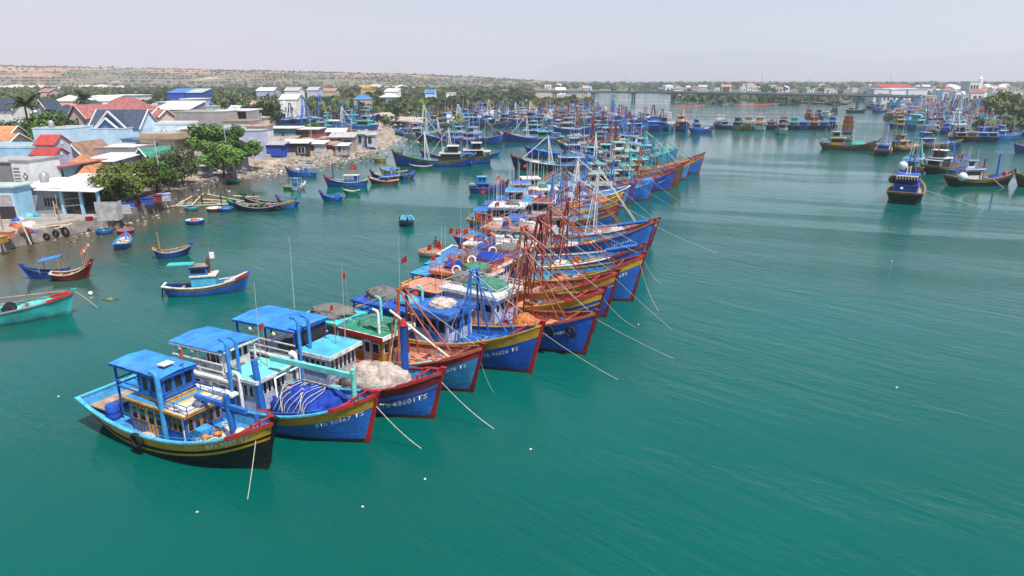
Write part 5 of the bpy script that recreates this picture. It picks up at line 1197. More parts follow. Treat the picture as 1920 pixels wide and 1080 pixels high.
# ---------------------------------------------------------------- other fishing boats, singly
def centred(h,px,py,hd):
    c=at(px,py); d=Vector((math.cos(R(hd)),math.sin(R(hd)),0)); return c+d*(h.L/2-h.rake)
LG='fishing boats moored off the rubbish beach'
def T(px,py,hd,L,hb,c,label,seed,group,B=4.8,hs=1.9,hm=1.35,name='fishing_boat'):
    h=Hull(L,B,hm,hb,hs,.9,1.0,.82,2.6)
    return trawler(name,label,h,centred(h,px,py,hd),hd,c,seed,group)
DB=dict(hull='blue',band='olive',cap='olive',deck='light',inner='light',wall='navy',roof='cream',gal='white',boom='cream')
b,h=T(815,311,181,20,3.6,dict(DB,hull='royal',wall='dark'),'dark blue fishing boat with olive gunwale and two people at its high bow',201,LG,5.2,3.0)
bL=b
b,h=T(858,306,184,18,3.2,dict(DB,wall='dark',roof2='cream'),'dark blue fishing boat half hidden behind the one with two people aboard',202,LG,5,2.6)
b,h=T(835,266,178,20,3.4,dict(hull='navy',band=None,cap='light',deck='light',inner='light',wall='lavender',roof='light',gal='white',boom='white'),'dark blue fishing boat with white masts nosed up to the beach',203,LG,5,2.4)
b,h=T(905,268,-40,18,3.2,dict(hull='mid',band=None,cap='white',deck='light',inner='light',wall='white',roof='light',gal='grey'),'blue fishing boat between the beached one and the red nosed pair',204,LG)
b,h=T(865,268,160,17,3.2,dict(hull='blue',band=None,cap='light',deck='light',inner='light',wall='lavender',roof='mid',gal='teal',tip='red'),'mid blue fishing boat with red bow facing the beach',205,LG)
b,h=T(1000,266,180,20,3.4,dict(hull='royal',band=None,cap='white',deck='light',inner='navy',wall='green',roof='teal',gal='white',tip='red'),'long royal blue fishing boat with red bow tip facing left',206,LG)
b,h=T(975,263,176,19,3.4,dict(hull='blue',band=None,cap='white',deck='light',inner='light',wall='light',roof='light',gal='grey',tip='red'),'blue fishing boat just behind the long red tipped one',207,LG)
b,h=T(1040,319,180,20,3.3,dict(hull='navy',band=None,cap='white',deck='light',inner='light',wall='blue',roof='mid',gal='white',boom='white',tip='rust'),'long slate blue boat facing left with rust red bow, white mast, behind the row',208,LG,5,2)
b,h=T(1045,296,178,17,3.0,dict(hull='royal',band=None,cap='light',deck='light',inner='light',wall='mid',roof='cyan',gal='blue'),'bright blue fishing boat with sky blue roof facing left behind the row',209,LG)
b,h=T(795,258,30,15,2.8,dict(hull='grey',band=None,cap='cream',deck='wood',inner='light',wall='grey',roof='light',gal='white'),'weathered grey boat aground at the beach edge',210,LG,4.2)
b,h=T(760,256,140,12,2.4,dict(hull='navy',band=None,cap='light',deck='light',inner='light',wall='mid',roof='mid',gal=None),'small dark boat drawn up on the beach point',211,LG,3.6)
RG='fishing boats anchored on the far side of the channel'
BY=dict(hull='black',band='olive',cap='ochre',deck='light',inner='light',boot='black',stem='black')
# stern-on boat
h=Hull(15,5.6,1.6,3.3,2.0,.9,.5,.95,2.7)
b=boat('fishing_boat','black fishing boat seen stern on, deep blue cabin with cream rack and white float ball','fishing boat',at(1692,384)+Vector((math.cos(R(58)),math.sin(R(58)),0))*14.2,58,h,RG)
hull_parts(b,h,'black','olive','ochre','wood','light','black','black',.32,(),None,18)
cabin(b,-5.6,-1.5,3.5,.9,2.0,'royal','royal','royal',0,3,True,.15,.12)
cabin(b,-5.2,-1.8,3.3,3.05,1.5,'navy','royal','royal',3,2,False,.15,.1,.35,.85,rname='upper_roof')
MB().box(-6.2,-5.2,-1.6,1.6,4.45,4.6).build('rack_shelf',paint('cream'),b)
for i in range(8): MB().box(-6.25,-6.15,-1.6+.43*i,-1.45+.43*i,4.0,4.5).build('rack_slat',paint('cream'),b)
MB().box(-6.1,-5.3,-1.7,1.7,2.95,3.08).build('stern_awning',paint('royal','r'),b)
for y in (-1.6,1.6): house_post(b,-6.0,y,.9,4.45,'royal',.06)
m=MB()
for y in (-.25,.25): m.bar((-5.0,y,4.4),(-4.2,y,6.0),.05,4)
for k in range(5): m.bar((-4.9+.17*k,-.25,4.6+.32*k),(-4.9+.17*k,.25,4.6+.32*k),.035,4)
m.build('ladder',WHITE,b)
gallows(b,h,1.0,7.4,'mid',.3,.28,'mid',4.8,False,2,.07)
stuff_rest(b,'float_ball',MB().lathe([(.7*math.sin(math.pi*k/10)+.001,-.7*math.cos(math.pi*k/10)) for k in range(11)],n=16),paint('white'),(-4.3,1.0,6.1),'big white float ball on the roof of the stern on black boat','float')
stuff_rest(b,'round_basket',MB().lathe([(.7*math.sin(math.pi*k/10)+.001,-.7*math.cos(math.pi*k/10)) for k in range(11)],n=14),paint('brown'),(-3.6,2.2,3.6),'dark round bundle hung on the left side of the stern on black boat','float')
net_heap(b,h,-3.2,1.2,2.6,.9,NETS['orange'],'pinkish net bundle on the left side of the stern on black boat',61,y=2.2)
net_heap(b,h,-2.0,1.2,2.4,.8,NETS['teal'],'green net bundle beside the cabin of the stern on black boat',63,y=2.1,z=1.5)
tyre(b,h,.03,'tyre at the stern corner of the stern on black boat',-1,1.2)
MB().lathe([(.02,0),(.25,.1),(.25,.35),(.02,.45)],(-6.3,.6,2.3),10).build('lamp',WHITE,b)
o=MB().tube([(0,0,0),(3,-3.2,-.9),(7.2,-8.2,-2.4)],.03,4).build('mooring_rope',ROPE); o.location=at(1732,357,1.9)+Vector((.2,-.3,0)); tag(o,'dark line running from the stern corner of the black stern on boat','rope','mooring lines running into the water')
b,h=T(1836,347,4,13.5,2.7,dict(BY,wall='white',roof='royal',roof2='royal',gal=None,boot='maroon'),'black fishing boat with white stern float ball, blue awning and pink bow bundle',301,RG,4.4)
stuff_rest(b,'float_ball',MB().lathe([(.85*math.sin(math.pi*k/10)+.001,-.85*math.cos(math.pi*k/10)) for k in range(11)],n=16),paint('white'),(-5.6,-2.4,2.0),'white and pale blue float ball at the stern of the boat with the blue awning','float')
derrick(b,3.2,0,.9,5.2,'blue',None,.2); derrick(b,-.5,-.9,.9,4.4,'navy',None,.14)
net_heap(b,h,5.2,1.2,1.2,1.0,mat('pink cloth',(.5,.1,.14)),'pink bundle in the bow of the boat with the blue awning',305)
MB().bar((.8,-2.3,1.5),(2.2,-4.2,-.3),.06,5).build('pole',paint('wood'),b)
b,h=T(1772,322,35,15,2.9,dict(BY,wall='dark',roof='white',roof2='white',gal='mid',boom='mid'),'black fishing boat with white canopy, stern toward us',302,RG,4.8)
b,h=T(1712,322,52,15,3.0,dict(BY,hull='maroon',wall='green',roof='light',roof2='light',gal='turq',boom='turq'),'maroon fishing boat with turquoise gallows behind the stern on black boat',303,RG,4.8)
net_heap(b,h,1.0,3.4,3.6,1.3,NETS['teal'],'bright green net heap on the maroon boat',306)
b,h=T(1590,281,-22,16,3.0,dict(BY,hull='brown',cap='brown',wall='ochre',roof='grey',roof2='grey',gal=None,boot='black'),'dark brown fishing boat with ochre cabin and bright green nets',304,RG,4.6)
bB=b
net_heap(b,h,2.6,3.0,4.0,1.3,NETS['teal'],'bright green net heap on the dark brown boat',307); derrick(b,1.0,.4,.9,5.0,'white',None,.1); derrick(b,3.8,-.6,.9,4.2,'cream',None,.1); flag(b,-1.0,0,4.6,1.6,.8,2.8,.3)
b,h=T(1585,262,68,13,2.6,dict(BY,hull='white',band=None,wall='ochre',roof='maroon',gal=None),'white hulled boat with tall stacked ochre superstructure behind the dark brown boat',308,RG,5.0)
for k in range(3): cabin(b,-4.6+.4*k,-.8-.2*k,3.2-.3*k,3.6+1.5*k,1.35,'ochre','brown','maroon',1,1,False,.35,.12,.3,.8,lod=1,rname='deck_roof')
b,h=T(1655,290,60,12,2.6,dict(hull='navy',band='ochre',cap='ochre',deck='light',wall='mid',roof='mid',gal='mid'),'dark blue boat with blue A frame mast right of the dark brown boat',309,RG,4.4)
b,h=T(1698,284,20,13,2.6,dict(BY,wall='ochre',roof='dark',gal=None),'black boat with ochre cabin frame, small and low',310,RG,4.2)
b,h=T(1755,278,5,16,2.6,dict(BY,hull='navy',wall='blue',roof='royal',roof2='mid',gal=None),'long dark boat with blue canopy in front of the packed fleet',311,RG,4.4)
for i,(px,hl,rf) in enumerate([(1792,'black','black'),(1812,'navy','dark'),(1832,'navy','grey'),(1850,'navy','navy')]):
    T(px,264,72,13,2.6,dict(hull=hl,band='olive' if i%2 else None,cap='ochre' if i<2 else 'light',deck='wood',wall=['dark','ochre','royal','navy'][i],roof=['dark','brown','blue','navy'][i],gal=None if i else 'grey'),['black boat with dark cabin','dark boat with ochre roofed cabin','dark blue boat with low blue cabin','navy boat with tall dark cabin'][i]+', stern on at the front of the packed fleet',312+i,RG,4.4)
T(1885,262,15,14,3.0,dict(hull='mid',band=None,cap='light',deck='light',wall='mid',roof='mid',gal='grey'),'bright blue boat drawn in at the sandy point on the right',318,RG,4.4)
T(1925,286,200,11,2.6,dict(hull='royal',band=None,cap='cream',deck='wood',wall='grey',roof='white',gal=None),'blue bowed boat cut by the right edge of the view',319,RG,4)
T(1958,352,150,10,2.6,dict(BY,hull='brown',wall='dark',roof='dark',gal=None),'dark boat with a tyre cut by the right edge of the view',320,RG,4)
MR='boats moored side by side in mid channel'
mid=[(1350,238,'white','white','white','white boat with tall white superstructure at the left end of the mid channel line'),(1366,241,'navy','light','grey','navy boat beside the white one in the mid channel line'),(1384,243,'ochre','navy','navy','ochre hulled boat with navy cabin in the mid channel line'),(1403,243,'ochre','grey','cream','ochre hulled boat with pale cabin in the mid channel line'),(1424,243,'white','ochre','white','white hulled boat with ochre cabin in the mid channel line'),
 (1447,242,'navy','grey','maroon','navy boat with grey cabin and maroon roof in the mid channel line'),(1468,242,'navy','royal','dark','navy boat with royal blue cabin in the mid channel line'),(1488,242,'navy','teal','teal','navy boat with teal cabin in the mid channel line'),(1506,242,'royal','blue','blue','royal blue boat in the mid channel line'),(1525,242,'navy','maroon','salmon','navy boat with reddish cabin in the mid channel line'),(1544,242,'navy','blue','light','navy boat with pale blue roof at the right of the mid channel line'),(1558,240,'navy','royal','blue','navy boat with blue cabin at the right end of the mid channel line')]
for i,(px,py,hu,wl,rf,lb) in enumerate(mid):
    T(px,py,66 if i!=1 else 20,13,2.6,dict(hull=hu,band=None if hu!='navy' else None,cap='wood' if i%2 else 'light',deck='wood',wall=wl,roof=rf,roof2=rf,gal=None if i%3 else 'grey',boot='black'),lb,330+i,MR,5.0)
T(1463,251,-118,11,2.4,dict(hull='teal',band=None,cap='cream',deck='wood',wall='ochre',roof='olive',gal=None),'small teal boat with ochre cabin in front of the mid channel line',345,RG,4.2)
T(1315,249,8,10,2.6,dict(hull='royal',band=None,cap='royal',deck='blue',wall='mid',roof='blue',roof2='blue',gal=None),'small all blue boat alone right of the central fleet',346,RG,3.6)
for i,(px,py,hu,wl,rf,hd,lb) in enumerate([(1517,222,'rust','rust','salmon',60,'rust coloured boat left in the small cluster beyond mid channel'),(1535,223,'navy','royal','maroon',60,'navy boat with maroon roof in the small cluster beyond mid channel'),(1550,220,'teal','turq','turq',40,'turquoise boat in the small cluster beyond mid channel'),(1563,211,'navy','dark','dark',70,'little dark boat behind the small cluster beyond mid channel'),(1604,211,'navy','ochre','brown',-15,'dark boat with ochre cabin alone in the far channel'),(1640,203,'navy','blue','teal',-10,'low dark blue boat nearest the packed fleet in the far channel'),(1652,211,'royal','royal','navy',10,'royal blue boat at the left tip of the packed fleet'),(1664,222,'olive','ochre','brown',75,'ochre boat stern on at the left tip of the packed fleet'),(1680,222,'olive','ochre','ochre',75,'second ochre boat stern on at the left tip of the packed fleet'),(1562,196,'navy','grey','grey',-20,'dark boat moored under the wooded island'),(1700,240,'navy','ochre','green',0,'dark boat with green bow at the front left of the packed fleet')]):
    T(px,py,hd,12 if py<230 else 15,2.5,dict(hull=hu,band=None,cap='wood',deck='wood',wall=wl,roof=rf,roof2=rf,gal=None,boot='black'),lb,350+i,RG,4.4)
# ---------------------------------------------------------------- packed fleets: eight kinds, copied
FL={}
def fleet_proto(k,c,group,label):
    rr=random.Random(k*7+3); h=Hull(16,4.6,1.3,3.2,1.9,.9,.8,.84,2.6); b=empty('fishing_boat'); tag(b,label,'fishing boat',group)
    n=10
    strake(h,lambda t:-.4,h.zs,0,n,3).build('hull',paint(c['hull'],'h'),b)
    if c.get('band'): strake(h,lambda t:h.zs(t)-.55,h.zs,.03,n,1).build('sheer_strake',paint(c['band'],'h'),b)
    rail_ring(h,h.zs,.07,.2,.12,n).build('gunwale',paint(c.get('cap','white'),'w'),b)
    deck_mesh(h,h.dz,n=8).build('deck',paint(c.get('deck','light'),'w'),b)
    x0=-5.2; x1=x0+rr.uniform(3.6,5)
    cabin(b,x0,x1,3.2,.7,2.5,c.get('wall','white'),c.get('trim','white'),c.get('roof','light'),0,0,False,.35,.22,.5,.86,lod=1)
    if k%3!=2: cabin(b,x0+.5,x0+2.6,2.4,3.45,1.5,c.get('wall2',c.get('wall','white')),c.get('trim','white'),c.get('roof2',c.get('roof','light')),0,0,False,.3,.14,.3,.85,lod=1,rname='pilot_roof')
    if c.get('gal'): gallows(b,h,rr.uniform(0,1.5),rr.uniform(7,9),c['gal'],rr.uniform(.2,.9),.3,c.get('boom',c['gal']),5.2,False,2,.12,k%2==0)
    MB().blob((3.4,0,1.0),(1.6,1.4,.9),k,.3,10,5,True).build('net_pile',NETS[['grey','blue','brown','green','beige','tarp','orange','teal'][k%8]],b)
    antenna(b,-4,.6,3,6.5,WHITE,.055); antenna(b,-2,-.8,3,5.5,paint('wood'),.06)
    flag(b,-4.6,-.9,3,3.6,.7,2.9,.3)
    KP[id(b)]=h
    return b
KP={}
VAR=[dict(hull='blue',cap='white',deck='light',wall='white',roof='light',gal='rust'),dict(hull='royal',band='yellow',cap='yellow',deck='light',wall='white',roof='azure',gal='maroon'),dict(hull='navy',cap='light',deck='light',wall='mid',roof='cyan',gal='mid'),dict(hull='mid',cap='light',deck='turq',wall='teal',roof='green',roof2='turq',gal='teal'),
 dict(hull='blue',band='maroon',cap='rust',deck='salmon',wall='cream',roof='salmon',gal='rust',boom='cream'),dict(hull='light',cap='white',deck='light',wall='white',roof='white',roof2='mid',gal='white'),dict(hull='brown',cap='rust',deck='rust',wall='ochre',roof='maroon',gal='rust'),dict(hull='royal',cap='blue',deck='blue',wall='blue',roof='mid',roof2='royal',gal='navy')]
VN=['blue boat with white cabin','royal blue boat with yellow band','navy boat with sky blue roof','blue boat with green roof, turquoise mast','blue boat with maroon band, orange roof','light blue boat with white roof','brown boat with ochre cabin','all blue boat']
def fleet(rows,group,where,seed,pick=(0,0,1,1,2,2,3,4,5,5,6,7,7)):
    rr=random.Random(seed); protos={}
    order=sorted({r_[2] for r_ in rows},reverse=True); ORD=['first','second','third','fourth','fifth','sixth','seventh','eighth','ninth','tenth','eleventh','twelfth','thirteenth']
    for (x0,x1,py,hd,step,z) in rows:
        a,e=at(x0,py,z),at(x1,py,z); n=int((e-a).length/step)
        for i in range(n+1):
            p=a.lerp(e,(i+.5)/(n+1))+Vector((rr.uniform(-1,1),rr.uniform(-2.5,2.5),0)); k=rr.choice(pick)
            if k not in protos:
                protos[k]=o=fleet_proto(k,VAR[k],group,'')
            else: o=copy_tree(protos[k])
            u=(i+.5)/(n+1); o['label']=f"{VN[k]}, {'left' if u<.34 else ('middle' if u<.67 else 'right')} in {ORD[order.index(py)]} rank {where}"
            o.location=p; o.location.z=z; o.rotation_euler=(R(rr.uniform(-2.5,2.5)),R(rr.uniform(-1.5,1.5)),R(hd+rr.uniform(-22,22))+(math.pi if rr.random()<.25 else 0)); s=rr.uniform(.72,1.18); o.scale=(s,s,s*rr.uniform(.9,1.1))
fleet([(1150,1285,244,66,4.8,0),(1110,1255,234,55,5.5,0),(780,940,238,-40,8,0),(940,1150,236,-35,6.5,0),(780,960,228,-30,9,0),(960,1180,226,-30,6.5,0),(880,1180,219,-35,8,0),(900,1140,213,-30,9,0),
 (1000,1150,248,-25,6.5,0),(1120,1185,262,-15,6,0),(1090,1200,278,-12,6,0),(1100,1215,292,-8,6,0),(1110,1180,306,-5,6,0)],'boats packed in the central fleet','of central fleet',5)
fleet([(1735,1830,250,60,5,0),(1715,1868,242,50,4.6,0),(1705,1868,233,50,4.6,0),(1688,1880,225,45,4.4,0),(1680,1875,218,40,4.8,0),(1685,1868,211,40,5,0),(1690,1860,205,35,5.5,0),(1680,1845,199,30,6.5,0),(1660,1825,194,30,8,0),(1640,1810,190,25,9.5,0),(1600,1790,186.5,20,15,0)],'boats packed in the fleet along the right bank','of right bank fleet',9)
fleet([(530,685,243,-30,6.5,1.6),(522,690,230,20,7,1.7),(530,690,219,-20,8,1.8)],'boats hauled out in the boatyard','of boatyard boats',13,(2,2,3,3,5,7))
# the rest of the two packed fleets, past the count of single boats: one joined mass
def fleet_mass(name,label,rows,seed):
    rr=random.Random(seed); cols=['blue','royal','navy','light','mid','brown','white','cyan','rust','teal','cream','salmon','red']; mb=MB(); ms=[paint(c) for c in cols]
    for (x0,x1,py,hd,step) in rows:
        a,e=at(x0,py),at(x1,py); n=int((e-a).length/step*1.35)
        for i in range(n):
            p=a.lerp(e,(i+rr.random())/n)+Vector((0,rr.uniform(-4,4),0)); th=R(hd+rr.uniform(-30,30)); s=rr.uniform(.7,1.1); c,sn=math.cos(th)*s,math.sin(th)*s
            T_=lambda x,y,z:(p.x+x*c-y*sn,p.y+x*sn+y*c,z*s)
            k=rr.choice([0,0,1,1,2,3,4,4,5]); v=[];f=[]
            for (x,w,z) in ((-7.5,1.7,1.9),(-3,2.2,1.3),(2,2.2,1.4),(5.5,1.5,2.2),(8,.1,3.3)): v+=[T_(x,-w,z),T_(x*.93,-w*.7,-.2),T_(x*.93,w*.7,-.2),T_(x,w,z)]
            for q in range(4):
                for j in range(3): f.append((q*4+j,q*4+j+1,q*4+j+5,q*4+j+4))
            f.append((0,1,2,3)); mb.add(v,f,k)
            dv=[]
            for (x,w,z) in ((-7.4,1.6,1.5),(-3,2.1,.9),(2,2.1,1.0),(5.5,1.3,1.8),(7.6,.1,2.8)): dv+=[T_(x,-w,z),T_(x,w,z)]
            mb.add(dv,[(q*2,q*2+1,q*2+3,q*2+2) for q in range(4)],rr.choice([3,7,10,11]))
            def bx(xa,xb,w,za,zb,m): 
                vv=[T_(x,y,z) for z in (za,zb) for x,y in ((xa,-w),(xb,-w),(xb,w),(xa,w))]; mb.add(vv,[(4,5,6,7),(0,1,5,4),(1,2,6,5),(2,3,7,6),(3,0,4,7)],m)
            xa=-5-rr.random(); bx(xa,xa+4.5,1.5,.8,3.2,rr.choice([6,6,3,9,10,4])); bx(xa-.4,xa+5,1.9,3.21,3.4,rr.choice([3,7,6,0,9,11])); bx(xa+.5,xa+2.4,1.1,3.41,4.8,rr.choice([6,4,7]))
            for q in range(4):
                x=rr.uniform(-4,3); y=rr.uniform(-1,1); mb.bar(T_(x,y,1),T_(x+rr.uniform(-.8,.8),y,rr.uniform(6,9)),.07,3,.05,rr.choice([8,8,12,6,9,4]))
            x=rr.uniform(0,2); mb.bar(T_(x,0,7.5),T_(6.5,0,2.6),.06,3,.05,rr.choice([8,10,9]))
            if rr.random()<.6: q=T_(xa,0,rr.uniform(5,7)); mb.add([q,(q[0]+.8,q[1]-.2,q[2]-.1),(q[0]+.8,q[1]-.2,q[2]-.6),(q[0],q[1],q[2]-.5)],[(0,1,2,3)],12)
    return tag(mb.build(name,ms),label,kind='stuff')
fleet_mass('packed_boats','tightly packed small fishing boats filling the fleet along the right bank',[(1700,1868,238,50,6),(1690,1878,229,45,6),(1690,1880,221,40,5.5),(1680,1872,214,40,5.5),(1690,1865,207.5,35,6),(1680,1855,201.5,30,7),(1665,1840,196.5,30,8),(1640,1825,192,25,10),(1620,1800,188,20,12)],3)
fleet_mass('packed_boats','tightly packed small fishing boats filling the back of the central fleet',[(760,1180,232,-30,10),(790,1180,223.5,-30,9),(860,1160,216,-30,10),(900,1110,210.5,-30,12)],4)
# ---------------------------------------------------------------- small boats on the left
SG='small boats off the quay'
def small(px,py,L,hd,hull,cap,inner,label,hb=1.35,B=None,band=None,tip=None,name='small_boat',cat='boat',hm=.62,thw=3,deckc=None,stem=None,hs=.85,group=SG):
    h=Hull(L,B or L*.28,hm,hb,hs,.6,.35,.62,2.2,.36,.42,1.9)
    c=at(px,py); d=Vector((math.cos(R(hd)),math.sin(R(hd)),0))
    b=boat(name,label,cat,c+d*(h.L/2-h.rake),hd,h,group)
    hull_parts(b,h,hull,band,cap,deckc or inner,inner,stem or hull,None,.22,(),tip,14)
    tm=MB().box(-.13,.13,-.5,.5,-.03,.03).mesh('thwart',paint('wood','w'))
    for i in range(thw):
        t=.22+.5*i/max(1,thw-1); o=obj('thwart',tm,b); o.location=(-L/2+L*t,0,h.zs(t)-.14); o.scale=(1,2*h.y(t,h.zs(t)-.15)-.1,1)
    return b,h
def small_canopy(b,x0,x1,w,z,z0,col,post='white',tilt=0.0):
    MB().sheet([(x0,-w/2,z),(x1,-w/2,z+tilt),(x1,w/2,z+tilt),(x0,w/2,z)],.06).build('canopy',paint(col,'r'),b)
    pm=MB().bar((0,0,0),(0,0,1),.035,5).mesh('post',paint(post))
    for x in (x0+.1,x1-.1):
        for sd in (-1,1): o=obj('post',pm,b); o.location=(x,sd*(w/2-.08),z0); o.scale=(1,1,z-z0-.03)
b,h=small(-28,608,13.5,24,'teal','grey','turq','large turquoise boat with red bow tip, cut by the left edge of the view',1.9,3.4,None,'red','small_boat','boat',1.0,2,'turq','teal',1.1)
cabin(b,-2.2,-.6,1.9,.7,1.3,'turq','turq','turq',2,2,False,.15,.1)
winch(b,1.9,.1,.6,.5,.8,'dark'); MB().box(-.2,1.2,-.9,.5,.7,.85).build('hatch',paint('wood','w'),b)
MB().tube([(.3,.9,.9),(1.2,.2,1.2),(2.2,-.3,.9)],.07,5).build('hose',paint('teal'),b); MB().bar((3.0,.2,.7),(3.4,.1,2.6),.07,6).build('mast',STEEL,b)
MB().bar((-1.0,.3,2.0),(-.2,.6,3.0),.17,6).build('mast',paint('navy'),b); MB().bar((-4.0,.4,2.0),(6,1.2,1.9),.05,5).build('spar',paint('wood'),b)
for i,(x,y,z) in enumerate([(-1.9,.4,3.2),(-.6,.9,3.05)]): stuff_rest(b,'float',MB().lathe([(.05,-.3),(.2,-.25),(.22,.2),(.1,.3)],n=8),WHITE,(x,y,z-.25),['white float on a stick above the turquoise boat','white float on the navy mast of the turquoise boat'][i],'float')
o=MB().tube([(0,0,0),(1.6,-.6,-.75),(2.9,-1.2,-1.45)],.025,4).build('mooring_rope',ROPE); o.location=at(133,541,1.6); tag(o,'thin line from the red bow of the turquoise boat to a white float','rope','mooring lines running into the water')
o=MB().lathe([(.05,-.22),(.2,-.15),(.2,.25),(.08,.3)],n=10).build('float',WHITE); o.location=at(170,552)+Vector((0,0,.1)); o.rotation_euler=(R(70),0,.6); tag(o,'white plastic float at the end of the line from the turquoise boat','float')
b,h=small(90,521,4.2,196,'royal','navy','blue','royal blue boat under a tilted bright blue tarp',1.3,None,None,None,deckc='light')
small_canopy(b,-1.5,.5,1.6,2.3,.6,'azure','wood',-.35)
b,h=small(137,523,3.8,22,'maroon','cream','maroon','dark red open boat with a bunch of flag poles at its bow',1.6,1.9,None,'red',deckc='rust')
for i in range(4):
    p=MB().bar((1.2+.12*i,-.3+.18*i,1.0),(1.15+.2*i,-.25+.2*i,3.0+.25*i),.03,5).build('pole',paint('salmon'),b)
    MB().box(1.15+.2*i,1.38+.2*i,-.29+.2*i,-.27+.2*i,2.5+.25*i,2.8+.25*i).build('pennant',paint('cream' if i%2 else 'orange'),p)
b,h=small(390,550,7.7,14,'blue','white','light','blue boat with sky blue cabin block and raised prow, alone off the quay',1.65,2.3,'ochre','red',hm=.85,hs=1.1,deckc='navy')
MB().box(-1.2,1.0,-.85,.85,.5,1.9).build('cabin',paint('cyan'),b); MB().box(-1.3,1.1,-.95,.95,1.9,2.02).build('cabin_roof',paint('cream'),b)
cabin(b,-1.3,.3,1.3,2.02,.8,'mid','blue','wood',1,1,False,.1,.06,.3,.8,lod=1)
MB().sheet([(-3.2,-.5,3.15),(-.9,-.5,3.1),(-.9,.6,3.1),(-3.2,.6,3.15)],.08).build('awning',paint('teal'),b)
MB().bar((.5,.1,2.1),(.55,.1,4.6),.05,6).build('mast',STEEL,b); MB().box(.6,1.0,-.1,.2,3.5,4.05).build('lamp_box',WHITE,b)
MB().blob((.35,0,2.9),(.22,.22,.8),3,.2,8,6).build('rolled_sail',NETS['brown'],b)
MB().bar((-3.9,-.2,1.2),(-4.1,-.2,-.4),.07,6).build('rudder',paint('dark'),b)
for s_ in (-.5,0,.5): MB().bar((1.6,s_,1.0),(3.9,s_*.2,2.0),.045,5).build('spar',WHITE,b)
b,h=small(325,481,4.1,30,'royal','yellow','light','royal blue boat with dark bow rim and a bare wooden mast',1.1,1.9,None,None,deckc='light',hs=1.2)
MB().bar((-1.3,.0,.6),(-1.35,0,3.0),.11,7).build('mast',paint('wood'),b)
b,h=small(232,463,4.6,108,'blue','light','white','open blue boat with pink bow, beside the basket boats',1.2,1.9,None,'red',deckc='cream')
b,h=small(764,421,4.6,-80,'royal','cyan','cyan','blue boat seen end on, alone in open water left of the row',1.1,2.0,'yellow',None)
for t in (.25,.75): tyre(b,h,t,f"tyre on the {'near' if t<.5 else 'far'} side of the lone end on blue boat",-1,.5)
b,h=small(916,361,7.4,5,'royal','rust','blue','dark blue boat with two storey cabin and red prow, left of the row',2.0,2.6,None,'maroon',hm=.9,hs=1.2,stem='maroon')
cabin(b,-2.2,.2,1.6,.5,1.2,'blue','mid','mid',2,2,False,.2,.1,lod=0); cabin(b,-2.0,-.4,1.5,1.8,1.1,'mid','light','cyan',2,2,False,.15,.08,.4,.85); MB().sheet([(-3.4,-.8,1.7),(-2.3,-.8,1.7),(-2.3,.8,1.7),(-3.4,.8,1.7)],.07).build('awning',paint('cyan'),b); MB().bar((1.6,0,.6),(1.6,0,3.4),.06,6).build('mast',STEEL,b)
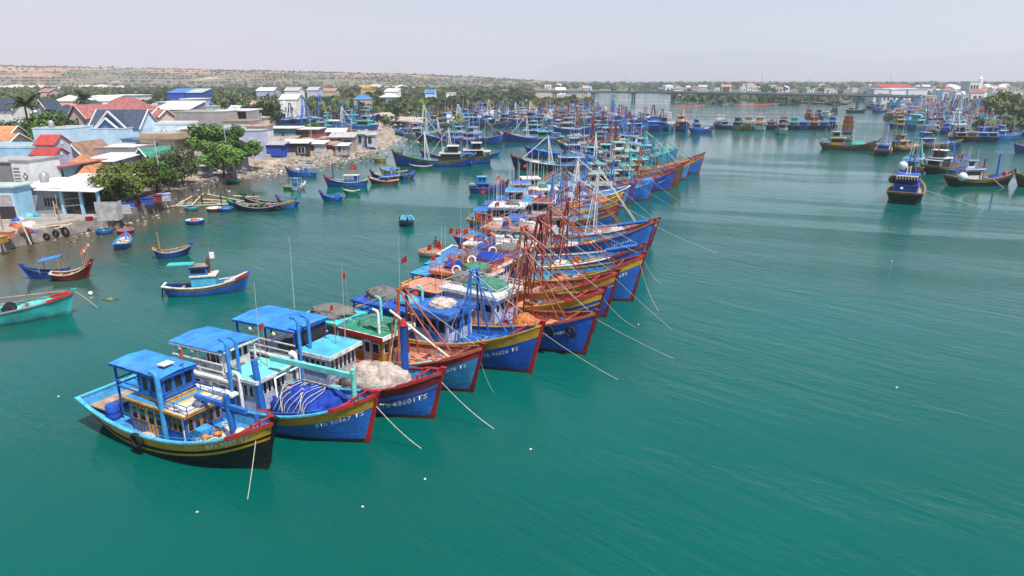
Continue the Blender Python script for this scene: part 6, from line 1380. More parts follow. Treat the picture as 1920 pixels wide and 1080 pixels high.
for (px,py,L,hd,hu,cp,inn,lb,kw,feat) in [
 (505,393,8.6,-2,'mid','yellow','blue','long blue boat with yellow rail and tyres along its side',dict(hb=1.5),'tyres'),
 (478,396,6.4,175,'navy','grey','grey','dark low boat in front of the long yellow railed one',dict(),None),
 (462,391,6,178,'green','green','wood','low green boat partly hidden in the cluster by the rafts',dict(),None),
 (500,387,7.5,176,'navy','wood','navy','navy boat with tan bow behind the yellow railed one',dict(hb=1.6),None),
 (541,387,3.6,178,'royal','light','mid','blue boat with red stem tip at the right of the cluster',dict(hb=1.5,tip='maroon'),None),
 (623,377,3.9,182,'royal','light','mid','blue boat with raised dark red stem, alone below the green one',dict(hb=1.5,tip='maroon'),'box'),
 (659,365,3.0,184,'green','cream','green','small green open boat',dict(hb=1.0),None),
 (650,350,8.4,178,'blue','cream','mid','blue boat with canopy and tall dark mast with a red flag',dict(hb=1.9,tip='red',hm=.9,hs=1.4),'mast'),
 (720,345,5.9,178,'rust','cream','mid','long rust red boat with a little blue shelter',dict(hb=1.3),'lowcan'),
 (722,336,6.0,176,'navy','cream','light','navy boat with red stem behind the rust red one',dict(hb=1.6,tip='maroon'),'can'),
 (748,336,5.2,2,'rust','light','mid','red boat with pale blue shelter in the little cluster',dict(hb=1.2),'can'),
 (765,335,4.5,60,'royal','blue','royal','short royal blue boat at the right of the little cluster',dict(hb=1.2),'box'),
 (738,327,6,176,'ochre','cream','light','yellowish boat with raised bow at the back of the little cluster',dict(hb=1.4),'lowcan'),
 (566,331,6.6,178,'mid','light','mid','blue boat with purple bow and pale canopy by the rubbish beach',dict(hb=1.8,tip='maroon',hm=.85),'can'),
 (560,356,4.2,70,'white','cream','grey','whitish boat with white box shelter next to the green basket boat',dict(hb=1.0),'can'),
 (712,303,3.6,180,'yellow','ochre','ochre','little yellow boat off the rubbish beach',dict(hb=.9),None),
 (790,317,5.0,180,'green','cream','white','small green and white boat at the stern of the dark blue one',dict(hb=.95),None),
 (917,293,6.0,0,'royal','light','white','small blue tender with pink cloth between the big boats',dict(hb=1.2),'pink'),
 (862,260,5,170,'dark','wood','dark','dark skiff at the edge of the rubbish beach',dict(hb=.8),None)]:
    b,h=small(px,py,L,hd,hu,cp,inn,lb,kw.get('hb',1.35),None,'yellow' if feat=='tyres' else None,kw.get('tip'),hm=kw.get('hm',.62),hs=kw.get('hs',.85))
    if feat=='tyres':
        for i in range(6): tyre(b,h,.2+.11*i,'tyre on the side of the long yellow railed boat',-1,.45,'tyres on the yellow railed boat')
    if feat=='box': MB().box(-L*.32,-L*.12,-.5,.5,.3,1.15).build('engine_box',paint('blue'),b)
    if feat in('can','mast'): small_canopy(b,-L*.3,L*.05,1.7,2.3,.4,'light' if feat=='can' else 'cream','white'); MB().box(-L*.25,-L*.05,-.6,.6,.3,1.3).build('cabin',paint('mid'),b)
    if feat=='mast':
        MB().bar((L*.3,0,.6),(L*.3,0,4.6),.11,7).build('mast',paint('navy'),b); flag(b,-L*.12,0,2.3,1.9,1.2,2.9,.1); MB().box(-L*.3,-L*.2,-.5,.5,1.3,2.2).build('locker',paint('blue'),b)
    if feat=='lowcan': small_canopy(b,-L*.2,L*.15,1.5,1.4,.4,'mid','wood')
    if feat=='pink': stuff_rest(b,'folded_tarp',MB().blob((0,0,0),(1.0,.5,.4),3,.2,10,5,True),mat('pink cloth',(.5,.1,.14)),(0,0,.55),'pink cloth in the small blue tender','cloth')
# round basket boats
def basket(px,py,col,rim,label,r=1.0,inside='wood'):
    b=empty('basket_boat',at(px,py),.3*px); tag(b,label,'basket boat','round basket boats')
    MB().lathe([(r*.6,-.25),(r*.86,-.05),(r*.97,.25),(r,.55)],n=20,cap=False).lathe([(.01,-.2),(r*.6,-.25)],n=20,cap=False).build('hull',paint(col,'h'),b)
    MB().lathe([(.01,.05),(r*.7,.08),(r*.88,.25),(r*.94,.56)],n=20,cap=False).build('lining',paint(inside,'w'),b)
    MB().ring((0,0,.56),(0,0,1),r*.98,.055,20,6).build('rim',paint(rim,'w'),b)
    MB().box(-r*.9,r*.9,-.12,.12,.38,.43).build('thwart',paint('wood','w'),b)
    return b
basket(196,438,'mid','light','steel blue basket boat against the quay corner',1.05,'navy'); basket(236,438,'royal','salmon','royal blue basket boat with pink rim',1.05,'rust')
q=basket(366,419,'royal','light','blue basket boat with orange net, alone before the rafts',1.3,'white')
stuff_rest(q,'net_heap',MB().blob((0,0,0),(.75,.5,.4),3,.3,12,5,True),NETS['orange'],(0,0,.4),'orange net in the lone blue basket boat','fishing net')
basket(360,394,'teal','teal','teal basket boat at the raft with the red bundle',1.1,'navy'); basket(402,396,'maroon','white','red bottomed basket boat beside the raft',1.1,'white'); basket(424,396,'royal','light','blue basket boat right of the red bottomed one',1.15,'blue')
basket(542,354,'green','yellow','green basket boat next to the whitish boat',1.1,'green'); basket(440,343,'green','teal','green basket boat below the broken wall',1.1,'green'); basket(808,478,'cream','wood','pale basket boat with a standing man at the stern of the row',1.5,'salmon')
# ---------------------------------------------------------------- trees
def leafm(name,col,var=.45): return mat(name,col,rough=.7,var=var,scale=.35,spec=.2)
LEAF=dict(olive=leafm('olive leaves',(.12,.15,.028)),green=leafm('green leaves',(.075,.15,.022)),bright=leafm('bright leaves',(.11,.20,.035)),dark=leafm('dark leaves',(.035,.075,.02)),dusty=leafm('dusty leaves',(.09,.11,.04)),hedge=leafm('bank leaves',(.075,.115,.03)))
BARK=mat('bark',(.13,.09,.06),rough=.95,var=.3,scale=3)
def crown_mesh(name,lobes,n,size,m,seed):
    r_=random.Random(seed); v=[];f=[]
    wts=[l[3]*l[4]*l[5] for l in lobes]
    for i in range(n):
        cx,cy,cz,rx,ry,rz=r_.choices(lobes,wts)[0]
        d=Vector((r_.gauss(0,1),r_.gauss(0,1),r_.gauss(0,1))).normalized(); k=r_.uniform(.55,1.02)*(1+.25*mnoise.noise(d*2.2+Vector((seed,cx,cy))))
        c=Vector((cx+d.x*rx*k,cy+d.y*ry*k,cz+d.z*rz*k)); nn=(d+Vector((r_.gauss(0,.55),r_.gauss(0,.55),r_.gauss(.25,.55)))).normalized()
        a=nn.orthogonal().normalized(); a=Matrix.Rotation(r_.random()*6.28,3,nn)@a; b=nn.cross(a); s=size*r_.uniform(.6,1.35); i0=len(v)
        bend=nn*s*.18
        v+=[c-a*s*.5-b*s*.28,c+a*s*.1-b*s*.34-bend*.3,c+a*s*.6-bend,c+a*s*.1+b*s*.34-bend*.3,c-a*s*.5+b*s*.28]
        f.append((i0,i0+1,i0+2,i0+3,i0+4))
    me=bpy.data.meshes.new(name); me.from_pydata(v,[],f); me.materials.append(m); me.update(); return me
def trunk_mesh(name,h,r,lobes,seed):
    r_=random.Random(seed); m=MB(); tp=(r_.uniform(-.2,.2)*h*.3,r_.uniform(-.2,.2)*h*.3,h); m.tube([(0,0,-.3),(tp[0]*.3,tp[1]*.5,h*.5),tp],[r,r*.8,r*.6],7)
    for l in lobes[:5]: m.tube([(tp[0]*.6,tp[1]*.7,h*.75),((tp[0]+l[0])*.5,(tp[1]+l[1])*.5,(h+l[2])*.5),(l[0],l[1],l[2])],[r*.5,r*.35,r*.12],5)
    return m.mesh(name,BARK)
def make_lobes(w,h,z,n,seed,flat=.55):
    r_=random.Random(seed); L=[(0,0,z,w*.30,w*.30,h*.42)]
    for i in range(n):
        a=6.283*i/n+r_.uniform(-.4,.4); d=w*r_.uniform(.22,.36); s=w*r_.uniform(.16,.26); L.append((math.cos(a)*d,math.sin(a)*d,z+h*r_.uniform(-.28,.30),s,s,s*flat*h/w*1.8))
    return L
def tree_proto(kind,seed,w,h,th,n,size,lf,lobn=7):
    lob=make_lobes(w,h,th+h*.5,lobn,seed); 
    return (crown_mesh('crown',lob,n,size,LEAF[lf],seed),trunk_mesh('trunk',th+h*.25,max(.12,w*.03),lob,seed))
def put_tree(proto,loc,label,group,s=1.0,rz=0.0,name='tree',sz=None,cat='tree'):
    o=empty(name,loc,rz); o.scale=(s,s,s if sz is None else sz); tag(o,label,cat,group); obj('crown',proto[0],o); obj('trunk',proto[1],o); return o
# the trees along the quay wall
QT='trees along the quay wall'
for i,(px,py,w,h,th,lf,lb,n) in enumerate([(226,402,6.5,4.0,1.6,'olive','olive green tree at the near end of the quay wall',2600),(258,388,8.0,4.6,1.9,'olive','broad leafy tree in the middle of the quay wall, over the shacks',3600),(298,378,7.5,4.6,2.0,'green','green tree behind the middle of the quay wall',3000),(330,368,7.0,5.2,2.2,'dusty','thin dusty tree next to the hut with the white roof',1500),(345,360,5.5,3.5,2.0,'olive','small olive tree over the hut with the white roof',1500)]):
    p=ray(px,py,[101,108,114,122,126][i]); put_tree(tree_proto('q',40+i,w*1.22,h*1.2,th*.55,int(n*1.7),.36,lf,13),(p.x,p.y,GZ),lb,QT,1,.4*i,'broad_tree')
for i,(px,D,w,h,th,lf,lb,n) in enumerate([(372,142,7,7,3.6,'bright','tall bright green almond tree with layered branches, left one',3000),(400,136,9,6,1.6,'bright','bright green spreading tree in front of the almond trees',3800),(420,146,6,6,3.4,'green','dark green layered tree to the right of the street lamp',2400),(448,152,7,4.0,1.8,'green','spreading green tree reaching to the blue grey hut',2200),(388,150,6,6,3.4,'green','green tree behind the tall almond tree',2200)]):
    p=ray(px,160,D); put_tree(tree_proto('a',60+i,w*1.0,h*.95,th,int(n*1.3),.45,lf,12),(p.x,p.y,gz(D)),lb,'tall trees by the broken wall',1,.7*i,'almond_tree')
for i,(px,D,w,h,th,lf,lb) in enumerate([(70,160,10,9,1.8,'green','dark leafy tree beside the palm'),(98,164,10,8,1.5,'dark','rounded dark tree right of the palm'),(28,156,11,9,1.2,'green','low leafy tree left of the palm'),(4,154,11,8.5,1.2,'dark','dark bush like tree at the left edge below the slate roof'),(490,225,13,9,2.6,'dark','big dark round tree left of the boatyard'),(478,232,10,8,2.0,'dusty','dusty tree leaning on the big dark round one'),(575,232,9,3.5,.6,'green','bright low tree in front of the boatyard tarp'),(235,240,9,6,2,'dusty','tree behind the red hipped roof'),(262,246,8,6,2,'dark','dark tree right behind the red hipped roof'),(60,182,7,5,2,'dark','tree behind the dark gables')]):
    p=ray(px,160,D); put_tree(tree_proto('v',80+i,w*1.15,h*1.1,th,2400,.6,lf,9),(p.x,p.y,gz(D)),lb,'trees in the village',1,.7*i,'leafy_tree')
rr=random.Random(23); vt=[tree_proto('w',300+i,8,6.5,1.6,1500,.6,['green','bright','olive','dark'][i],8) for i in range(4)]
for i,(px,D) in enumerate([(18,182),(52,176),(118,186),(140,196),(200,188),(214,232),(282,190),(300,226),(340,202),(366,232),(398,214),(424,236),(446,214),(468,240),(350,186),(110,230),(130,238)]):
    p=ray(px,160,D); s=rr.uniform(.75,1.1); put_tree(vt[i%4],(p.x,p.y,gz(D)),['green','bright green','olive','dark green'][i%4]+' tree growing between the '+['white','red roofed','slate roofed','far','pale blue'][i%5]+' village houses',"trees in the village",s,i,'leafy_tree')
# palms
def palm(loc,h,label,seed,fl=3.6):
    r_=random.Random(seed); o=empty('palm_tree',loc); tag(o,label,'palm tree','coconut palms in the village')
    MB().tube([(0,0,-.3),(.15,0,h*.4),(.3,.1,h*.75),(.3,.15,h)],[.34,.26,.22,.2],7).build('trunk',BARK,o)
    mb=MB(); n=11
    for sd in (-1,1):
        for k in range(n):
            u=(k+.5)/n; x=fl*u; z=.9*math.sin(u*1.7)-1.6*u*u; l=.85*math.sin(min(1,u*1.3+.15)*2.6)+.15
            for dz_ in (-.02,): mb.add([(x-.2,0,z),(x+.2,0,z),(x+.45,sd*l,z-.55*l),(x+.3,sd*l,z-.58*l)],[(0,1,2,3)])
    mb.tube([(fl*u/6,0,.9*math.sin(u/6*1.7)-1.6*(u/6)**2) for u in range(7)],.04,4)
    me=mb.mesh('frond',leafm('palm leaves',(.07,.10,.03)))
    for i in range(24):
        q=obj('frond',me,o); q.location=(.3,.15,h-.05); q.rotation_euler=(0,R(r_.uniform(-58,26)),i*2.399+r_.uniform(-.2,.2)); s=r_.uniform(.8,1.05); q.scale=(s,s,s)
    return o
p=ray(46,214,158); palm((p.x,p.y,gz(158)),p.z-gz(158)+2.0,'large coconut palm at the left edge of the village',1,4.2)
p=ray(156,190,232); palm((p.x,p.y,gz(232)),p.z-gz(232)+1.0,'smaller coconut palm behind the village roofs',2,3.8)
# belts of trees, copied from a dozen kinds
PR=[tree_proto('b',200+i,[9,11,8,12,10,9][i%6],[6,7,6,7,5,7][i%6],[1.2,1.6,1.0,1.5,.8,2][i%6],420,1.25,['olive','dark','hedge','dusty','green','olive','dark','dusty'][i%8],7) for i in range(8)]
TN=['olive tree','dark tree','mid green tree','dusty grey green tree','green tree','olive tree','dark tree','dusty grey green tree']
def belt(zones,group,where,seed,pick=(0,1,2,3,4,5,6,7)):
    r_=random.Random(seed); X0=min(z[0] for z in zones); X1=max(z[1] for z in zones)
    for (x0,x1,D0,D1,n,s0,s1,zb) in zones:
        for i in range(n):
            D=D0+(D1-D0)*r_.random(); px=r_.uniform(x0,x1); p=ray(px,160,D); k=pick[r_.randrange(len(pick))]; s=r_.uniform(s0,s1)
            u_=(px-X0)/(X1-X0); v_=(D-D0)/(D1-D0); put_tree(PR[k],(p.x,p.y,(gz(D)-.4 if zb is None else zb)),TN[k]+(', far left, ' if u_<.2 else ', left, ' if u_<.4 else ', centre, ' if u_<.6 else ', right, ' if u_<.8 else ', far right, ')+('front ' if v_<.5 else 'back ')+where,group,s,r_.random()*6.28,sz=s*r_.uniform(.8,1.15))
belt([(-20,480,290,430,46,.9,1.2,None),(470,700,310,400,26,.6,.95,None),(700,860,330,520,22,.6,1.0,None)],'trees of the belt behind the village','of the belt behind the village',1)
belt([(-30,640,450,820,46,.9,1.35,None),(640,1000,560,900,24,.8,1.25,None)],'trees at the foot of the hill','at the hill foot',2)
belt([(878,975,478,530,20,.75,1.15,1.2),(930,1080,510,620,22,.5,.85,1.2),(1060,1112,560,640,8,.3,.5,1.2)],'trees on the wooded spit','on the wooded spit',3)
belt([(1340,1440,700,790,10,.4,.7,.8),(1430,1572,632,700,16,.45,.8,.8),(1300,1350,740,820,4,.5,.8,.8)],'bushy trees on the river island','on the low river island',4)
belt([(1868,1935,330,420,12,1.0,1.6,.8),(1850,1930,420,520,12,.9,1.5,.8)],'trees on the right bank','on the sandy right bank',5,(4,0,5,4))
def treeline(name,label,zones,seed,mats):
    r_=random.Random(seed); mb=MB()
    for (x0,x1,D0,D1,n,s0,s1,zf) in zones:
        for i in range(n):
            D=r_.uniform(D0,D1); p=ray(r_.uniform(x0,x1),150,D); s=r_.uniform(s0,s1)
            if zf is hillz and mnoise.noise(Vector((p.x*.011,D*.006,7)))+.5*mnoise.noise(Vector((p.x*.04,D*.03,2)))+r_.uniform(-.3,.3)<-.02: continue
            k=r_.randrange(len(mats)); z=zf(p.x,D)
            for q in range(7):
                c=Vector((p.x+r_.uniform(-.5,.5)*s,p.y+r_.uniform(-.5,.5)*s,z+s*r_.uniform(.15,.75))); d=Vector((r_.gauss(0,1),r_.gauss(0,1),r_.gauss(0,1)+.6)).normalized(); a=d.orthogonal().normalized(); b=d.cross(a); t=s*r_.uniform(.35,.6)
                mb.add([c-a*t-b*t*.6,c+a*t*.3-b*t,c+a*t+b*t*.4,c-a*t*.2+b*t],[(0,1,2,3)],k)
    return tag(mb.build(name,mats),label,kind='stuff')
lm=[LEAF['olive'],LEAF['dark'],LEAF['dusty'],LEAF['hedge']]
IS=[(1180,1240),(1250,1062),(1300,922),(1360,792),(1420,694),(1500,624),(1575,590)]
def isl():
    r_=random.Random(8); out=[]
    for i in range(520):
        px=r_.uniform(1190,1574)
        for (a,b),(c,d) in zip(IS,IS[1:]):
            if px<=c: D=b+(d-b)*(px-a)/(c-a); break
        D+=8+abs(r_.gauss(0,.45))*120; out.append((px,px+.1,D,D+.1,1,1.8,4.2,lambda x,D:.9))
    return out
def hillz(x,D):
    # height of the hill sheet nearest to a point
    best=None;bd=1e18
    j=int((D-1150)/2500*26); 
    for jj in (j,j+1):
        if 0<=jj<=26:
            row=hv[jj*71:(jj+1)*71]
            for q in row:
                d=(q[0]-x)**2+(q[1]-D)**2
                if d<bd: bd=d;best=q[2]
    return (best or 1.5)-.5
treeline('hill_scrub','grey green bushes scattered over the hill',[(-100,1000,1200,2300,11000,1.6,4.6,hillz),(-100,1000,2150,2350,420,3,7,hillz)],1,[LEAF['olive'],LEAF['dusty'],LEAF['dark'],LEAF['dusty']])
treeline('far_woods','distant woods along the foot of the hill and behind the far town',[(-60,1000,820,1160,1300,4,8,lambda x,D:2.0),(-60,720,330,820,1100,3.5,7,lambda x,D:gz(D)),(690,1000,420,820,700,3,6.5,lambda x,D:1.6),(980,1930,1350,2300,900,7,13,lambda x,D:1.0)],2,lm)
treeline('bank_thicket','low thicket along the inlet, the spit and the island',[(700,870,300,560,160,2.5,5,lambda x,D:1.3),(872,1112,480,630,360,2,4.5,lambda x,D:1.0),(1265,1572,575,830,120,2.5,6,lambda x,D:.8),(1850,1960,250,520,260,2,5,lambda x,D:.9),(1590,1850,640,760,120,3,7,lambda x,D:1.0)]+isl(),3,lm)
belt([(1250,1480,900,1150,12,.9,1.6,1.0),(1000,1250,1000,1300,6,1.0,1.6,1.0),(1480,1900,800,1150,14,.8,1.2,1.0)],'trees of the far town','of the far town trees',6)
# ---------------------------------------------------------------- on the quay
def lamp(px,pyt,pyb,D,label):
    a=ray(px,pyb,D); t=ray(px,pyt,D); o=empty('street_lamp',(a.x,D,a.z)); tag(o,label,'street lamp','street lamps by the quay'); h=t.z-a.z
    MB().bar((0,0,0),(0,0,h),.10,7,.06).build('pole',mat('galvanised pole',(.6,.6,.6),rough=.6,var=.1),o); MB().tube([(0,0,h),(.5,0,h+.35),(1.6,0,h+.6)],.05,5).build('arm',STEEL,o); MB().box(1.5,2.2,-.12,.12,h+.52,h+.66).build('lamp_head',STEEL,o)
lamp(306,262,372,112,'pale street lamp with bent arm between the quay trees'); lamp(431,243,330,140,'pale straight lamp post by the tall almond trees')
for i,(px,t,b_,D) in enumerate([(581,218,262,196),(658,222,262,225),(688,198,240,268),(693,200,238,270),(490,213,246,190),(583,243,270,186),(655,255,280,205),(630,235,268,195)]):
    a=ray(px,b_,D); q=ray(px,t,D); tag(MB().bar((a.x,D,a.z),(q.x,D,q.z),.12,6,.09).build('utility_pole',mat('concrete pole',(.5,.48,.45),rough=.8)),['white pole in front of the boatyard tarps','grey pole at the right end of the shacks','left pole of the pair beyond the boatyard','right pole of the pair beyond the boatyard','pole with figure like top next to the orange tarp','thin pole at the dark shack','leaning pole by the last shack','pole beside the curved grey roof'][i],'pole')
def Q(px,py): return at(px,py,GZ+.03)
def top(name,m,mt,loc,label,cat,group=None,rz=0.0):
    o=m.build(name,mt); o.location=loc; o.rotation_euler=(0,0,rz); return tag(o,label,cat,group)
def sack(px,py,c,s,label): return top('bundle',MB().blob((0,0,0),(s,s*.8,s*.8),int(px+py),.25,12,5,True),c,Q(px,py),label,'bundle','heap of bundles and baskets on the quay corner')
for i,(px,py,c,s) in enumerate([(26,424,'rust',.6),(33,427,'orange',.6),(41,430,'orange',.55),(30,414,'royal',.55),(40,412,'lavender',.5),(50,424,'white',.7),(58,421,'cream',.6),(45,436,'brown',.8),(56,437,'maroon',.6),(64,436,'mid',.45),(56,406,'turq',.6),(70,406,'light',.55),(60,402,'white',.6)]):
    sack(px,py,paint(c),s,f"{ {'rust':'red brown','orange':['','light orange','deep orange'][i] if i<3 else '','royal':'dark blue','lavender':'purple','white':['large white','white'][i>6],'cream':'cream','brown':'brown','maroon':'dark red','mid':'blue','turq':'pale green','light':'pale blue'}[c]} bundle in the heap on the quay corner{' at the back' if i>9 else ''}")
top('crate',MB().box(-.7,.7,-.45,.45,0,.75).box(-.74,.74,-.5,.5,.75,.85),paint('salmon'),Q(15,446),'pale orange ice box on the quay edge','box')
top('crate',MB().box(-.8,.8,-.5,.5,0,.7).box(-.84,.84,-.54,.54,.7,.8),paint('ochre'),Q(-2,455),'ochre box at the very left of the quay','box')
top('crate',MB().box(-.35,.35,-.3,.3,0,.5).box(-.38,.38,-.33,.33,.5,.56),paint('maroon'),Q(168,414),'dark red box near the end of the quay','box')
for i,(px,py,h_,c) in enumerate([(8,440,5.0,'wood'),(2,452,5.6,'grey'),(57,452,4.0,'cream'),(112,414,3.6,'grey'),(105,406,2.2,'cream')]):
    top('post',MB().bar((0,0,-.4),([-.1,.05,-1.0,.1,0][i],0,h_),.09,6,.07),paint(c),Q(px,py),['dark wooden post on the quay edge','grey post at the left edge of the quay','leaning pale post on the quay edge with a white top','grey post before the shed door','short cream post with hanging net'][i],'post')
me=None
for i,(px,py) in enumerate([(87,443),(104,437),(122,434)]):
    m=MB().ring((0,0,0),(.3,1,0),.5 if i==2 else .36,.17,16,7); top('tyre',m,RUBBER,at(px,py,.75)+Vector((.25,-.35,0)),['tyre hung nearest on the quay wall','small tyre on a cable on the quay wall','large tyre hung on the quay wall'][i],'tyre','tyres hung on the quay')
for i,(px,py) in enumerate([(96,424),(110,420),(128,418),(120,425)]):
    top('plank',MB().box(-1.6,1.6,-.12,.12,0,.08),paint(['cream','wood','wood','cream'][i],'w'),Q(px,py)+Vector((0,0,.02*i)),['long pale plank lying on the quay','brown plank lying on the quay behind the pale one','brown plank near the tied ropes','short pale plank crossing the others'][i],'plank',None,.5+.35*i)
top('tin_screen',MB().box(-1.35,1.35,-.04,.04,0,2.6).box(1.3,1.38,0,1.8,0,2.5),TILE['grey'],Q(202,414),'upright grey tin sheet screen at the end of the quay','screen',None,.12)
top('canvas_screen',MB().sheet([(-1.3,0,0),(1.3,0,0),(1.2,.3,1.3),(-1.2,.3,1.3)],.05),paint('grey'),at(228,402,GZ+.3),'pale sagging canvas beside the grey tin screen','screen',None,.5)
def scooter(px,py,rz,c,label):
    o=empty('motorbike',Q(px,py),rz); tag(o,label,'motorbike','motorbikes parked on the quay')
    for x in (-.6,.6):
        w_=MB().ring((x,0,.29),(0,1,0),.24,.06,14,6).build('wheel',RUBBER,o); MB().bar((x,-.05,.29),(x,.05,.29),.13,8).build('hub',STEEL,w_)
    MB().tube([(-.62,0,.35),(-.3,0,.55),(.1,0,.42),(.45,0,.75),(.52,0,.98)],[.1,.15,.12,.1,.05],7).build('body',paint(c),o); MB().box(-.62,.02,-.12,.12,.68,.80).build('seat',RUBBER,o); MB().bar((.48,-.3,1.02),(.48,.3,1.02),.025,5).build('handlebar',STEEL,o); MB().bar((.56,0,.88),(.64,0,.88),.08,8).build('headlight',WHITE,o)
scooter(181,401,2.0,'dark','black motorbike parked by the grey tin screen'); scooter(8,407,.4,'maroon','dark motorbike by the roller door at the left edge')
for i,(px,py,c,s) in enumerate([(146,397,'yellow',.7),(154,395,'orange',.6),(164,391,'green',.7),(139,396,'teal',.6),(134,385,'brown',.6)]): top('net_heap',MB().blob((0,0,0),(s*1.4,s,s*.6),i+3,.3,12,5,True),netmat('quay '+c,PAL[c]),Q(px,py),{'yellow':'yellow','orange':'orange','green':'green','teal':'teal','brown':'brown'}[c]+' net heap in front of the open shed','fishing net','net heaps in front of the open shed',.4*i)
person(Q(24,408),R(-60),'salmon','rust','person in salmon clothes standing by the roller door on the quay')
person(Q(140,399),R(120),'turq','teal','person in pale green shirt working at the nets before the open shed',arm=.3)
person(Q(108,402),R(170),'orange','brown','person in orange top beside the grey post on the quay')
person(at(308,376,GZ+.05),R(200),'royal','dark','person in blue shirt in the shade under the quay trees')
for i,(px,py,c) in enumerate([(262,391,'maroon'),(285,386,'royal'),(302,381,'maroon'),(318,378,'lavender'),(250,394,'mid')]):
    top('stall',MB().box(-.9,.9,-.6,.6,.0,1.1).box(-1.0,1.0,-.7,.7,1.1,1.16),paint(c,'w'),at(px,py,GZ+.02)+Vector((-1.2,.8,0)),['dark red cupboard under the quay trees','dark blue cupboard under the quay trees','dark red counter at the right of the cupboards','purple covered counter under the last quay tree','blue drum shaped locker nearest on the quay wall'][i],'cupboard','cupboards and counters under the quay trees',.5)
# floating raft of poles by the quay
ra=empty('pole_raft',at(405,388)); tag(ra,'raft of pale bamboo poles tied between posts by the quay','raft')
for i,(a,c) in enumerate([((-7,-.6,.2),(6,.6,.5)),((-6,.9,.4),(6.5,1.4,.7)),((-3,2.2,.9),(5,2.6,.3)),((-2.5,3.0,1.6),(4.5,1.6,.6)),((-4,.2,.3),(-2.4,1.4,2.0)),((-6.5,-.3,.2),(-4.2,1.2,1.6)),((2.0,2.5,1.4),(6.5,2.2,1.3)),((0,.5,.4),(6,-.2,.45))]): MB().bar(a,c,.12,6,.09).build('pole',paint('cream'),ra)
for x,y in ((-2.6,1),(.8,.4),(4.2,2.2),(5.4,2.6),(3.2,2.8)): MB().bar((x,y,-.8),(x,y,1.9),.12,6).build('post',paint('dark'),ra)
# lift nets in the far river
for i,(cx,cy,w_,d_) in enumerate([(1287,207,26,16),(1412,204,34,16)]):
    c=at(cx,cy); o=empty('lift_net',c); tag(o,['red lift net hung between poles on the water, left one','red lift net hung between poles on the water, right one'][i],'fishing net','red lift nets in the far river')
    mb=MB(); n=10; v=[]
    for a in range(n+1):
        for b_ in range(n+1):
            x=(a/n-.5)*w_; y=(b_/n-.5)*d_; u=1-(2*a/n-1)**2; t=1-(2*b_/n-1)**2; v.append((x,y,3.6-2.5*u*(.35+.65*t)))
    ln=MB()
    for a in range(n+1): ln.tube([v[a*(n+1)+k] for k in range(n+1)],.16,3); ln.tube([v[k*(n+1)+a] for k in range(n+1)],.16,3)
    mm=bpy.data.materials.get('lift net mesh')
    if mm is None:
        mm=bpy.data.materials.new('lift net mesh'); mm.use_nodes=True; N=mm.node_tree.nodes; p_=N['Principled BSDF']; p_.inputs['Base Color'].default_value=(.55,.10,.09,1); p_.inputs['Roughness'].default_value=.9; p_.inputs['Alpha'].default_value=.40
    mb.add(v,[(a*(n+1)+k,(a+1)*(n+1)+k,(a+1)*(n+1)+k+1,a*(n+1)+k+1) for a in range(n) for k in range(n)],0,True).build('net',mm,o)
    for sx in (-.5,.5):
        for sy in (-.5,.5): MB().bar((sx*w_,sy*d_,-1),(sx*w_*1.06,sy*d_*1.06,6.5),.12,5).build('pole',paint('wood'),o)
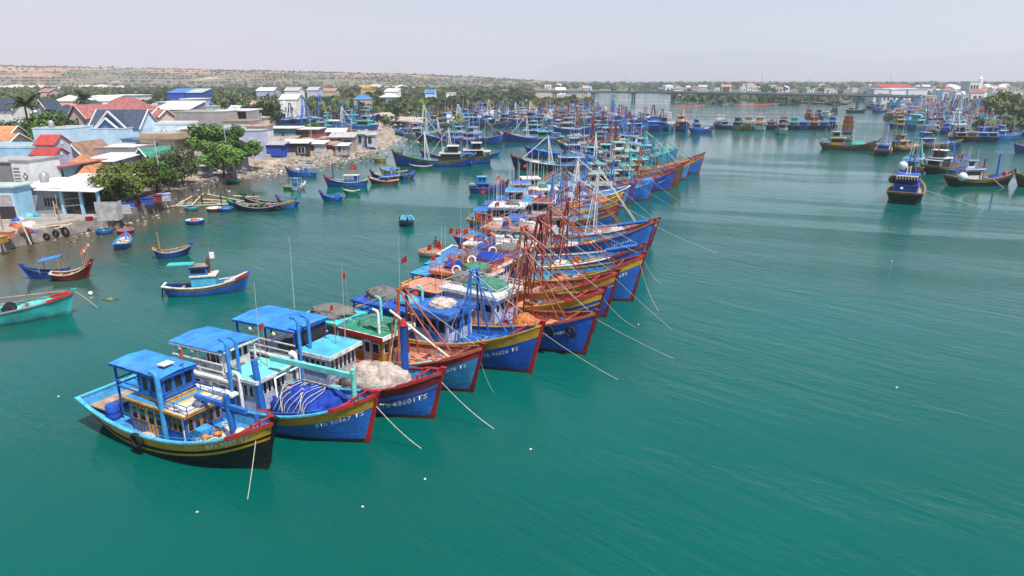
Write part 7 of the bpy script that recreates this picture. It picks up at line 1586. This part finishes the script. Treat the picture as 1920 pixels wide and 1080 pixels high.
# floats and scraps on open water
for i,(px,py,c,lb) in enumerate([(1672,491,'white','white scrap of foam floating far out on the right'),(995,844,'white','pale scrap floating in the near channel'),(797,900,'cream','pale scrap floating below the row of boats'),(1681,728,'white','tiny white scrap floating in the lower right'),(110,745,'cream','pale scrap floating left of the black boat'),(370,962,'cream','pale scrap floating below the black boat'),(1299,378,'white','white float near the row end, upper one'),(1270,385,'white','white float on the dark line by the row'),(570,492,'white','white float left of the row, near the tall thin poles'),(740,349,'dark','dark float beside the green open boat'),(652,378,'dark','dark float right of the lone blue boat'),(567,387,'dark','dark float right of the yellow railed boat'),(1197,610,'white','white float on the line from boat 99486'),(680,952,'cream','pale scrap floating in the near left water')]):
    top('float',MB().blob((0,0,0),(.08,.06,.05),i,.2,10,6),paint(c),at(px,py)+Vector((0,0,.06)),lb,'float',None,i*.7)
o=MB().blob((0,0,0),(.45,.25,.2),4,.35,10,6).bar((-.7,0,.05),(.8,.1,.05),.05,5).build('driftwood',paint('olive')); o.location=at(205,562); tag(o,'yellowish drifting branch left of the lone blue boat','driftwood')
for i,(px,py,h_) in enumerate([(572,560,4.4),(595,560,4.6)]): pass
# tall orange tarp and tarps of the boatyard
for i,(px,py,D,c,s,lb) in enumerate([(505,232,205,'orange',(2.6,2.0,3.2),'orange tarp over a boat at the left of the boatyard'),(527,222,222,'tarp',(3,2,1.4),'blue tarp heap in the boatyard'),(580,228,232,'brown',(6,3,3.0),'dark brown net mound in front of the boatyard'),(645,232,238,'brown',(4,3,2.2),'dark net mound at the right of the boatyard'),(608,226,236,'orange',(2.5,2,1.2),'rust orange net heap in the boatyard'),(725,217,330,'beige',(9,4,2.6),'long tan covered boat cradle beyond the boatyard'),(760,224,305,'beige',(7,4,2.0),'tan sand heap at the inlet')]):
    p=ray(px,py,D); top('tarp_heap',MB().blob((0,0,0),s,i+9,.35,14,6,True),NETS[c],(p.x,D,gz(D)),lb,'tarp','tarps and net mounds of the boatyard')
# people afloat
person(at(812,473)+Vector((.35,.1,.12)),R(200),'maroon','navy','man in dark red shirt standing in the pale basket boat, holding a paddle',arm=.25)
o=MB().bar((0,0,1.1),(-2.2,-1.4,-.9),.04,5,.06).build('paddle',paint('dark')); o.location=at(812,473)+Vector((.2,-.1,.2)); tag(o,'dark paddle held by the man in the basket boat','paddle')
for i,(x,sh) in enumerate([(8.6,'salmon'),(7.7,'rust')]):
    M=Matrix.Translation(bL.location)@Matrix.Rotation(bL.rotation_euler.z,4,'Z')
    person(M@Vector((x,[-.4,.35][i],2.35)),R(170),sh,'dark',['person in pink shirt at the very bow of the dark blue boat','person in rust shirt standing behind the one at the bow'][i],s=.95)
